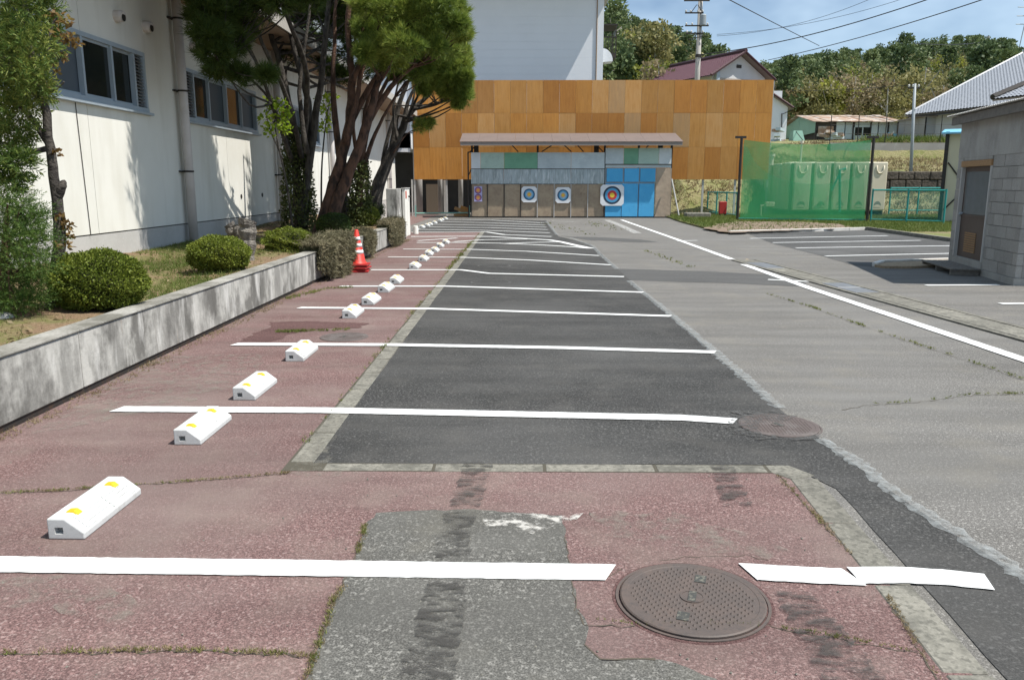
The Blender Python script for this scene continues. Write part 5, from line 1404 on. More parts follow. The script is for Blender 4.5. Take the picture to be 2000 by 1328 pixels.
MB().add(g_ + [p + rd * 9.8 for p in g_], [tuple(range(k)), tuple(range(2 * k - 1, k - 1, -1))] + [(i, i + k, (i + 1) % k + k, (i + 1) % k) for i in range(k)]).build('wall', M['housewall'], h1)
MB().obox(q0, pp, -rd, UP, -3.2, 0.01, -2.35, 3.2, 0.06, -2.2).build('gable_band', M['houselow'], h1)
MB().obox(q0, pp, -rd, UP, -0.4, 0.01, -1.2, 0.2, 0.05, -0.9).build('gable_vent', M['black'], h1)
wn_ = MB().obox(q0, pp, -rd, UP, 0.3, 0.01, -3.6, 2.9, 0.08, -2.5).build('window', M['alu'], h1)
for a, b in ((0.4, 1.55), (1.65, 2.8)):
    MB().obox(q0, pp, -rd, UP, a, 0.082, -3.5, b, 0.09, -2.6).build('pane', M['glass'], wn_)
por = q0 - rd * 1.0 + pp * 1.2 - UP * 3.0
MB().obox(por, pp, -rd, UP, -1.1, -0.9, -0.16, 1.3, 0.5, -0.02).build('porch_roof', M['maroon'], h1)
MB().obox(q0, pp, -rd, UP, -3.1, 0.02, -3.5, -2.7, 0.4, -1.6).build('downpipe_box', M['alu'], h1)

ap2 = A(1494, 176, 76)
h2 = thing('small_gable_house', 'white gable wall with maroon verge at the right end of the plywood wall', 'house', (ap2.x, 76, 5))
er2 = A(1547, 212, 76); k_ = er2.x - ap2.x; dz_ = ap2.z - er2.z
tiled_slope(Vector((er2.x, 75.6, er2.z)), Vector((er2.x, 84, er2.z)), Vector((ap2.x, 75.6, ap2.z)), Vector((ap2.x, 84, ap2.z)), 0.3, 'roof', M['maroon'], h2, 0.05, 0.08, 8)
tiled_slope(Vector((ap2.x - k_, 75.6, er2.z)), Vector((ap2.x - k_, 84, er2.z)), Vector((ap2.x, 75.6, ap2.z)), Vector((ap2.x, 84, ap2.z)), 0.3, 'roof', M['maroon'], h2, 0.05, 0.08, 8)
MB().tube([(ap2.x, 75.58, ap2.z + 0.02), (er2.x, 75.58, er2.z + 0.02)], 0.10, 6).build('verge', M['maroon_d'], h2)
xr = A(1538, 220, 76).x
g_ = [(ap2.x, ap2.z - 0.15), (ap2.x - (xr - ap2.x), er2.z + 0.3), (ap2.x - (xr - ap2.x), 5), (xr, 5), (xr, er2.z + 0.3)]
MB().add([(x, 76, z) for x, z in g_] + [(x, 83.5, z) for x, z in g_], [tuple(range(5)), tuple(range(9, 4, -1))] + [(i, i + 5, (i + 1) % 5 + 5, (i + 1) % 5) for i in range(5)]).build('wall', M['siding'], h2)
MB().tube([A(1527, 222, 75.9), A(1527, 255, 75.9)], 0.04, 6).tube([A(1547, 215, 75.9), A(1527, 224, 75.9)], 0.03, 6).build('gutter_pipe', M['black'], h2)
a, b = A(1509, 178, 88), A(1532, 205, 88)
sc_ = MB().box(a.x - 1.5, 88, 8, b.x - 0.3, 91, a.z).build('white_wall_block', M['siding']); tag(sc_, 'bright white flat walled building just above the small gable', 'building')

# ramshackle hut with patched sheets
hut = thing('patched_hut', 'long ramshackle hut with rusty sheet roof and patched pale walls', 'hut', (30, 75, 5.4))
HY = 75.0; hx0 = A(1594, 240, HY).x; hx1 = A(1754, 240, HY).x
hz0 = 5.2; hze = A(1680, 239, HY).z; HYr, HYb = 79.5, 84.0; hzr = A(1650, 226, HYr).z
M['sheet_a'] = mat('hut_sheet_pale', (0.46, 0.53, 0.55), 0.6, [(0.8, 0.4, 0.7, (0.36, 0.44, 0.48), 0.7)], rand=0.1)
M['sheet_b'] = mat('hut_sheet_green', (0.24, 0.42, 0.34), 0.6, [(0.8, 0.4, 0.7, (0.19, 0.33, 0.27), 0.7)])
M['rust'] = mat('rusty_sheet', (0.34, 0.255, 0.19), 0.7, [(0.5, 0.42, 0.6, (0.24, 0.13, 0.075), 0.8), (1.4, 0.52, 0.68, (0.52, 0.52, 0.50), 0.8)], rand=0.18)
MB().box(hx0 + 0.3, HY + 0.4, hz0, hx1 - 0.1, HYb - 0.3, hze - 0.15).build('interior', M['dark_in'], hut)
fr_u = [(1594, 1632, 'dark_in', 255), (1633, 1650, 'sheet_a', 272), (1650, 1668, 'sheet_a', 272), (1668, 1700, 'sheet_a', 249), (1701, 1715, 'sheet_a', 272), (1715, 1735, 'sheet_a', 272), (1735, 1754, 'sheet_a', 272)]  # the dark first sheet paints the shade of an open bay
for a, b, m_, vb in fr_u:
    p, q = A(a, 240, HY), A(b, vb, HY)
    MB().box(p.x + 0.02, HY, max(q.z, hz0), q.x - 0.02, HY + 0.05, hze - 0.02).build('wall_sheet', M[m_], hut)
MB().box(A(1598, 250, HY).x, HY - 0.05, A(1600, 262, HY).z, A(1628, 250, HY).x, HY, A(1600, 247, HY).z).build('wall_sheet', M['rust'], hut)
a, b = A(1669, 249, HY), A(1700, 265, HY)
wf = MB().box(a.x, HY + 0.02, b.z, b.x, HY + 0.06, a.z).build('window', M['glass'], hut)
for x in (a.x, (a.x + b.x) / 2, b.x):
    MB().box(x - 0.05, HY - 0.03, b.z, x + 0.05, HY + 0.01, a.z).build('window_bar', M['sheet_a'], wf)
MB().box(a.x, HY, hz0, b.x, HY + 0.05, b.z).build('wall_sheet', M['sheet_a'], hut)
for u in (1594, 1632, 1667, 1701, 1735, 1754):
    MB().box(A(u, 240, HY).x - 0.06, HY - 0.08, hz0, A(u, 240, HY).x + 0.06, HY - 0.03, hze).build('post', M['black'], hut)
ge = [(HY, hze), (HYr, hzr - 0.1), (HYb, hze), (HYb, hz0 + 2.2), (HY, hz0 + 2.2)]
ge2 = [(HYr, hzr - 0.1), (HYb, hze), (HYb, hz0), (HYr, hz0)]
MB().add([(hx0, y, z) for y, z in ge2] + [(hx0 + 0.06, y, z) for y, z in ge2], [(0, 1, 2, 3), (7, 6, 5, 4), (0, 4, 5, 1), (1, 5, 6, 2), (2, 6, 7, 3), (3, 7, 4, 0)]).build('gable_sheet', M['sheet_b'], hut)
ge3 = [(HY, hze), (HYr - 0.05, hzr - 0.1), (HYr - 0.05, hze - 1.0), (HY, hze - 0.9)]
MB().add([(hx0, y, z) for y, z in ge3] + [(hx0 + 0.06, y, z) for y, z in ge3], [(0, 1, 2, 3), (7, 6, 5, 4), (0, 4, 5, 1), (1, 5, 6, 2), (2, 6, 7, 3), (3, 7, 4, 0)]).build('gable_sheet', M['sheet_b'], hut)
nrf = 12
for i in range(nrf):
    x0_ = hx0 - 0.4 + (hx1 - hx0 + 0.5) * i / nrf; x1_ = hx0 - 0.4 + (hx1 - hx0 + 0.5) * (i + 1) / nrf + 0.05
    dz = random.uniform(-0.04, 0.06)
    for (ya, za, yb, zb_) in ((HY - 0.5, hze + 0.02, HYr, hzr), (HYb + 0.4, hze + 0.02, HYr, hzr)):
        MB().add([(x0_, ya, za + dz), (x1_, ya, za + dz), (x1_, yb, zb_ + dz), (x0_, yb, zb_ + dz), (x0_, ya, za + dz - 0.04), (x1_, ya, za + dz - 0.04), (x1_, yb, zb_ + dz - 0.04), (x0_, yb, zb_ + dz - 0.04)], [(0, 1, 2, 3), (7, 6, 5, 4), (0, 4, 5, 1), (1, 5, 6, 2), (2, 6, 7, 3), (3, 7, 4, 0)]).build('roof_sheet', M['rust'], hut)
# clutter in front of the hut
gc = thing('green_tarp_box', 'green tarpaulin covered box in front of the patched hut', 'box', A(1563, 272, 72))
a, b = A(1550, 255, 72), A(1575, 273, 72)
MB().add([(a.x, 72, b.z - 0.5), (b.x, 72, b.z - 0.5), (b.x - 0.3, 72.3, a.z), (a.x + 0.1, 72.3, a.z), (a.x, 73.4, b.z - 0.5), (b.x, 73.4, b.z - 0.5), (b.x - 0.3, 73.1, a.z), (a.x + 0.1, 73.1, a.z)], [(0, 1, 2, 3), (1, 5, 6, 2), (5, 4, 7, 6), (4, 0, 3, 7), (3, 2, 6, 7)]).build('cover', M['sheet_b'], gc)
MB().tube([(a.x + 0.2, 71.97, a.z - 0.1), (b.x - 0.1, 71.97, b.z - 0.3)], 0.03, 6).build('rope', M['black'], gc)
for i, (u, v, w, h, m_, lab) in enumerate(((1612, 268, 1.0, 0.7, 'rust', 'rusty drum shaped heap beside the green tarp'), (1640, 271, 1.4, 0.4, 'sheet_a', 'pale flat stack of sheets in front of the hut'), (1740, 270, 0.9, 0.4, 'bluesheet', 'small blue covered heap at the right end of the hut'), (1520, 270, 0.8, 0.8, 'sheet_a', 'pale clutter beside the small gable wall'))):
    p = A(u, v, 72.5)
    t = thing('scrap_heap', lab, 'scrap heap', p)
    for q in range(6):
        a_ = random.uniform(0, 3); ax = Vector((math.cos(a_), math.sin(a_), random.uniform(-.25, .25))).normalized(); ay = Vector((-ax.y, ax.x, 0)).normalized(); az = ax.cross(ay)
        o = p + Vector((random.uniform(-.5, .5) * w, random.uniform(-.3, .3), random.uniform(-0.4, h - 0.1)))
        L_ = random.uniform(0.3, 0.6) * w
        MB().obox(o, ax, ay, az, -L_, -0.25, -0.12, L_, 0.25, 0.12).build('scrap_piece', M[m_ if q % 3 else 'rust'], t)

# storage sheds in grey panels
st = thing('panel_shed', 'tall grey panelled storage shed beside the patched hut', 'shed', (36, 68, 4.6))
qx = A(1807, 250, 68).x; sz1 = A(1807, 229, 68).z; Yf = 72.8
M['pnl_shade'] = mat('shed_panel_shaded', (0.30, 0.29, 0.28), 0.6, rand=0.05)  # shade of the left side is put into this darker grey
M['pnl_lit'] = mat('shed_panel_lit', (0.46, 0.46, 0.46), 0.6, rand=0.04)  # lit copy of the panel colour, for the front
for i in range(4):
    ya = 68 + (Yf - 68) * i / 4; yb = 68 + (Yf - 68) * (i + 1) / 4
    MB().box(qx, ya + 0.015, 4.2, qx + 0.05, yb - 0.015, sz1).build('side_panel', M['pnl_shade'], st)
for i in range(6):
    MB().box(qx + 0.06 + i * 0.9, 68, 4.2, qx + 0.06 + (i + 1) * 0.9 - 0.03, 68.05, sz1).build('front_panel', M['pnl_lit'], st)
MB().box(qx + 0.06, 68.06, 4.2, qx + 5.4, Yf, sz1 - 0.05).build('body', M['black'], st)
MB().box(qx - 0.1, 67.85, sz1, qx + 5.6, Yf + 0.1, sz1 + 0.12).build('roof', M['rooftop'], st)
MB().box(qx - 0.06, 67.94, 4.2, qx + 0.04, 67.99, sz1).build('corner_trim', M['black'], st)

# grey tiled house
big = thing('grey_tile_house', 'large house with grey tiled roof at the right edge', 'house', (45, 66, 4.6))
e0 = A(1768, 226, 70); e1 = Vector((e0.x + 0.29 * 26, e0.y - 26, e0.z)); pr_ = Vector((1.0, 0.29, 0)).normalized()
r0 = e0 + pr_ * 12.0 + UP * 5.6; r1 = e1 + pr_ * 12.0 + UP * 5.6
tiled_slope(e1, e0, r1, r0, 0.30, 'roof', M['greytile'], big, 0.07, 0.1, 42)
MB().tube([r0 + UP * 0.2 - Vector((0, 0, 0)), r1 + UP * 0.2], 0.28, 8).build('ridge', M['maroon_d'] if False else M['black'], big)
MB().tube([e0 + UP * 0.06, r0 + UP * 0.06], 0.12, 6).build('verge', M['greytile'], big)
gd = (e1 - e0).normalized()
MB().obox(e0, gd, pr_, UP, 0.3, 0.02, -0.22, 26, 0.10, -0.06).build('gutter', M['black'], big)
MB().obox(e0, gd, pr_, UP, 0.6, 1.0, -4.5, 25.5, 11.5, -0.15).build('wall', M['housewall'], big)
MB().add([e0 + pr_ * 1.2 + gd * 0.5 + UP * -0.2, e0 + pr_ * 11.5 + gd * 0.5 + UP * -0.2, r0 + gd * 0.5 - UP * 0.4], [(0, 1, 2)]).build('gable', M['housewall'], big)
wq = A(1972, 196, 58); 
low = [wq, wq + gd * 6, wq + gd * 6 + pr_ * 5 + UP * 2.4, wq + pr_ * 5 + UP * 2.4]
tiled_slope(low[1] - pr_ * 1.5, low[0] - pr_ * 1.5 , low[2], low[3], 0.3, 'roof', M['greytile'], big, 0.07, 0.1, 14)
MB().tube([wq - pr_ * 1.5 + UP * 0.15, wq + pr_ * 5 + UP * 2.55], 0.22, 8).build('hip_ridge', M['black'], big)

# ------------------------------------------------------------------ poles and lines
M['polec'] = mat('concrete_pole', (0.40, 0.38, 0.35), 0.8, [(0.6, 0.4, 0.7, (0.33, 0.31, 0.29), 0.6)])
M['cable'] = mat('cable', (0.03, 0.03, 0.035), 0.6)
M['xfmr'] = mat('transformer_paint', (0.27, 0.30, 0.32), 0.5)
U1 = 58.0
pb = A(1362, 150, U1); pt_ = A(1362, -25, U1)
up1 = thing('utility_pole', 'tall concrete utility pole with transformer above the plywood wall', 'utility pole', (pb.x, U1, 3.5))
MB().tube([(pb.x, U1, 3.0), (pb.x, U1, pt_.z)], [0.20, 0.15], 14).build('pole', M['polec'], up1, smooth=True)
for (ua, ub_, v) in ((1338, 1374, 26), (1338, 1384, 51), (1340, 1374, 66), (1336, 1386, 2)):
    p, q = A(ua, v, U1 - 0.2), A(ub_, v, U1 - 0.2)
    arm = MB().box(p.x, U1 - 0.26, p.z - 0.04, q.x, U1 - 0.16, p.z + 0.04).build('crossarm', M['black'], up1)
    for f in (0.05, 0.3, 0.7, 0.95):
        x = p.x + (q.x - p.x) * f
        MB().lathe([(0.03, 0.04), (0.06, 0.08), (0.06, 0.16), (0.02, 0.2)], (x, U1 - 0.21, p.z), 8).build('insulator', M['kerbwhite'], arm)
p = A(1373, 40, U1 - 0.2)
MB().lathe([(0.2, -0.36), (0.22, -0.3), (0.22, 0.3), (0.18, 0.36)], (p.x, U1 - 0.2, p.z), 14).build('transformer', M['xfmr'], up1, smooth=False)
for (ua, va, ub_, vb) in ((1350, 25, 1361, 10), (1372, 25, 1363, 10), (1352, 70, 1372, 66), (1345, 78, 1378, 70)):
    MB().tube([A(ua, va, U1 - 0.25), A(ub_, vb, U1 - 0.25)], 0.025, 6).build('brace', M['black'], up1)
MB().tube([(pb.x, U1, A(1362, 110, U1).z - 0.1), (pb.x, U1, A(1362, 110, U1).z + 0.1)], 0.21, 12).build('band', M['black'], up1)

U2 = 52.5
pa, pb2 = A(1772, 383, U2), A(1787, 164, U2)
up2 = thing('steel_pole', 'slim grey steel pole with insulators standing on the grass bank', 'pole', (pa.x, U2, 1))
MB().tube([(pa.x + 0.15, U2, 1.0), (pb2.x, U2, pb2.z)], [0.11, 0.085], 12).build('pole', M['xfmr'], up2, smooth=True)
MB().box(pb2.x - 0.4, U2 - 0.05, pb2.z - 0.3, pb2.x + 0.3, U2 + 0.05, pb2.z - 0.22).build('crossarm', M['black'], up2)
for dx in (-0.36, -0.1, 0.25):
    MB().lathe([(0.03, 0), (0.07, 0.05), (0.07, 0.14), (0.02, 0.18)], (pb2.x + dx, U2, pb2.z - 0.22), 8).build('insulator', M['kerbwhite'], up2)
U3 = 135.0
p3a, p3b = A(1926, 140, U3), A(1930, 72, U3)
up3 = thing('utility_pole', 'distant utility pole among the trees above the grey roof', 'utility pole', (p3a.x, U3, p3a.z - 3))
MB().tube([(p3a.x, U3, p3a.z - 4), (p3b.x, U3, p3b.z)], [0.3, 0.22], 10).build('pole', M['polec'], up3)
MB().box(p3b.x - 1.2, U3 - 0.1, p3b.z - 0.8, p3b.x + 1.2, U3 + 0.1, p3b.z - 0.65).build('crossarm', M['black'], up3)
MB().tube([(p3b.x + 1.0, U3, p3b.z - 0.7), (p3a.x + 0.9, U3, p3a.z)], 0.05, 5).build('stay', M['cable'], up3)
U4 = 300.0
pyl = thing('lattice_pylon', 'steel lattice pylon on the hill at the right edge of the sky', 'pylon', (A(2006, 90, U4).x, U4, A(2006, 100, U4).z))
pc = A(2006, 100, U4); pz1 = A(2006, 5, U4).z
H4 = pz1 - pc.z
for sx in (-1, 1):
    for sy in (-1, 1):
        MB().tube([(pc.x + sx * 2.4, U4 + sy * 2.4, pc.z - 6), (pc.x + sx * 0.7, U4 + sy * 0.7, pz1)], 0.16, 5).build('leg', M['xfmr'], pyl)
for i in range(8):
    t0, t1 = i / 8, (i + 1) / 8
    w0, w1 = 2.2 - 1.5 * t0, 2.2 - 1.5 * t1
    MB().tube([(pc.x - w0, U4 - w0, pc.z + H4 * t0), (pc.x + w1, U4 - w1, pc.z + H4 * t1)], 0.09, 4).build('lattice_bar', M['xfmr'], pyl)
    MB().tube([(pc.x + w0, U4 - w0, pc.z + H4 * t0), (pc.x - w1, U4 - w1, pc.z + H4 * t1)], 0.09, 4).build('lattice_bar', M['xfmr'], pyl)
for z in (0.55, 0.72, 0.9):
    MB().tube([(pc.x - 5, U4, pc.z + H4 * z), (pc.x + 5, U4, pc.z + H4 * z)], 0.14, 5).build('crossarm', M['xfmr'], pyl)
def wire(name, pts, Ys, r, label):
    P = [A(u, v, y) for (u, v), y in zip(pts, Ys)]
    n = 24; out = []
    for i in range(n + 1):
        t = i / n
        a = P[0].lerp(P[1], t); b = P[1].lerp(P[2], t)
        out.append(a.lerp(b, t))
    tag(MB().tube(out, r, 5).build(name, M['cable']), label, 'power line')
wire('power_line', [(1362, 108), (1560, 88), (1840, -10)], [58, 54, 45], 0.030, 'lower thick cable sagging right from the utility pole')
wire('power_line', [(1500, 118), (1700, 75), (1960, -14)], [90, 70, 50], 0.034, 'thick cable running down toward the hill trees')
wire('power_line', [(1405, -10), (1500, 40), (1600, 90)], [58, 75, 110], 0.036, 'cable slanting down right from the top toward the hill')
wire('power_line', [(1400, 71), (1560, 62), (1720, -10)], [58, 54, 46], 0.012, 'thin pale upper wire right of the utility pole')
wire('power_line', [(1400, 68), (1600, 56), (1800, -14)], [58, 54, 46], 0.012, 'thin wire just above the thick sagging cable')
wire('power_line', [(1787, 166), (1640, 178), (1545, 178)], [52.5, 60, 74], 0.016, 'thin wire from the steel pole across the yellow green trees')
wire('power_line', [(1785, 85), (1860, 92), (1929, 82)], [110, 122, 135], 0.05, 'faint wire crossing the hill to the distant pole')

# ================================================================== vegetation
M['bark'] = mat('pine_bark', (0.125, 0.070, 0.048), 0.95, [(9, 0.42, 0.6, (0.035, 0.025, 0.021), 0.9, (1, 1, 0.4)), (3, 0.5, 0.7, (0.15, 0.085, 0.058), 0.6)], (22, 0.9, 0.03))
M['bark_g'] = mat('grey_bark', (0.085, 0.075, 0.064), 0.95, [(10, 0.42, 0.6, (0.035, 0.03, 0.027), 0.9, (1, 1, 0.4))], (25, 0.9, 0.03))
M['stump'] = mat('weathered_stump', (0.21, 0.19, 0.165), 0.95, [(14, 0.38, 0.62, (0.085, 0.075, 0.066), 0.9, (1, 1, 0.4)), (4, 0.5, 0.7, (0.28, 0.26, 0.23), 0.6)], (30, 1.0, 0.04))
M['needle'] = foliage('pine_needles', (0.08, 0.14, 0.026), (0.185, 0.25, 0.045), (0.40, 0.44, 0.09), 0.35)
M['needle_shade'] = foliage('pine_needles_shaded', (0.030, 0.055, 0.012), (0.06, 0.095, 0.018), (0.11, 0.14, 0.03), 0.3)  # darker needle copy, shade under eave and crown put into the colour
M['podo'] = foliage('long_leaf', (0.035, 0.075, 0.016), (0.095, 0.15, 0.028), (0.30, 0.31, 0.07), 0.3)
M['feather'] = foliage('feathery_green', (0.03, 0.07, 0.018), (0.075, 0.14, 0.028), (0.20, 0.26, 0.06), 0.35)
M['redleaf'] = foliage('reddish_leaf', (0.10, 0.075, 0.02), (0.18, 0.10, 0.035), (0.26, 0.21, 0.06), 0.4)
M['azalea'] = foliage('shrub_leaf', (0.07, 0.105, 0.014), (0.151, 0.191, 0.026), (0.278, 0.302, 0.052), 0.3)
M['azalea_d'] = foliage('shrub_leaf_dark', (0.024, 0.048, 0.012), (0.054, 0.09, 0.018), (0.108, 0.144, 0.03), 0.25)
M['lime_leaf'] = foliage('fresh_leaf', (0.14, 0.24, 0.02), (0.27, 0.38, 0.03), (0.44, 0.52, 0.07), 0.45)
M['ivy'] = foliage('ivy_leaf', (0.035, 0.055, 0.018), (0.075, 0.095, 0.03), (0.17, 0.18, 0.06), 0.25)
M['juniper'] = foliage('dry_juniper', (0.086, 0.086, 0.052), (0.184, 0.167, 0.098), (0.345, 0.299, 0.196), 0.25)
M['core'] = mat('shrub_dark_core', (0.03, 0.032, 0.014), 0.95)  # dark colour stands in for the shaded inside of the shrubs
M['f_con'] = foliage('hill_conifer', (0.055, 0.088, 0.038), (0.115, 0.158, 0.062), (0.20, 0.24, 0.10), 0.25, bscale=0.16, bamp=0.55)  # hill foliage toned paler and duller, distance haze put into the colour
M['f_oli'] = foliage('hill_olive', (0.14, 0.135, 0.05), (0.235, 0.22, 0.085), (0.34, 0.31, 0.135), 0.35, bscale=0.16, bamp=0.55)
M['f_bro'] = foliage('hill_budding', (0.139, 0.112, 0.059), (0.238, 0.191, 0.106), (0.356, 0.29, 0.172), 0.35, bscale=0.16, bamp=0.55)
M['f_yel'] = foliage('hill_fresh', (0.156, 0.18, 0.03), (0.252, 0.27, 0.048), (0.384, 0.384, 0.084), 0.4, bscale=0.16, bamp=0.55)

def unit(v):
    return v / (np.linalg.norm(v, axis=-1, keepdims=True) + 1e-9)

def shell_points(c, r, n, inner=0.55, bottom=0.35):
    """points through the outer part of an ellipsoid, fewer below"""
    d = unit(RNG.normal(0, 1, (int(n * 1.6), 3)))
    keep = (d[:, 2] > -0.15) | (RNG.random(len(d)) < bottom)
    d = d[keep][:n]
    rad = inner + (1 - inner) * RNG.random(len(d)) ** 0.6
    return np.asarray(c) + d * rad[:, None] * np.asarray(r), d

def needles(P, D, k, L, W, up=0.25):
    """k thin triangles fanning out of every point"""
    P = np.repeat(P, k, 0); D = np.repeat(D, k, 0)
    n = len(P)
    d = unit(D * 0.75 + RNG.normal(0, 0.55, (n, 3)) + np.array([0, 0, up]))
    s = unit(np.cross(d, RNG.normal(0, 1, (n, 3)))) * (W * RNG.uniform(0.7, 1.3, n))[:, None]
    ln = (L * RNG.uniform(0.6, 1.2, n))[:, None]
    v = np.empty((n, 3, 3)); v[:, 0] = P - s; v[:, 1] = P + s; v[:, 2] = P + d * ln
    return v

def leaves(P, D, L, W, spread=0.8, up=0.2):
    n = len(P)
    d = unit(D + RNG.normal(0, spread, (n, 3)) + np.array([0, 0, up]))
    s = unit(np.cross(d, D + RNG.normal(0, 0.6, (n, 3)))) * (W * RNG.uniform(0.7, 1.3, n))[:, None]
    ln = (L * RNG.uniform(0.65, 1.25, n))[:, None]
    v = np.empty((n, 4, 3)); v[:, 0] = P; v[:, 1] = P + d * ln * 0.45 + s; v[:, 2] = P + d * ln; v[:, 3] = P + d * ln * 0.45 - s
    return v

def shoots(P, D, ln, k, L, W, spread=0.5, ang=0.8):
    """leafy shoots: k leaves set along a short twig out of every point"""
    n = len(P)
    d = unit(D + RNG.normal(0, spread, (n, 3)) + np.array([0, 0, 0.25]))
    ln = ln * RNG.uniform(0.6, 1.3, n)
    t = np.linspace(0.05, 1.0, k)
    Q = (P[:, None] + d[:, None] * (ln[:, None] * t)[:, :, None]).reshape(-1, 3)
    dd = np.repeat(d, k, 0)
    side = unit(np.cross(dd, RNG.normal(0, 1, dd.shape)))
    ld = unit(dd * (1 - 0.3 * ang) + side * ang)
    m = len(Q)
    s_ = unit(np.cross(ld, RNG.normal(0, 1, ld.shape))) * (W * RNG.uniform(0.7, 1.2, m))[:, None]
    L_ = (L * RNG.uniform(0.7, 1.2, m) * np.tile(1.0 - 0.35 * t, n))[:, None]
    v = np.empty((m, 4, 3)); v[:, 0] = Q; v[:, 1] = Q + ld * L_ * 0.4 + s_; v[:, 2] = Q + ld * L_; v[:, 3] = Q + ld * L_ * 0.4 - s_
    return v

def smooth_path(pts, k=4):
    pts = [Vector(p) for p in pts]
    out = []
    n = len(pts)
    for i in range(n - 1):
        p0, p1, p2, p3 = pts[max(i - 1, 0)], pts[i], pts[i + 1], pts[min(i + 2, n - 1)]
        for j in range(k):
            t = j / k
            out.append(0.5 * ((2 * p1) + (p2 - p0) * t + (2 * p0 - 5 * p1 + 4 * p2 - p3) * t * t + (3 * p1 - p0 - 3 * p2 + p3) * t ** 3))
    out.append(pts[-1])
    return out

def pine(name, label, base, stems, clumps, mats=('needle', 'bark'), L=0.17, W=0.0075, per=150, k=13, ivy=None, group=None, twigs=2):
    t = thing(name, label, 'tree', base, group)
    tr = MB(); nodes = []
    for pts, r0, r1 in stems:
        P = smooth_path(pts)
        n = len(P)
        P = [p + Vector((random.uniform(-1, 1), random.uniform(-1, 1), 0)) * (0.10 * r0 if 0 < i < n - 1 else 0) for i, p in enumerate(P)]
        r0, r1 = r0 * 0.84, r1 * 0.8
        tr.tube(P, [r0 + (r1 - r0) * (i / (n - 1)) ** 0.8 for i in range(n)], 9)
        nodes += [(p, r0 + (r1 - r0) * i / (n - 1)) for i, p in enumerate(P) if i > n * 0.35]
    vs = []
    for c, r in clumps:
        c = Vector(c)
        cand = sorted(nodes, key=lambda q: (q[0] - c).length + (3.0 if q[0].z > c.z - 0.1 else 0))[:5]
        for q, qr in random.sample(cand, min(len(cand), twigs)):
            e = c + Vector((random.uniform(-.5, .5) * r, random.uniform(-.5, .5) * r, random.uniform(-.1, .4) * r))
            m = q.lerp(e, 0.5) + Vector((random.uniform(-.1, .1), random.uniform(-.1, .1), random.uniform(-0.25, 0.05))) * (e - q).length * 0.5
            P = smooth_path([q, m, e], 4)
            rr = min(qr * 0.6, 0.045)
            tr.tube(P, [rr + (0.008 - rr) * i / (len(P) - 1) for i in range(len(P))], 5, False)
        r *= random.uniform(0.74, 0.95)
        pp_, D = shell_points(c, (r, r, r * 0.70), per, 0.45, 0.25)
        vs.append(needles(pp_, D, k, L, W))
        po, Do = shell_points(c, (r * 1.22, r * 1.22, r * 1.0), 22, 0.85, 0.3)
        vs.append(needles(po, Do, k + 6, L * 1.15, W, 0.5))
    o = tr.build('trunk', M[mats[1]], t, smooth=True)
    np_object('crown', np.concatenate(vs), 3, M[mats[0]], t)
    if ivy:
        P = []
        for c, r, h, n in ivy:
            a = RNG.uniform(0, 2 * math.pi, n); q = RNG.random(n)
            rad = r * (0.7 + 0.5 * RNG.random(n)) * (1 - 0.4 * q)
            P.append(np.stack([c[0] + (c[3] if len(c) > 3 else 0) * q + rad * np.cos(a), c[1] + rad * np.sin(a), c[2] + h * q], 1))
        P = np.concatenate(P); D = unit(RNG.normal(0, 1, P.shape))
        np_object('ivy', leaves(P, D, 0.075, 0.028), 4, M['ivy'], t)
    return t

def pxg(lst, Ya, Yb):
    n = len(lst)
    return [A(u, v, Ya + (Yb - Ya) * i / (n - 1)) for i, (u, v) in enumerate(lst)]
def pxs(lst, Y):
    return [A(u, v, Y) for u, v in lst]
def cl(lst, Y0, Y1):
    out = []
    for u, v, r in lst:
        Y = random.uniform(Y0, Y1)
        out.append((A(u, v, Y), r * Y / FPX))
    return out

YA, YB, YC, YD = 20.3, 19.0, 22.2, 25.0
stems_A = [(pxs([(585, 447), (580, 350), (575, 260), (548, 130), (520, 40), (500, -60)], YA), 0.17, 0.05), (pxs([(592, 447), (603, 300), (602, 200), (572, 90), (555, -30)], YA), 0.15, 0.05),
    (pxs([(588, 440), (612, 260), (628, 150), (642, 0), (648, -80)], YA - 0.2), 0.14, 0.05), (pxg([(577, 330), (540, 230), (500, 120), (462, 60)], YA, 15.6), 0.08, 0.025),
    (pxg([(595, 330), (560, 190), (512, 85), (480, -20)], YA, 16.0), 0.09, 0.03), (pxs([(600, 300), (585, 180), (600, 60), (610, -40)], YA - 1), 0.08, 0.03), (pxg([(570, 300), (530, 200), (470, 140), (425, 120)], YA, 15.2), 0.05, 0.015), (pxg([(590, 300), (600, 150), (560, 30), (520, -120)], YA, 16.2), 0.10, 0.04)]
# broad crown above the frame that shades the hall wall, and the dark low branches under the eave
over = []
for i in range(135):
    a = random.uniform(0, 2 * math.pi); q = math.sqrt(random.random())
    x, y = -3.7 + 1.5 * q * math.cos(a), 15.45 + 1.7 * q * math.sin(a)
    over.append((Vector((x, y, 6.5 + 2.4 * (1 - q * q) + random.uniform(-0.5, 0.4))), random.uniform(0.55, 0.8)))
low_left = cl([(402, 15, 40), (430, 40, 44), (465, 10, 40), (410, 70, 38), (445, 85, 42), (420, 108, 34), (470, 60, 38), (505, 15, 36), (400, 40, 36), (425, 140, 22), (470, 148, 22), (520, 150, 18), (550, 5, 34), (600, -5, 34)], 14.6, 15.8)
behind = cl([(575, 60, 40), (610, 90, 36), (650, 80, 40), (690, 110, 36), (600, 30, 40), (640, 30, 40), (680, 50, 40), (720, 140, 26), (570, 110, 26), (640, 130, 24), (700, 20, 44), (560, 10, 44), (535, 60, 30), (665, 150, 20)], 22.4, 24.0)
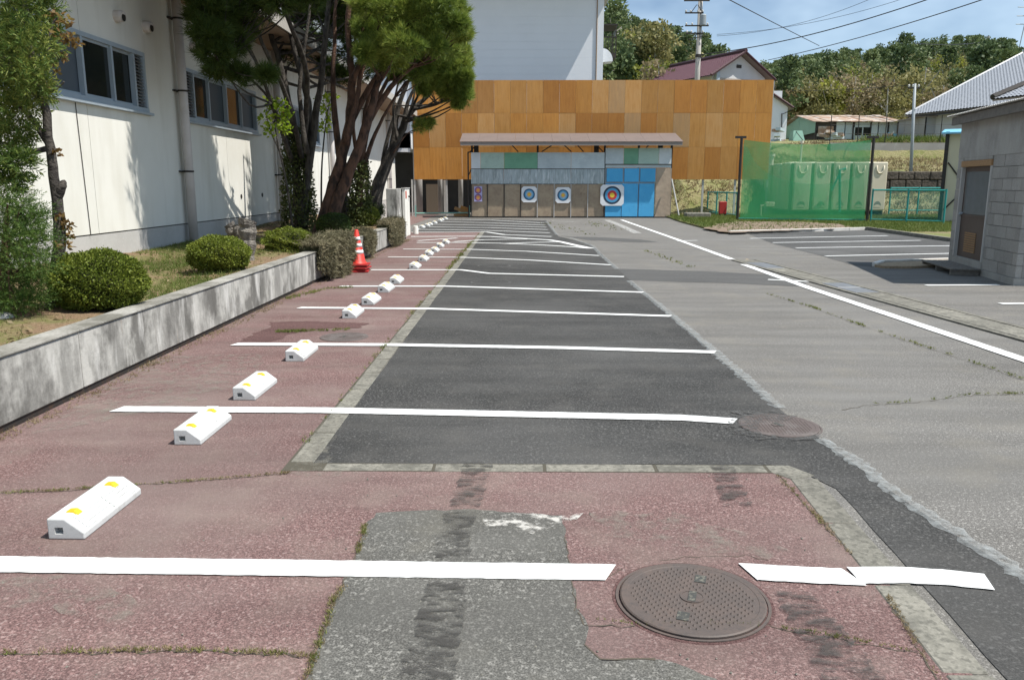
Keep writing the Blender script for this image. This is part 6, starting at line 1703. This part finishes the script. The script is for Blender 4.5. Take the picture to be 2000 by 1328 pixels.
top_mid = behind + cl([(560, -30, 50), (620, -40, 55), (670, -20, 50), (690, 30, 36), (650, 30, 26), (700, -60, 60), (600, -100, 60), (660, -110, 60), (640, -60, 50), (700, -140, 60), (580, -60, 50), (690, -10, 40), (620, 10, 26), (590, 30, 22), (660, 60, 22)], 20.3, 22.0)
pine('umbrella_pine', 'dark many stemmed pine with ivied trunk, nearest the cream hall wall', A(587, 447, YA), stems_A, over + low_left + top_mid, ('needle_shade', 'bark_g'), per=200, k=12, twigs=3,
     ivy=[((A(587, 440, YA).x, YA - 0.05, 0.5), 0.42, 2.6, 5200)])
stems_B = [(pxs([(622, 462), (640, 400), (665, 320), (683, 240), (688, 150), (680, 60), (690, -60)], YB), 0.22, 0.06), (pxs([(640, 462), (665, 380), (697, 300), (717, 240), (742, 150), (762, 80), (785, 20)], YB - 0.1), 0.20, 0.05),
    (pxs([(683, 245), (722, 170), (765, 110), (790, 70)], YB + 0.2), 0.11, 0.03), (pxs([(688, 160), (722, 85), (765, 40)], YB - 0.4), 0.09, 0.03), (pxs([(715, 245), (762, 172), (805, 132), (845, 112)], YB + 0.3), 0.10, 0.03), (pxs([(665, 320), (652, 200), (652, 100), (657, -20)], YB + 0.3), 0.11, 0.04), (pxs([(675, 280), (700, 180), (705, 90), (715, 10)], YB - 0.2), 0.09, 0.03)]
right_a = cl([(735, 38, 36), (772, 22, 40), (720, 62, 30), (758, 58, 36), (800, 45, 40), (735, 95, 36), (765, 82, 34), (745, 112, 28), (790, 92, 38), (840, 30, 42), (880, 20, 38), (825, 75, 38), (865, 62, 38), (895, 48, 26), (720, 15, 36), (800, 5, 42), (850, -10, 46), (890, -20, 36), (770, 125, 26), (715, 108, 24), (705, 60, 20), (905, 70, 16), (850, 95, 24)], 17.6, 19.6)
right_top = cl([(740, -50, 50), (800, -60, 50), (720, -110, 60), (790, -130, 55), (700, -60, 50), (760, -100, 55), (850, -60, 40)], 19.6, 22.2)
pine('umbrella_pine', 'leaning red barked twin trunk pine with the sunlit crown behind the cones', A(630, 460, YB), stems_B, right_a + right_top, ('needle', 'bark'), per=260, twigs=2)
stems_C = [(pxs([(700, 436), (704, 350), (712, 280), (735, 200), (772, 130)], YC), 0.15, 0.05), (pxs([(704, 350), (722, 290), (748, 230), (792, 160)], YC), 0.10, 0.03), (pxs([(712, 280), (712, 220), (735, 150), (760, 100)], YC + 0.4), 0.08, 0.03), (pxs([(703, 330), (690, 250), (700, 170), (720, 110)], YC + 0.3), 0.08, 0.03)]
cc_ = cl([(800, 118, 30), (835, 105, 36), (870, 98, 34), (895, 95, 22), (820, 140, 30), (790, 60, 36), (850, 130, 30), (778, 152, 14), (845, 60, 36)], 21.5, 23.0)
pine('umbrella_pine', 'pine with an ivy wrapped trunk standing between the two leaning pines', A(700, 436, YC), stems_C, cc_, ('needle', 'bark'), per=260, twigs=2, ivy=[((A(702, 430, YC).x, YC - 0.05, 0.55, 0.1), 0.34, 1.75, 2600)])
stems_D = [(pxs([(728, 422), (742, 355), (765, 300), (787, 250), (806, 215), (842, 182)], YD), 0.30, 0.06), (pxs([(765, 300), (771, 250), (782, 200), (802, 150)], YD), 0.14, 0.04), (pxs([(787, 250), (797, 200), (822, 150)], YD), 0.12, 0.03), (pxs([(806, 215), (852, 205), (872, 192)], YD - 0.3), 0.05, 0.02), (pxs([(745, 350), (752, 290), (772, 220), (792, 160)], YD + 0.3), 0.12, 0.03),
    (pxs([(776, 275), (768, 220), (776, 170), (785, 130)], YD - 0.2), 0.07, 0.02), (pxs([(795, 235), (815, 190), (838, 150)], YD - 0.4), 0.07, 0.02), (pxs([(782, 255), (806, 200), (812, 150)], YD + 0.2), 0.06, 0.02)]
dd_ = cl([(822, 150, 24), (845, 150, 32), (870, 135, 32), (895, 130, 26), (860, 165, 28), (888, 160, 28), (905, 165, 18), (880, 185, 24), (900, 190, 20), (908, 182, 14), (840, 130, 28), (828, 176, 12), (905, 110, 14), (868, 172, 22), (895, 205, 10), (830, 160, 18), (910, 150, 14), (820, 128, 20)], 22.8, 24.8)
pine('umbrella_pine', 'rightmost leaning pine with open forked limbs in front of the plywood wall', A(728, 422, YD), stems_D, dd_, ('needle', 'bark_g'), per=280, twigs=3)
sm = cl([(822, 247, 14), (838, 243, 10)], 24, 24.5)
pine('pine_sprig_tree', 'small low pine sprig hanging right of the forked pine', A(812, 300, 24.2), [(pxs([(768, 300), (795, 262), (822, 250)], 24.6), 0.03, 0.012)], sm, ('needle', 'bark'), per=70)
tag(MB().tube(smooth_path(pxs([(673, 440), (674, 400), (671, 375), (679, 366), (675, 330), (677, 318)], 22.8)), [0.13, 0.12, 0.11, 0.11, 0.11, 0.10, 0.10, 0.12, 0.13, 0.12, 0.11, 0.10, 0.09, 0.08, 0.08, 0.07, 0.06, 0.05, 0.05, 0.04, 0.03], 9).build('dead_trunk', M['bark_g'], smooth=True), 'thin bare dead trunk standing behind the round shrubs', 'dead tree')

def leafy(name, label, base, stems, clumps, m, L, W, per, cat='tree', barkm='bark_g', group=None):
    t = thing(name, label, cat, base, group)
    tr = MB()
    for pts, r0, r1 in stems:
        P = smooth_path(pts); n = len(P)
        tr.tube(P, [r0 + (r1 - r0) * i / (n - 1) for i in range(n)], 7)
    tips = [Vector(s[0][-1]) for s in stems]
    vs = []
    for c, r in clumps:
        c = Vector(c)
        q = min(tips, key=lambda p: (p - c).length)
        tr.tube(smooth_path([q, q.lerp(c, 0.5) + Vector((0, 0, 0.05)), c], 3), [0.012, 0.011, 0.01, 0.009, 0.008, 0.007, 0.006], 5, False)
        pp_, D = shell_points(c, (r, r, r * 0.8), per, 0.2, 0.7)
        vs.append(leaves(pp_, D, L, W))
    tr.build('trunk', M[barkm], t, smooth=True)
    np_object('crown', np.concatenate(vs), 4, M[m], t)
    return t
leafy('young_leafy_tree', 'small tree with bright lime green leaves left of the ivied pine', A(570, 450, 18.6), [(pxs([(572, 450), (560, 360), (545, 290), (535, 240)], 18.6), 0.03, 0.015), (pxs([(552, 310), (530, 260), (520, 225)], 18.6), 0.02, 0.01)],
      cl([(518, 235, 16), (535, 215, 18), (550, 205, 14), (530, 255, 16), (548, 240, 16), (560, 225, 12), (525, 200, 10), (560, 255, 10)], 18.2, 18.8), 'lime_leaf', 0.10, 0.035, 42)
leafy('young_leafy_tree', 'lime green leafy sapling glowing between the pine trunks', A(628, 445, 21.5), [(pxs([(628, 445), (628, 340), (634, 260), (640, 220)], 21.5), 0.03, 0.012)],
      cl([(628, 195, 12), (640, 215, 14), (640, 240, 14), (630, 250, 12), (648, 190, 10), (622, 215, 10)], 21.2, 21.7), 'lime_leaf', 0.10, 0.035, 40)

# trees at the left edge
YL = 7.6
big_l = cl([(15, 20, 50), (55, 35, 48), (20, 75, 52), (62, 90, 44), (85, 60, 26), (20, 130, 50), (58, 150, 40), (15, 190, 46), (50, 205, 36), (10, 245, 42), (40, 265, 30), (15, 300, 38), (40, 320, 20), (5, 350, 30), (-40, 40, 60), (-40, 130, 60), (-40, 220, 55), (-45, 310, 50), (60, 0, 40), (10, -40, 60), (70, -50, 44), (-20, -80, 60), (40, -110, 60), (0, -170, 55), (50, -200, 50), (35, 55, 45), (40, 115, 45), (35, 180, 40), (25, 225, 38), (20, 335, 34), (25, 275, 34), (10, 380, 34), (75, 20, 34), (80, 110, 26), (70, 175, 28)], YL - 0.5, YL + 0.3)
lt = thing('long_leaf_conifer', 'tall conifer with long yellow green leaves at the left edge of the photo', 'tree', A(90, 600, YL))
tr = MB()
for pts, r0, r1 in (([(100, 612), (116, 480), (114, 420), (107, 360), (98, 290), (86, 200), (60, 100), (45, -40)], 0.062, 0.028), ([(112, 385), (120, 366), (122, 356)], 0.045, 0.035), ([(95, 280), (60, 230), (20, 190)], 0.035, 0.015), ([(85, 200), (40, 150), (0, 100)], 0.035, 0.015), ([(97, 290), (50, 300), (10, 310)], 0.03, 0.012), ([(75, 150), (110, 120), (132, 98)], 0.018, 0.006), ([(82, 190), (115, 170), (125, 160)], 0.014, 0.006), ([(80, 170), (100, 60), (112, 35)], 0.018, 0.006)):
    P = smooth_path(pxs(pts, YL)); n = len(P)
    tr.tube([p + Vector((random.uniform(-1, 1), random.uniform(-1, 1), 0)) * r0 * 0.12 for p in P], [r0 + (r1 - r0) * i / (n - 1) for i in range(n)], 10)
tr.build('trunk', M['bark_g'], lt, smooth=True)
vs = []
for c, r in big_l:
    P, D = shell_points(c, (r * 0.9, r * 0.9, r * 0.78), 60, 0.25, 0.6)
    vs.append(shoots(P, D, 0.11, 15, 0.075, 0.0055))
np_object('crown', np.concatenate(vs), 4, M['podo'], lt)
vs = []
for c, r in cl([(110, 35, 14), (132, 42, 10), (118, 72, 14), (138, 78, 12), (150, 85, 8), (100, 135, 14), (122, 112, 8), (80, 160, 14), (95, 165, 10), (130, 440, 12), (135, 460, 14), (125, 480, 14), (115, 500, 14), (110, 300, 8), (120, 430, 10)], YL - 0.1, YL + 0.1):
    P, D = shell_points(c, (r, r, r * 0.8), 26, 0.2, 0.8)
    vs.append(leaves(P, D, 0.05, 0.016, 0.8, 0.2))
np_object('reddish_sprigs', np.concatenate(vs), 4, M['redleaf'], lt)['kind'] = 'stuff'
fe = thing('feathery_conifer', 'low feathery bright green conifer at the left edge above the round shrub', 'tree', A(10, 620, YL - 0.4))
tr = MB()
vs = []
cc = cl([(15, 400, 28), (40, 405, 22), (58, 425, 18), (25, 445, 40), (60, 455, 30), (74, 465, 12), (20, 500, 42), (60, 505, 34), (15, 555, 42), (55, 560, 34), (70, 530, 16), (35, 592, 22), (-30, 450, 46), (-35, 520, 50), (-30, 585, 46), (65, 585, 14), (40, 480, 36), (40, 535, 38), (30, 425, 32), (10, 470, 36), (66, 500, 20), (62, 550, 20), (20, 590, 34), (50, 440, 26)], YL - 0.7, YL - 0.1)
b0 = A(5, 615, YL - 0.4)
tr.tube(smooth_path([b0 - Vector((0, 0, 0.1)), A(8, 520, YL - 0.4), A(15, 400, YL - 0.4)]), [0.05, 0.048, 0.045, 0.04, 0.035, 0.03, 0.025, 0.02, 0.015], 8)
for c, r in cc:
    c = Vector(c)
    tr.tube([A(8, min(590, 560), YL - 0.4).lerp(A(12, 450, YL - 0.4), random.random()), c], [0.012, 0.005], 5, False)
    P, D = shell_points(c, (r * 0.85, r * 0.85, r * 0.7), 55, 0.1, 0.8)
    vs.append(shoots(P, D * np.array([1, 1, 0.3]), 0.19, 26, 0.042, 0.0030, 0.45, 0.75))
tr.build('trunk', M['bark'], fe)
np_object('crown', np.concatenate(vs), 4, M['feather'], fe)

# ------------------------------------------------------------------ clipped shrubs
def bush(name, label, c, rx, ry, rz, n, m='azalea', L=0.026, W=0.0085, group='clipped round shrubs', lump=0.055, core=0.88):
    t = thing(name, label, 'shrub', (c[0], c[1], c[2]), group)
    cz = c[2] + rz * 0.86
    def lumpy(d):
        f = 1 + lump * (np.sin(d[:, 0] * 7 + c[0] * 5) * np.cos(d[:, 1] * 6 + c[1]) + 0.7 * np.sin(d[:, 2] * 9 + d[:, 0] * 5 + c[1] * 3))
        return f
    d = unit(RNG.normal(0, 1, (n * 2, 3)))
    d = d[d[:, 2] > -0.75][:n]
    rad = (0.82 + 0.17 * RNG.random(len(d)) ** 0.8 + 0.05 * (RNG.random(len(d)) < 0.06)) * lumpy(d)
    P = np.array([c[0], c[1], cz]) + d * rad[:, None] * np.array([rx, ry, rz])
    np_object('leaves', leaves(P, d * 0.9, L, W, 0.65, 0.25), 4, M[m], t)
    u_, v_ = 20, 12
    vs, fs = [], []
    for j in range(v_ + 1):
        for i in range(u_):
            th = math.pi * j / v_; ph = 2 * math.pi * i / u_
            dd = np.array([[math.sin(th) * math.cos(ph), math.sin(th) * math.sin(ph), math.cos(th)]])
            f = float(lumpy(dd)[0]) * core
            vs.append((c[0] + dd[0, 0] * rx * f, c[1] + dd[0, 1] * ry * f, cz + dd[0, 2] * rz * f))
    for j in range(v_):
        for i in range(u_):
            fs.append((j * u_ + i, (j + 1) * u_ + i, (j + 1) * u_ + (i + 1) % u_, j * u_ + (i + 1) % u_))
    MB().add(vs, fs).build('twigs', M['core'], t, smooth=True)  # solid dark core, not twigs; paints the shaded inside of the shrub
    return t
def gb(u, v):
    p = G(u, v, 0.54); return (p.x, p.y, 0.50)
c = gb(170, 604); bush('round_shrub', 'largest clipped round shrub, nearest the camera on the planter', (c[0], c[1] + 0.25, c[2]), 0.44, 0.40, 0.31, 21000)
c = gb(418, 528); bush('round_shrub', 'clipped round shrub beside the grey stump', (c[0], c[1] + 0.25, c[2]), 0.43, 0.38, 0.27, 17000)
c = gb(560, 490); bush('round_shrub', 'low two lobed shrub below the leaning pine trunks', (c[0] - 0.08, c[1] + 0.25, c[2]), 0.42, 0.36, 0.22, 11000, lump=0.16)
c = gb(592, 482); bush('round_shrub', 'small bright shrub at the wall edge just left of the draped shrub', (c[0] - 0.1, c[1] + 0.1, c[2]), 0.26, 0.26, 0.2, 6000, lump=0.12)
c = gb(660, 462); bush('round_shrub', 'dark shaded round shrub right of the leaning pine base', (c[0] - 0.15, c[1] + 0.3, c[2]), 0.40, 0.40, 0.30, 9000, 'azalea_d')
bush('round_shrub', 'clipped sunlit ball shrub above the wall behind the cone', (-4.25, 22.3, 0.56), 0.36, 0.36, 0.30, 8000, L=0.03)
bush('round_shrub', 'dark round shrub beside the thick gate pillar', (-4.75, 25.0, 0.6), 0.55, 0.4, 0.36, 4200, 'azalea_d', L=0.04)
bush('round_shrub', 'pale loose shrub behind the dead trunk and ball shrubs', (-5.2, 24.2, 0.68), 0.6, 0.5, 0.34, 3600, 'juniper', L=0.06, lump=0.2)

def drape(label, x0, x1, y0, y1, z0, z1, n, m='juniper', L=0.09):
    t = thing('draped_shrub', label, 'shrub', ((x0 + x1) / 2, (y0 + y1) / 2, z0), 'shrubs draped over the planter wall')
    q = RNG.random((n, 3))
    y = y0 + (y1 - y0) * q[:, 0]
    a = q[:, 1] * 1.25
    edge = 1 - np.abs(2 * q[:, 0] - 1) ** 3
    top = z1 - 0.05 * np.sin(y * 9)
    depth = (x1 - x0) * (0.55 + 0.45 * edge) * (0.8 + 0.2 * np.sin(y * 13))
    x = np.where(a < 0.45, x0 - 0.25 + (depth + 0.2) * a / 0.45, x0 + depth * (1 - 0.18 * (a - 0.45)))
    z = np.where(a < 0.45, top, top - (top - z0) * ((a - 0.45) / 0.8) * (0.75 + 0.25 * edge))
    P = np.stack([x, y, z], 1) + RNG.normal(0, 0.03, (n, 3))
    D = np.tile(np.array([[0.6, 0, -0.1]]), (n, 1))
    np_object('foliage', needles(P, D, 4, L, 0.006, -0.05), 3, M[m], t)
    MB().box(x0 - 0.3, y0 + 0.1, z0 + 0.18, x0 + (x1 - x0) * 0.62, y1 - 0.1, z1 - 0.06).build('twigs', M['core'], t, bevel=0.08, seg=2)  # solid dark block as shaded inside under the foliage
drape('large dry juniper draped over the planter wall behind the cones', -3.6, -3.22, 13.9, 16.3, 0.03, 0.70, 6500)
drape('narrow tuft of juniper draped over the wall right of the cones', -3.6, -3.42, 18.2, 19.1, 0.1, 0.62, 1300)
drape('dry juniper draped at the wall end below the gate pillar', -3.6, -3.34, 21.5, 23.6, 0.03, 0.68, 2600)

# stump of three sawn stems
sp = gb(480, 508)
stp = thing('tree_stump', 'grey weathered stump of three sawn stems beside the round shrub', 'stump', (sp[0], sp[1], 0.5))
for (u0, v0, u1, v1, r) in ((478, 505, 483, 432, 0.13), (466, 490, 464, 440, 0.085), (452, 478, 448, 438, 0.085)):
    Y = sp[1] + (0.0 if u0 == 478 else 0.35 if u0 == 466 else 0.5)
    P = smooth_path([A(u0, v0 + 6, Y), A((u0 + u1) / 2 + 3, (v0 + v1) / 2, Y), A(u1, v1, Y)], 5)
    n = len(P)
    MB().tube([p + Vector((random.uniform(-1, 1), random.uniform(-1, 1), 0)) * 0.014 for p in P], [r * (1.0 + 0.12 * math.sin(i * 2.1)) for i in range(n)], 11).build('stem', M['stump'], stp)
rk = A(8, 636, 7.0)
MB_r = MB().lathe([(0.05, -0.03), (0.10, 0.0), (0.11, 0.03), (0.07, 0.065), (0.02, 0.075)], (rk.x - 0.02, 7.0, 0.50), 10)
tag(MB_r.build('stone', M['postgrey'], smooth=True), 'pale rounded stone on the planter at the left edge', 'stone')

# ------------------------------------------------------------------ grass and litter on the bed and verges
def scatter(n, x0, x1, y0, y1, dens=None):
    P = np.stack([RNG.uniform(x0, x1, n), RNG.uniform(y0, y1, n)], 1)
    if dens is not None:
        P = P[RNG.random(len(P)) < dens(P)]
    return P
def bedpts(P):
    return np.array([(x, y, bed_z(x, y) - 0.01) for x, y in P])
pat = lambda P: np.clip(0.15 + 1.1 * (np.sin(P[:, 0] * 2.3 + 1) * np.sin(P[:, 1] * 1.1 + 0.5) + 0.25), 0.02, 1)
P = bedpts(scatter(15000, -6.7, -3.8, 4.5, 17, pat))
o = np_object('bed_grass', blades(P, 0.075, 0.0035, per=5), 3, M['grass']); o['kind'] = 'stuff'
P = bedpts(scatter(3000, -6.75, -3.79, 4.5, 25))
o = np_object('bed_dry_grass', blades(P, 0.05, 0.003, 0.45, 0.8, per=4), 3, M['drygrass']); o['kind'] = 'stuff'
P = bedpts(scatter(2600, -6.75, -3.79, 5, 25)); D = unit(RNG.normal(0, 1, P.shape) * np.array([1, 1, 0.2]))
o = np_object('leaf_litter', leaves(P + np.array([0, 0, 0.015]), D, 0.06, 0.016, 0.3, 0), 4, M['drygrass']); o['kind'] = 'stuff'
def inpoly(P, poly):
    x, y = P[:, 0], P[:, 1]; c = np.zeros(len(P), bool); j = len(poly) - 1
    for i in range(len(poly)):
        xi, yi = poly[i]; xj, yj = poly[j]
        with np.errstate(divide='ignore', invalid='ignore'):
            c ^= ((yi > y) != (yj > y)) & (x < (xj - xi) * (y - yi) / (yj - yi + 1e-12) + xi)
        j = i
    return c
P = scatter(24000, 7.2, 27, 28, 43)
P = P[inpoly(P, vpoly)]
ind = inpoly(P, dpoly)
P = P[~ind | (RNG.random(len(P)) < 0.12)]
P3 = np.concatenate([P, np.full((len(P), 1), 0.06)], 1)
o = np_object('verge_grass', blades(P3, 0.13, 0.012, per=4), 3, M['grass']); o['kind'] = 'stuff'
P = scatter(9000, 8, 48, 43.2, 62)
P3 = np.array([(x, y, terrain(x, y) - 0.03) for x, y in P])
o = np_object('bank_grass', blades(P3, 0.30, 0.03, per=4), 3, M['drygrass']); o['kind'] = 'stuff'
P = scatter(5000, 26, 48, 43.2, 51.8)
P3 = np.array([(x, y, terrain(x, y) - 0.03) for x, y in P])
o = np_object('bank_green_grass', blades(P3, 0.30, 0.03, per=4), 3, M['grass']); o['kind'] = 'stuff'
P = scatter(1600, 26, 46, 60.6, 64)
P3 = np.array([(x, y, terrain(x, y) - 0.03) for x, y in P])
o = np_object('terrace_weeds', blades(P3, 0.55, 0.05, per=5), 3, M['grass']); o['kind'] = 'stuff'

# ------------------------------------------------------------------ wooded hill
def crown_cards(n_cl, per, R_, H_, size, kind):
    out = []
    for i in range(n_cl):
        if kind == 'con':
            z = random.uniform(0.28, 1.0); a = random.uniform(0, 6.283)
            rr = R_ * (1.05 - z) ** 0.75 * random.uniform(0.35, 1.0)
            c = (rr * math.cos(a), rr * math.sin(a), H_ * z); r = (0.30 * R_ + 0.35, 0.30 * R_ + 0.35, 0.5)
        else:
            d = unit(RNG.normal(0, 1, 3)); q = random.uniform(0.45, 0.95)
            c = (d[0] * R_ * q, d[1] * R_ * q, H_ * 0.60 + d[2] * H_ * 0.36 * q); r = (0.36 * R_, 0.36 * R_, 0.30 * R_)
        P, D = shell_points(c, r, per, 0.2, 0.5)
        out.append(leaves(P, D, size, size * 0.36, 0.8, 0.15))
    return np.concatenate(out)
protos = {'con': [crown_cards(24, 44, 2.4, 10.0, 0.5, 'con') for _ in range(3)], 'dec': [crown_cards(26, 40, 3.2, 8.6, 0.44, 'dec') for _ in range(3)]}
def place(v, x, y, z, s):
    a = random.uniform(0, 6.283); ca, sa = math.cos(a), math.sin(a)
    m = np.array([[ca, -sa, 0], [sa, ca, 0], [0, 0, 1]])
    return (v @ m.T) * s + np.array([x, y, z])
wood = {'f_con': [], 'f_oli': [], 'f_bro': [], 'f_yel': []}
trunks = MB()
y = 92.0
while y < 222:
    step = 4.6 + (y - 92) * 0.012
    u = 1120 + random.uniform(0, 20)
    while u < 2160:
        x = (u - 1016) * y / FPX + random.uniform(-1.2, 1.2); yy = y + random.uniform(-2, 2)
        z = terrain(x, yy)
        s = random.uniform(0.72, 1.12)
        zal = A(u, skyline(u) + random.uniform(-4, 10), yy).z
        s = min(s, (zal - z) / 10.2)
        if s < 0.42:
            u += step * FPX / y * 0.8; continue
        vt = 664 - FPX * math.tan(math.atan((z + 9 * s - 1.7) / yy) + PITCH)
        d = vt - skyline(u)
        nz = math.sin(u * 0.021 + 1.3) + math.sin(u * 0.047 + y * 0.06)
        if d < 18: ks = 'f_con' if random.random() < 0.75 else 'f_oli'
        elif u < 1210: ks = 'f_con' if random.random() < 0.65 else 'f_oli'
        elif u < 1450: ks = random.choices(['f_con', 'f_oli', 'f_bro', 'f_yel'], [0.25, 0.45, 0.18, 0.12])[0]
        elif u > 1835: ks = random.choices(['f_con', 'f_oli', 'f_bro'], [0.6, 0.32, 0.08])[0]
        else: ks = random.choices(['f_con', 'f_oli', 'f_bro', 'f_yel'], [0.20, 0.42, 0.22, 0.16] if d > 40 else [0.34, 0.36, 0.20, 0.10])[0]
        pr = random.choice(protos['con' if ks == 'f_con' else 'dec'])
        if ks != 'f_con': s *= 0.95
        wood[ks].append(place(pr, x, yy, z - 0.4, s))
        if ks != 'f_con' or random.random() < 0.4:
            trunks.tube([(x, yy, z - 0.5), (x + random.uniform(-.4, .4), yy, z + 7.5 * s)], [0.17, 0.05], 4, False)
            for _ in range(3):
                zz = z + random.uniform(2.5, 5) * s
                trunks.tube([(x, yy, zz), (x + random.uniform(-2, 2), yy + random.uniform(-1.5, 1.5), zz + random.uniform(1.5, 3))], [0.08, 0.03], 3, False)
        u += step * FPX / y * random.uniform(0.7, 1.15)
    y += step * 0.95
NM = {'f_con': ('conifer_wood', 'dark pines massed along the hill'), 'f_oli': ('olive_wood', 'olive spring woodland on the hillside'), 'f_bro': ('budding_wood', 'brownish budding trees massed on the hillside'), 'f_yel': ('fresh_wood', 'fresh yellow green trees scattered over the hillside')}
for ks, (nm, lab) in NM.items():
    o = np_object(nm, np.concatenate(wood[ks]), 4, M[ks]); tag(o, lab, kind='stuff')
o = trunks.build('wood_trunks', M['polec']); tag(o, 'pale trunks and limbs showing through the hillside wood', kind='stuff')

def single_tree(name, label, u, vt, vb, Y, kind, m, R_=None):
    b = A(u, vb, Y); top = A(u, vt, Y); H_ = top.z - b.z
    t = thing(name, label, 'tree', b, None)
    v = crown_cards(34, 40, R_ or H_ * 0.42, H_, 0.5, kind) + np.array(b)
    np_object('crown', v, 4, M[m], t)
    tr = MB().tube([b - Vector((0, 0, 0.5)), b + Vector((0.2, 0, H_ * 0.8))], [H_ * 0.022, H_ * 0.006], 7)
    for _ in range(7):
        zz = random.uniform(0.25, 0.6) * H_; a = random.uniform(0, 6.28)
        tr.tube([b + Vector((0.05, 0, zz)), b + Vector((math.cos(a) * H_ * 0.25, math.sin(a) * H_ * 0.25, zz + H_ * 0.2))], [H_ * 0.009, H_ * 0.003], 5, False)
    tr.build('trunk', M['polec'], t)
single_tree('broadleaf_tree', 'round yellow green tree right behind the patched hut', 1622, 160, 236, 92, 'dec', 'f_yel')
single_tree('broadleaf_tree', 'smaller olive green tree left of the yellow green tree behind the hut', 1562, 172, 236, 95, 'dec', 'f_oli')
single_tree('broadleaf_tree', 'brownish budding tree between the yellow green tree and the steel pole', 1715, 150, 240, 98, 'dec', 'f_bro')
single_tree('hill_pine', 'single dark pine sticking up from the skyline near the middle of the hill', 1766, 66, 120, 190, 'con', 'f_con', 3.0)
single_tree('broadleaf_tree', 'broad olive tree above the left end of the maroon roof', 1275, 40, 160, 100, 'dec', 'f_oli')
single_tree('hill_pine', 'tall dark pine at the left end of the hill beside the gymnasium', 1196, 2, 160, 105, 'con', 'f_con', 3.2)
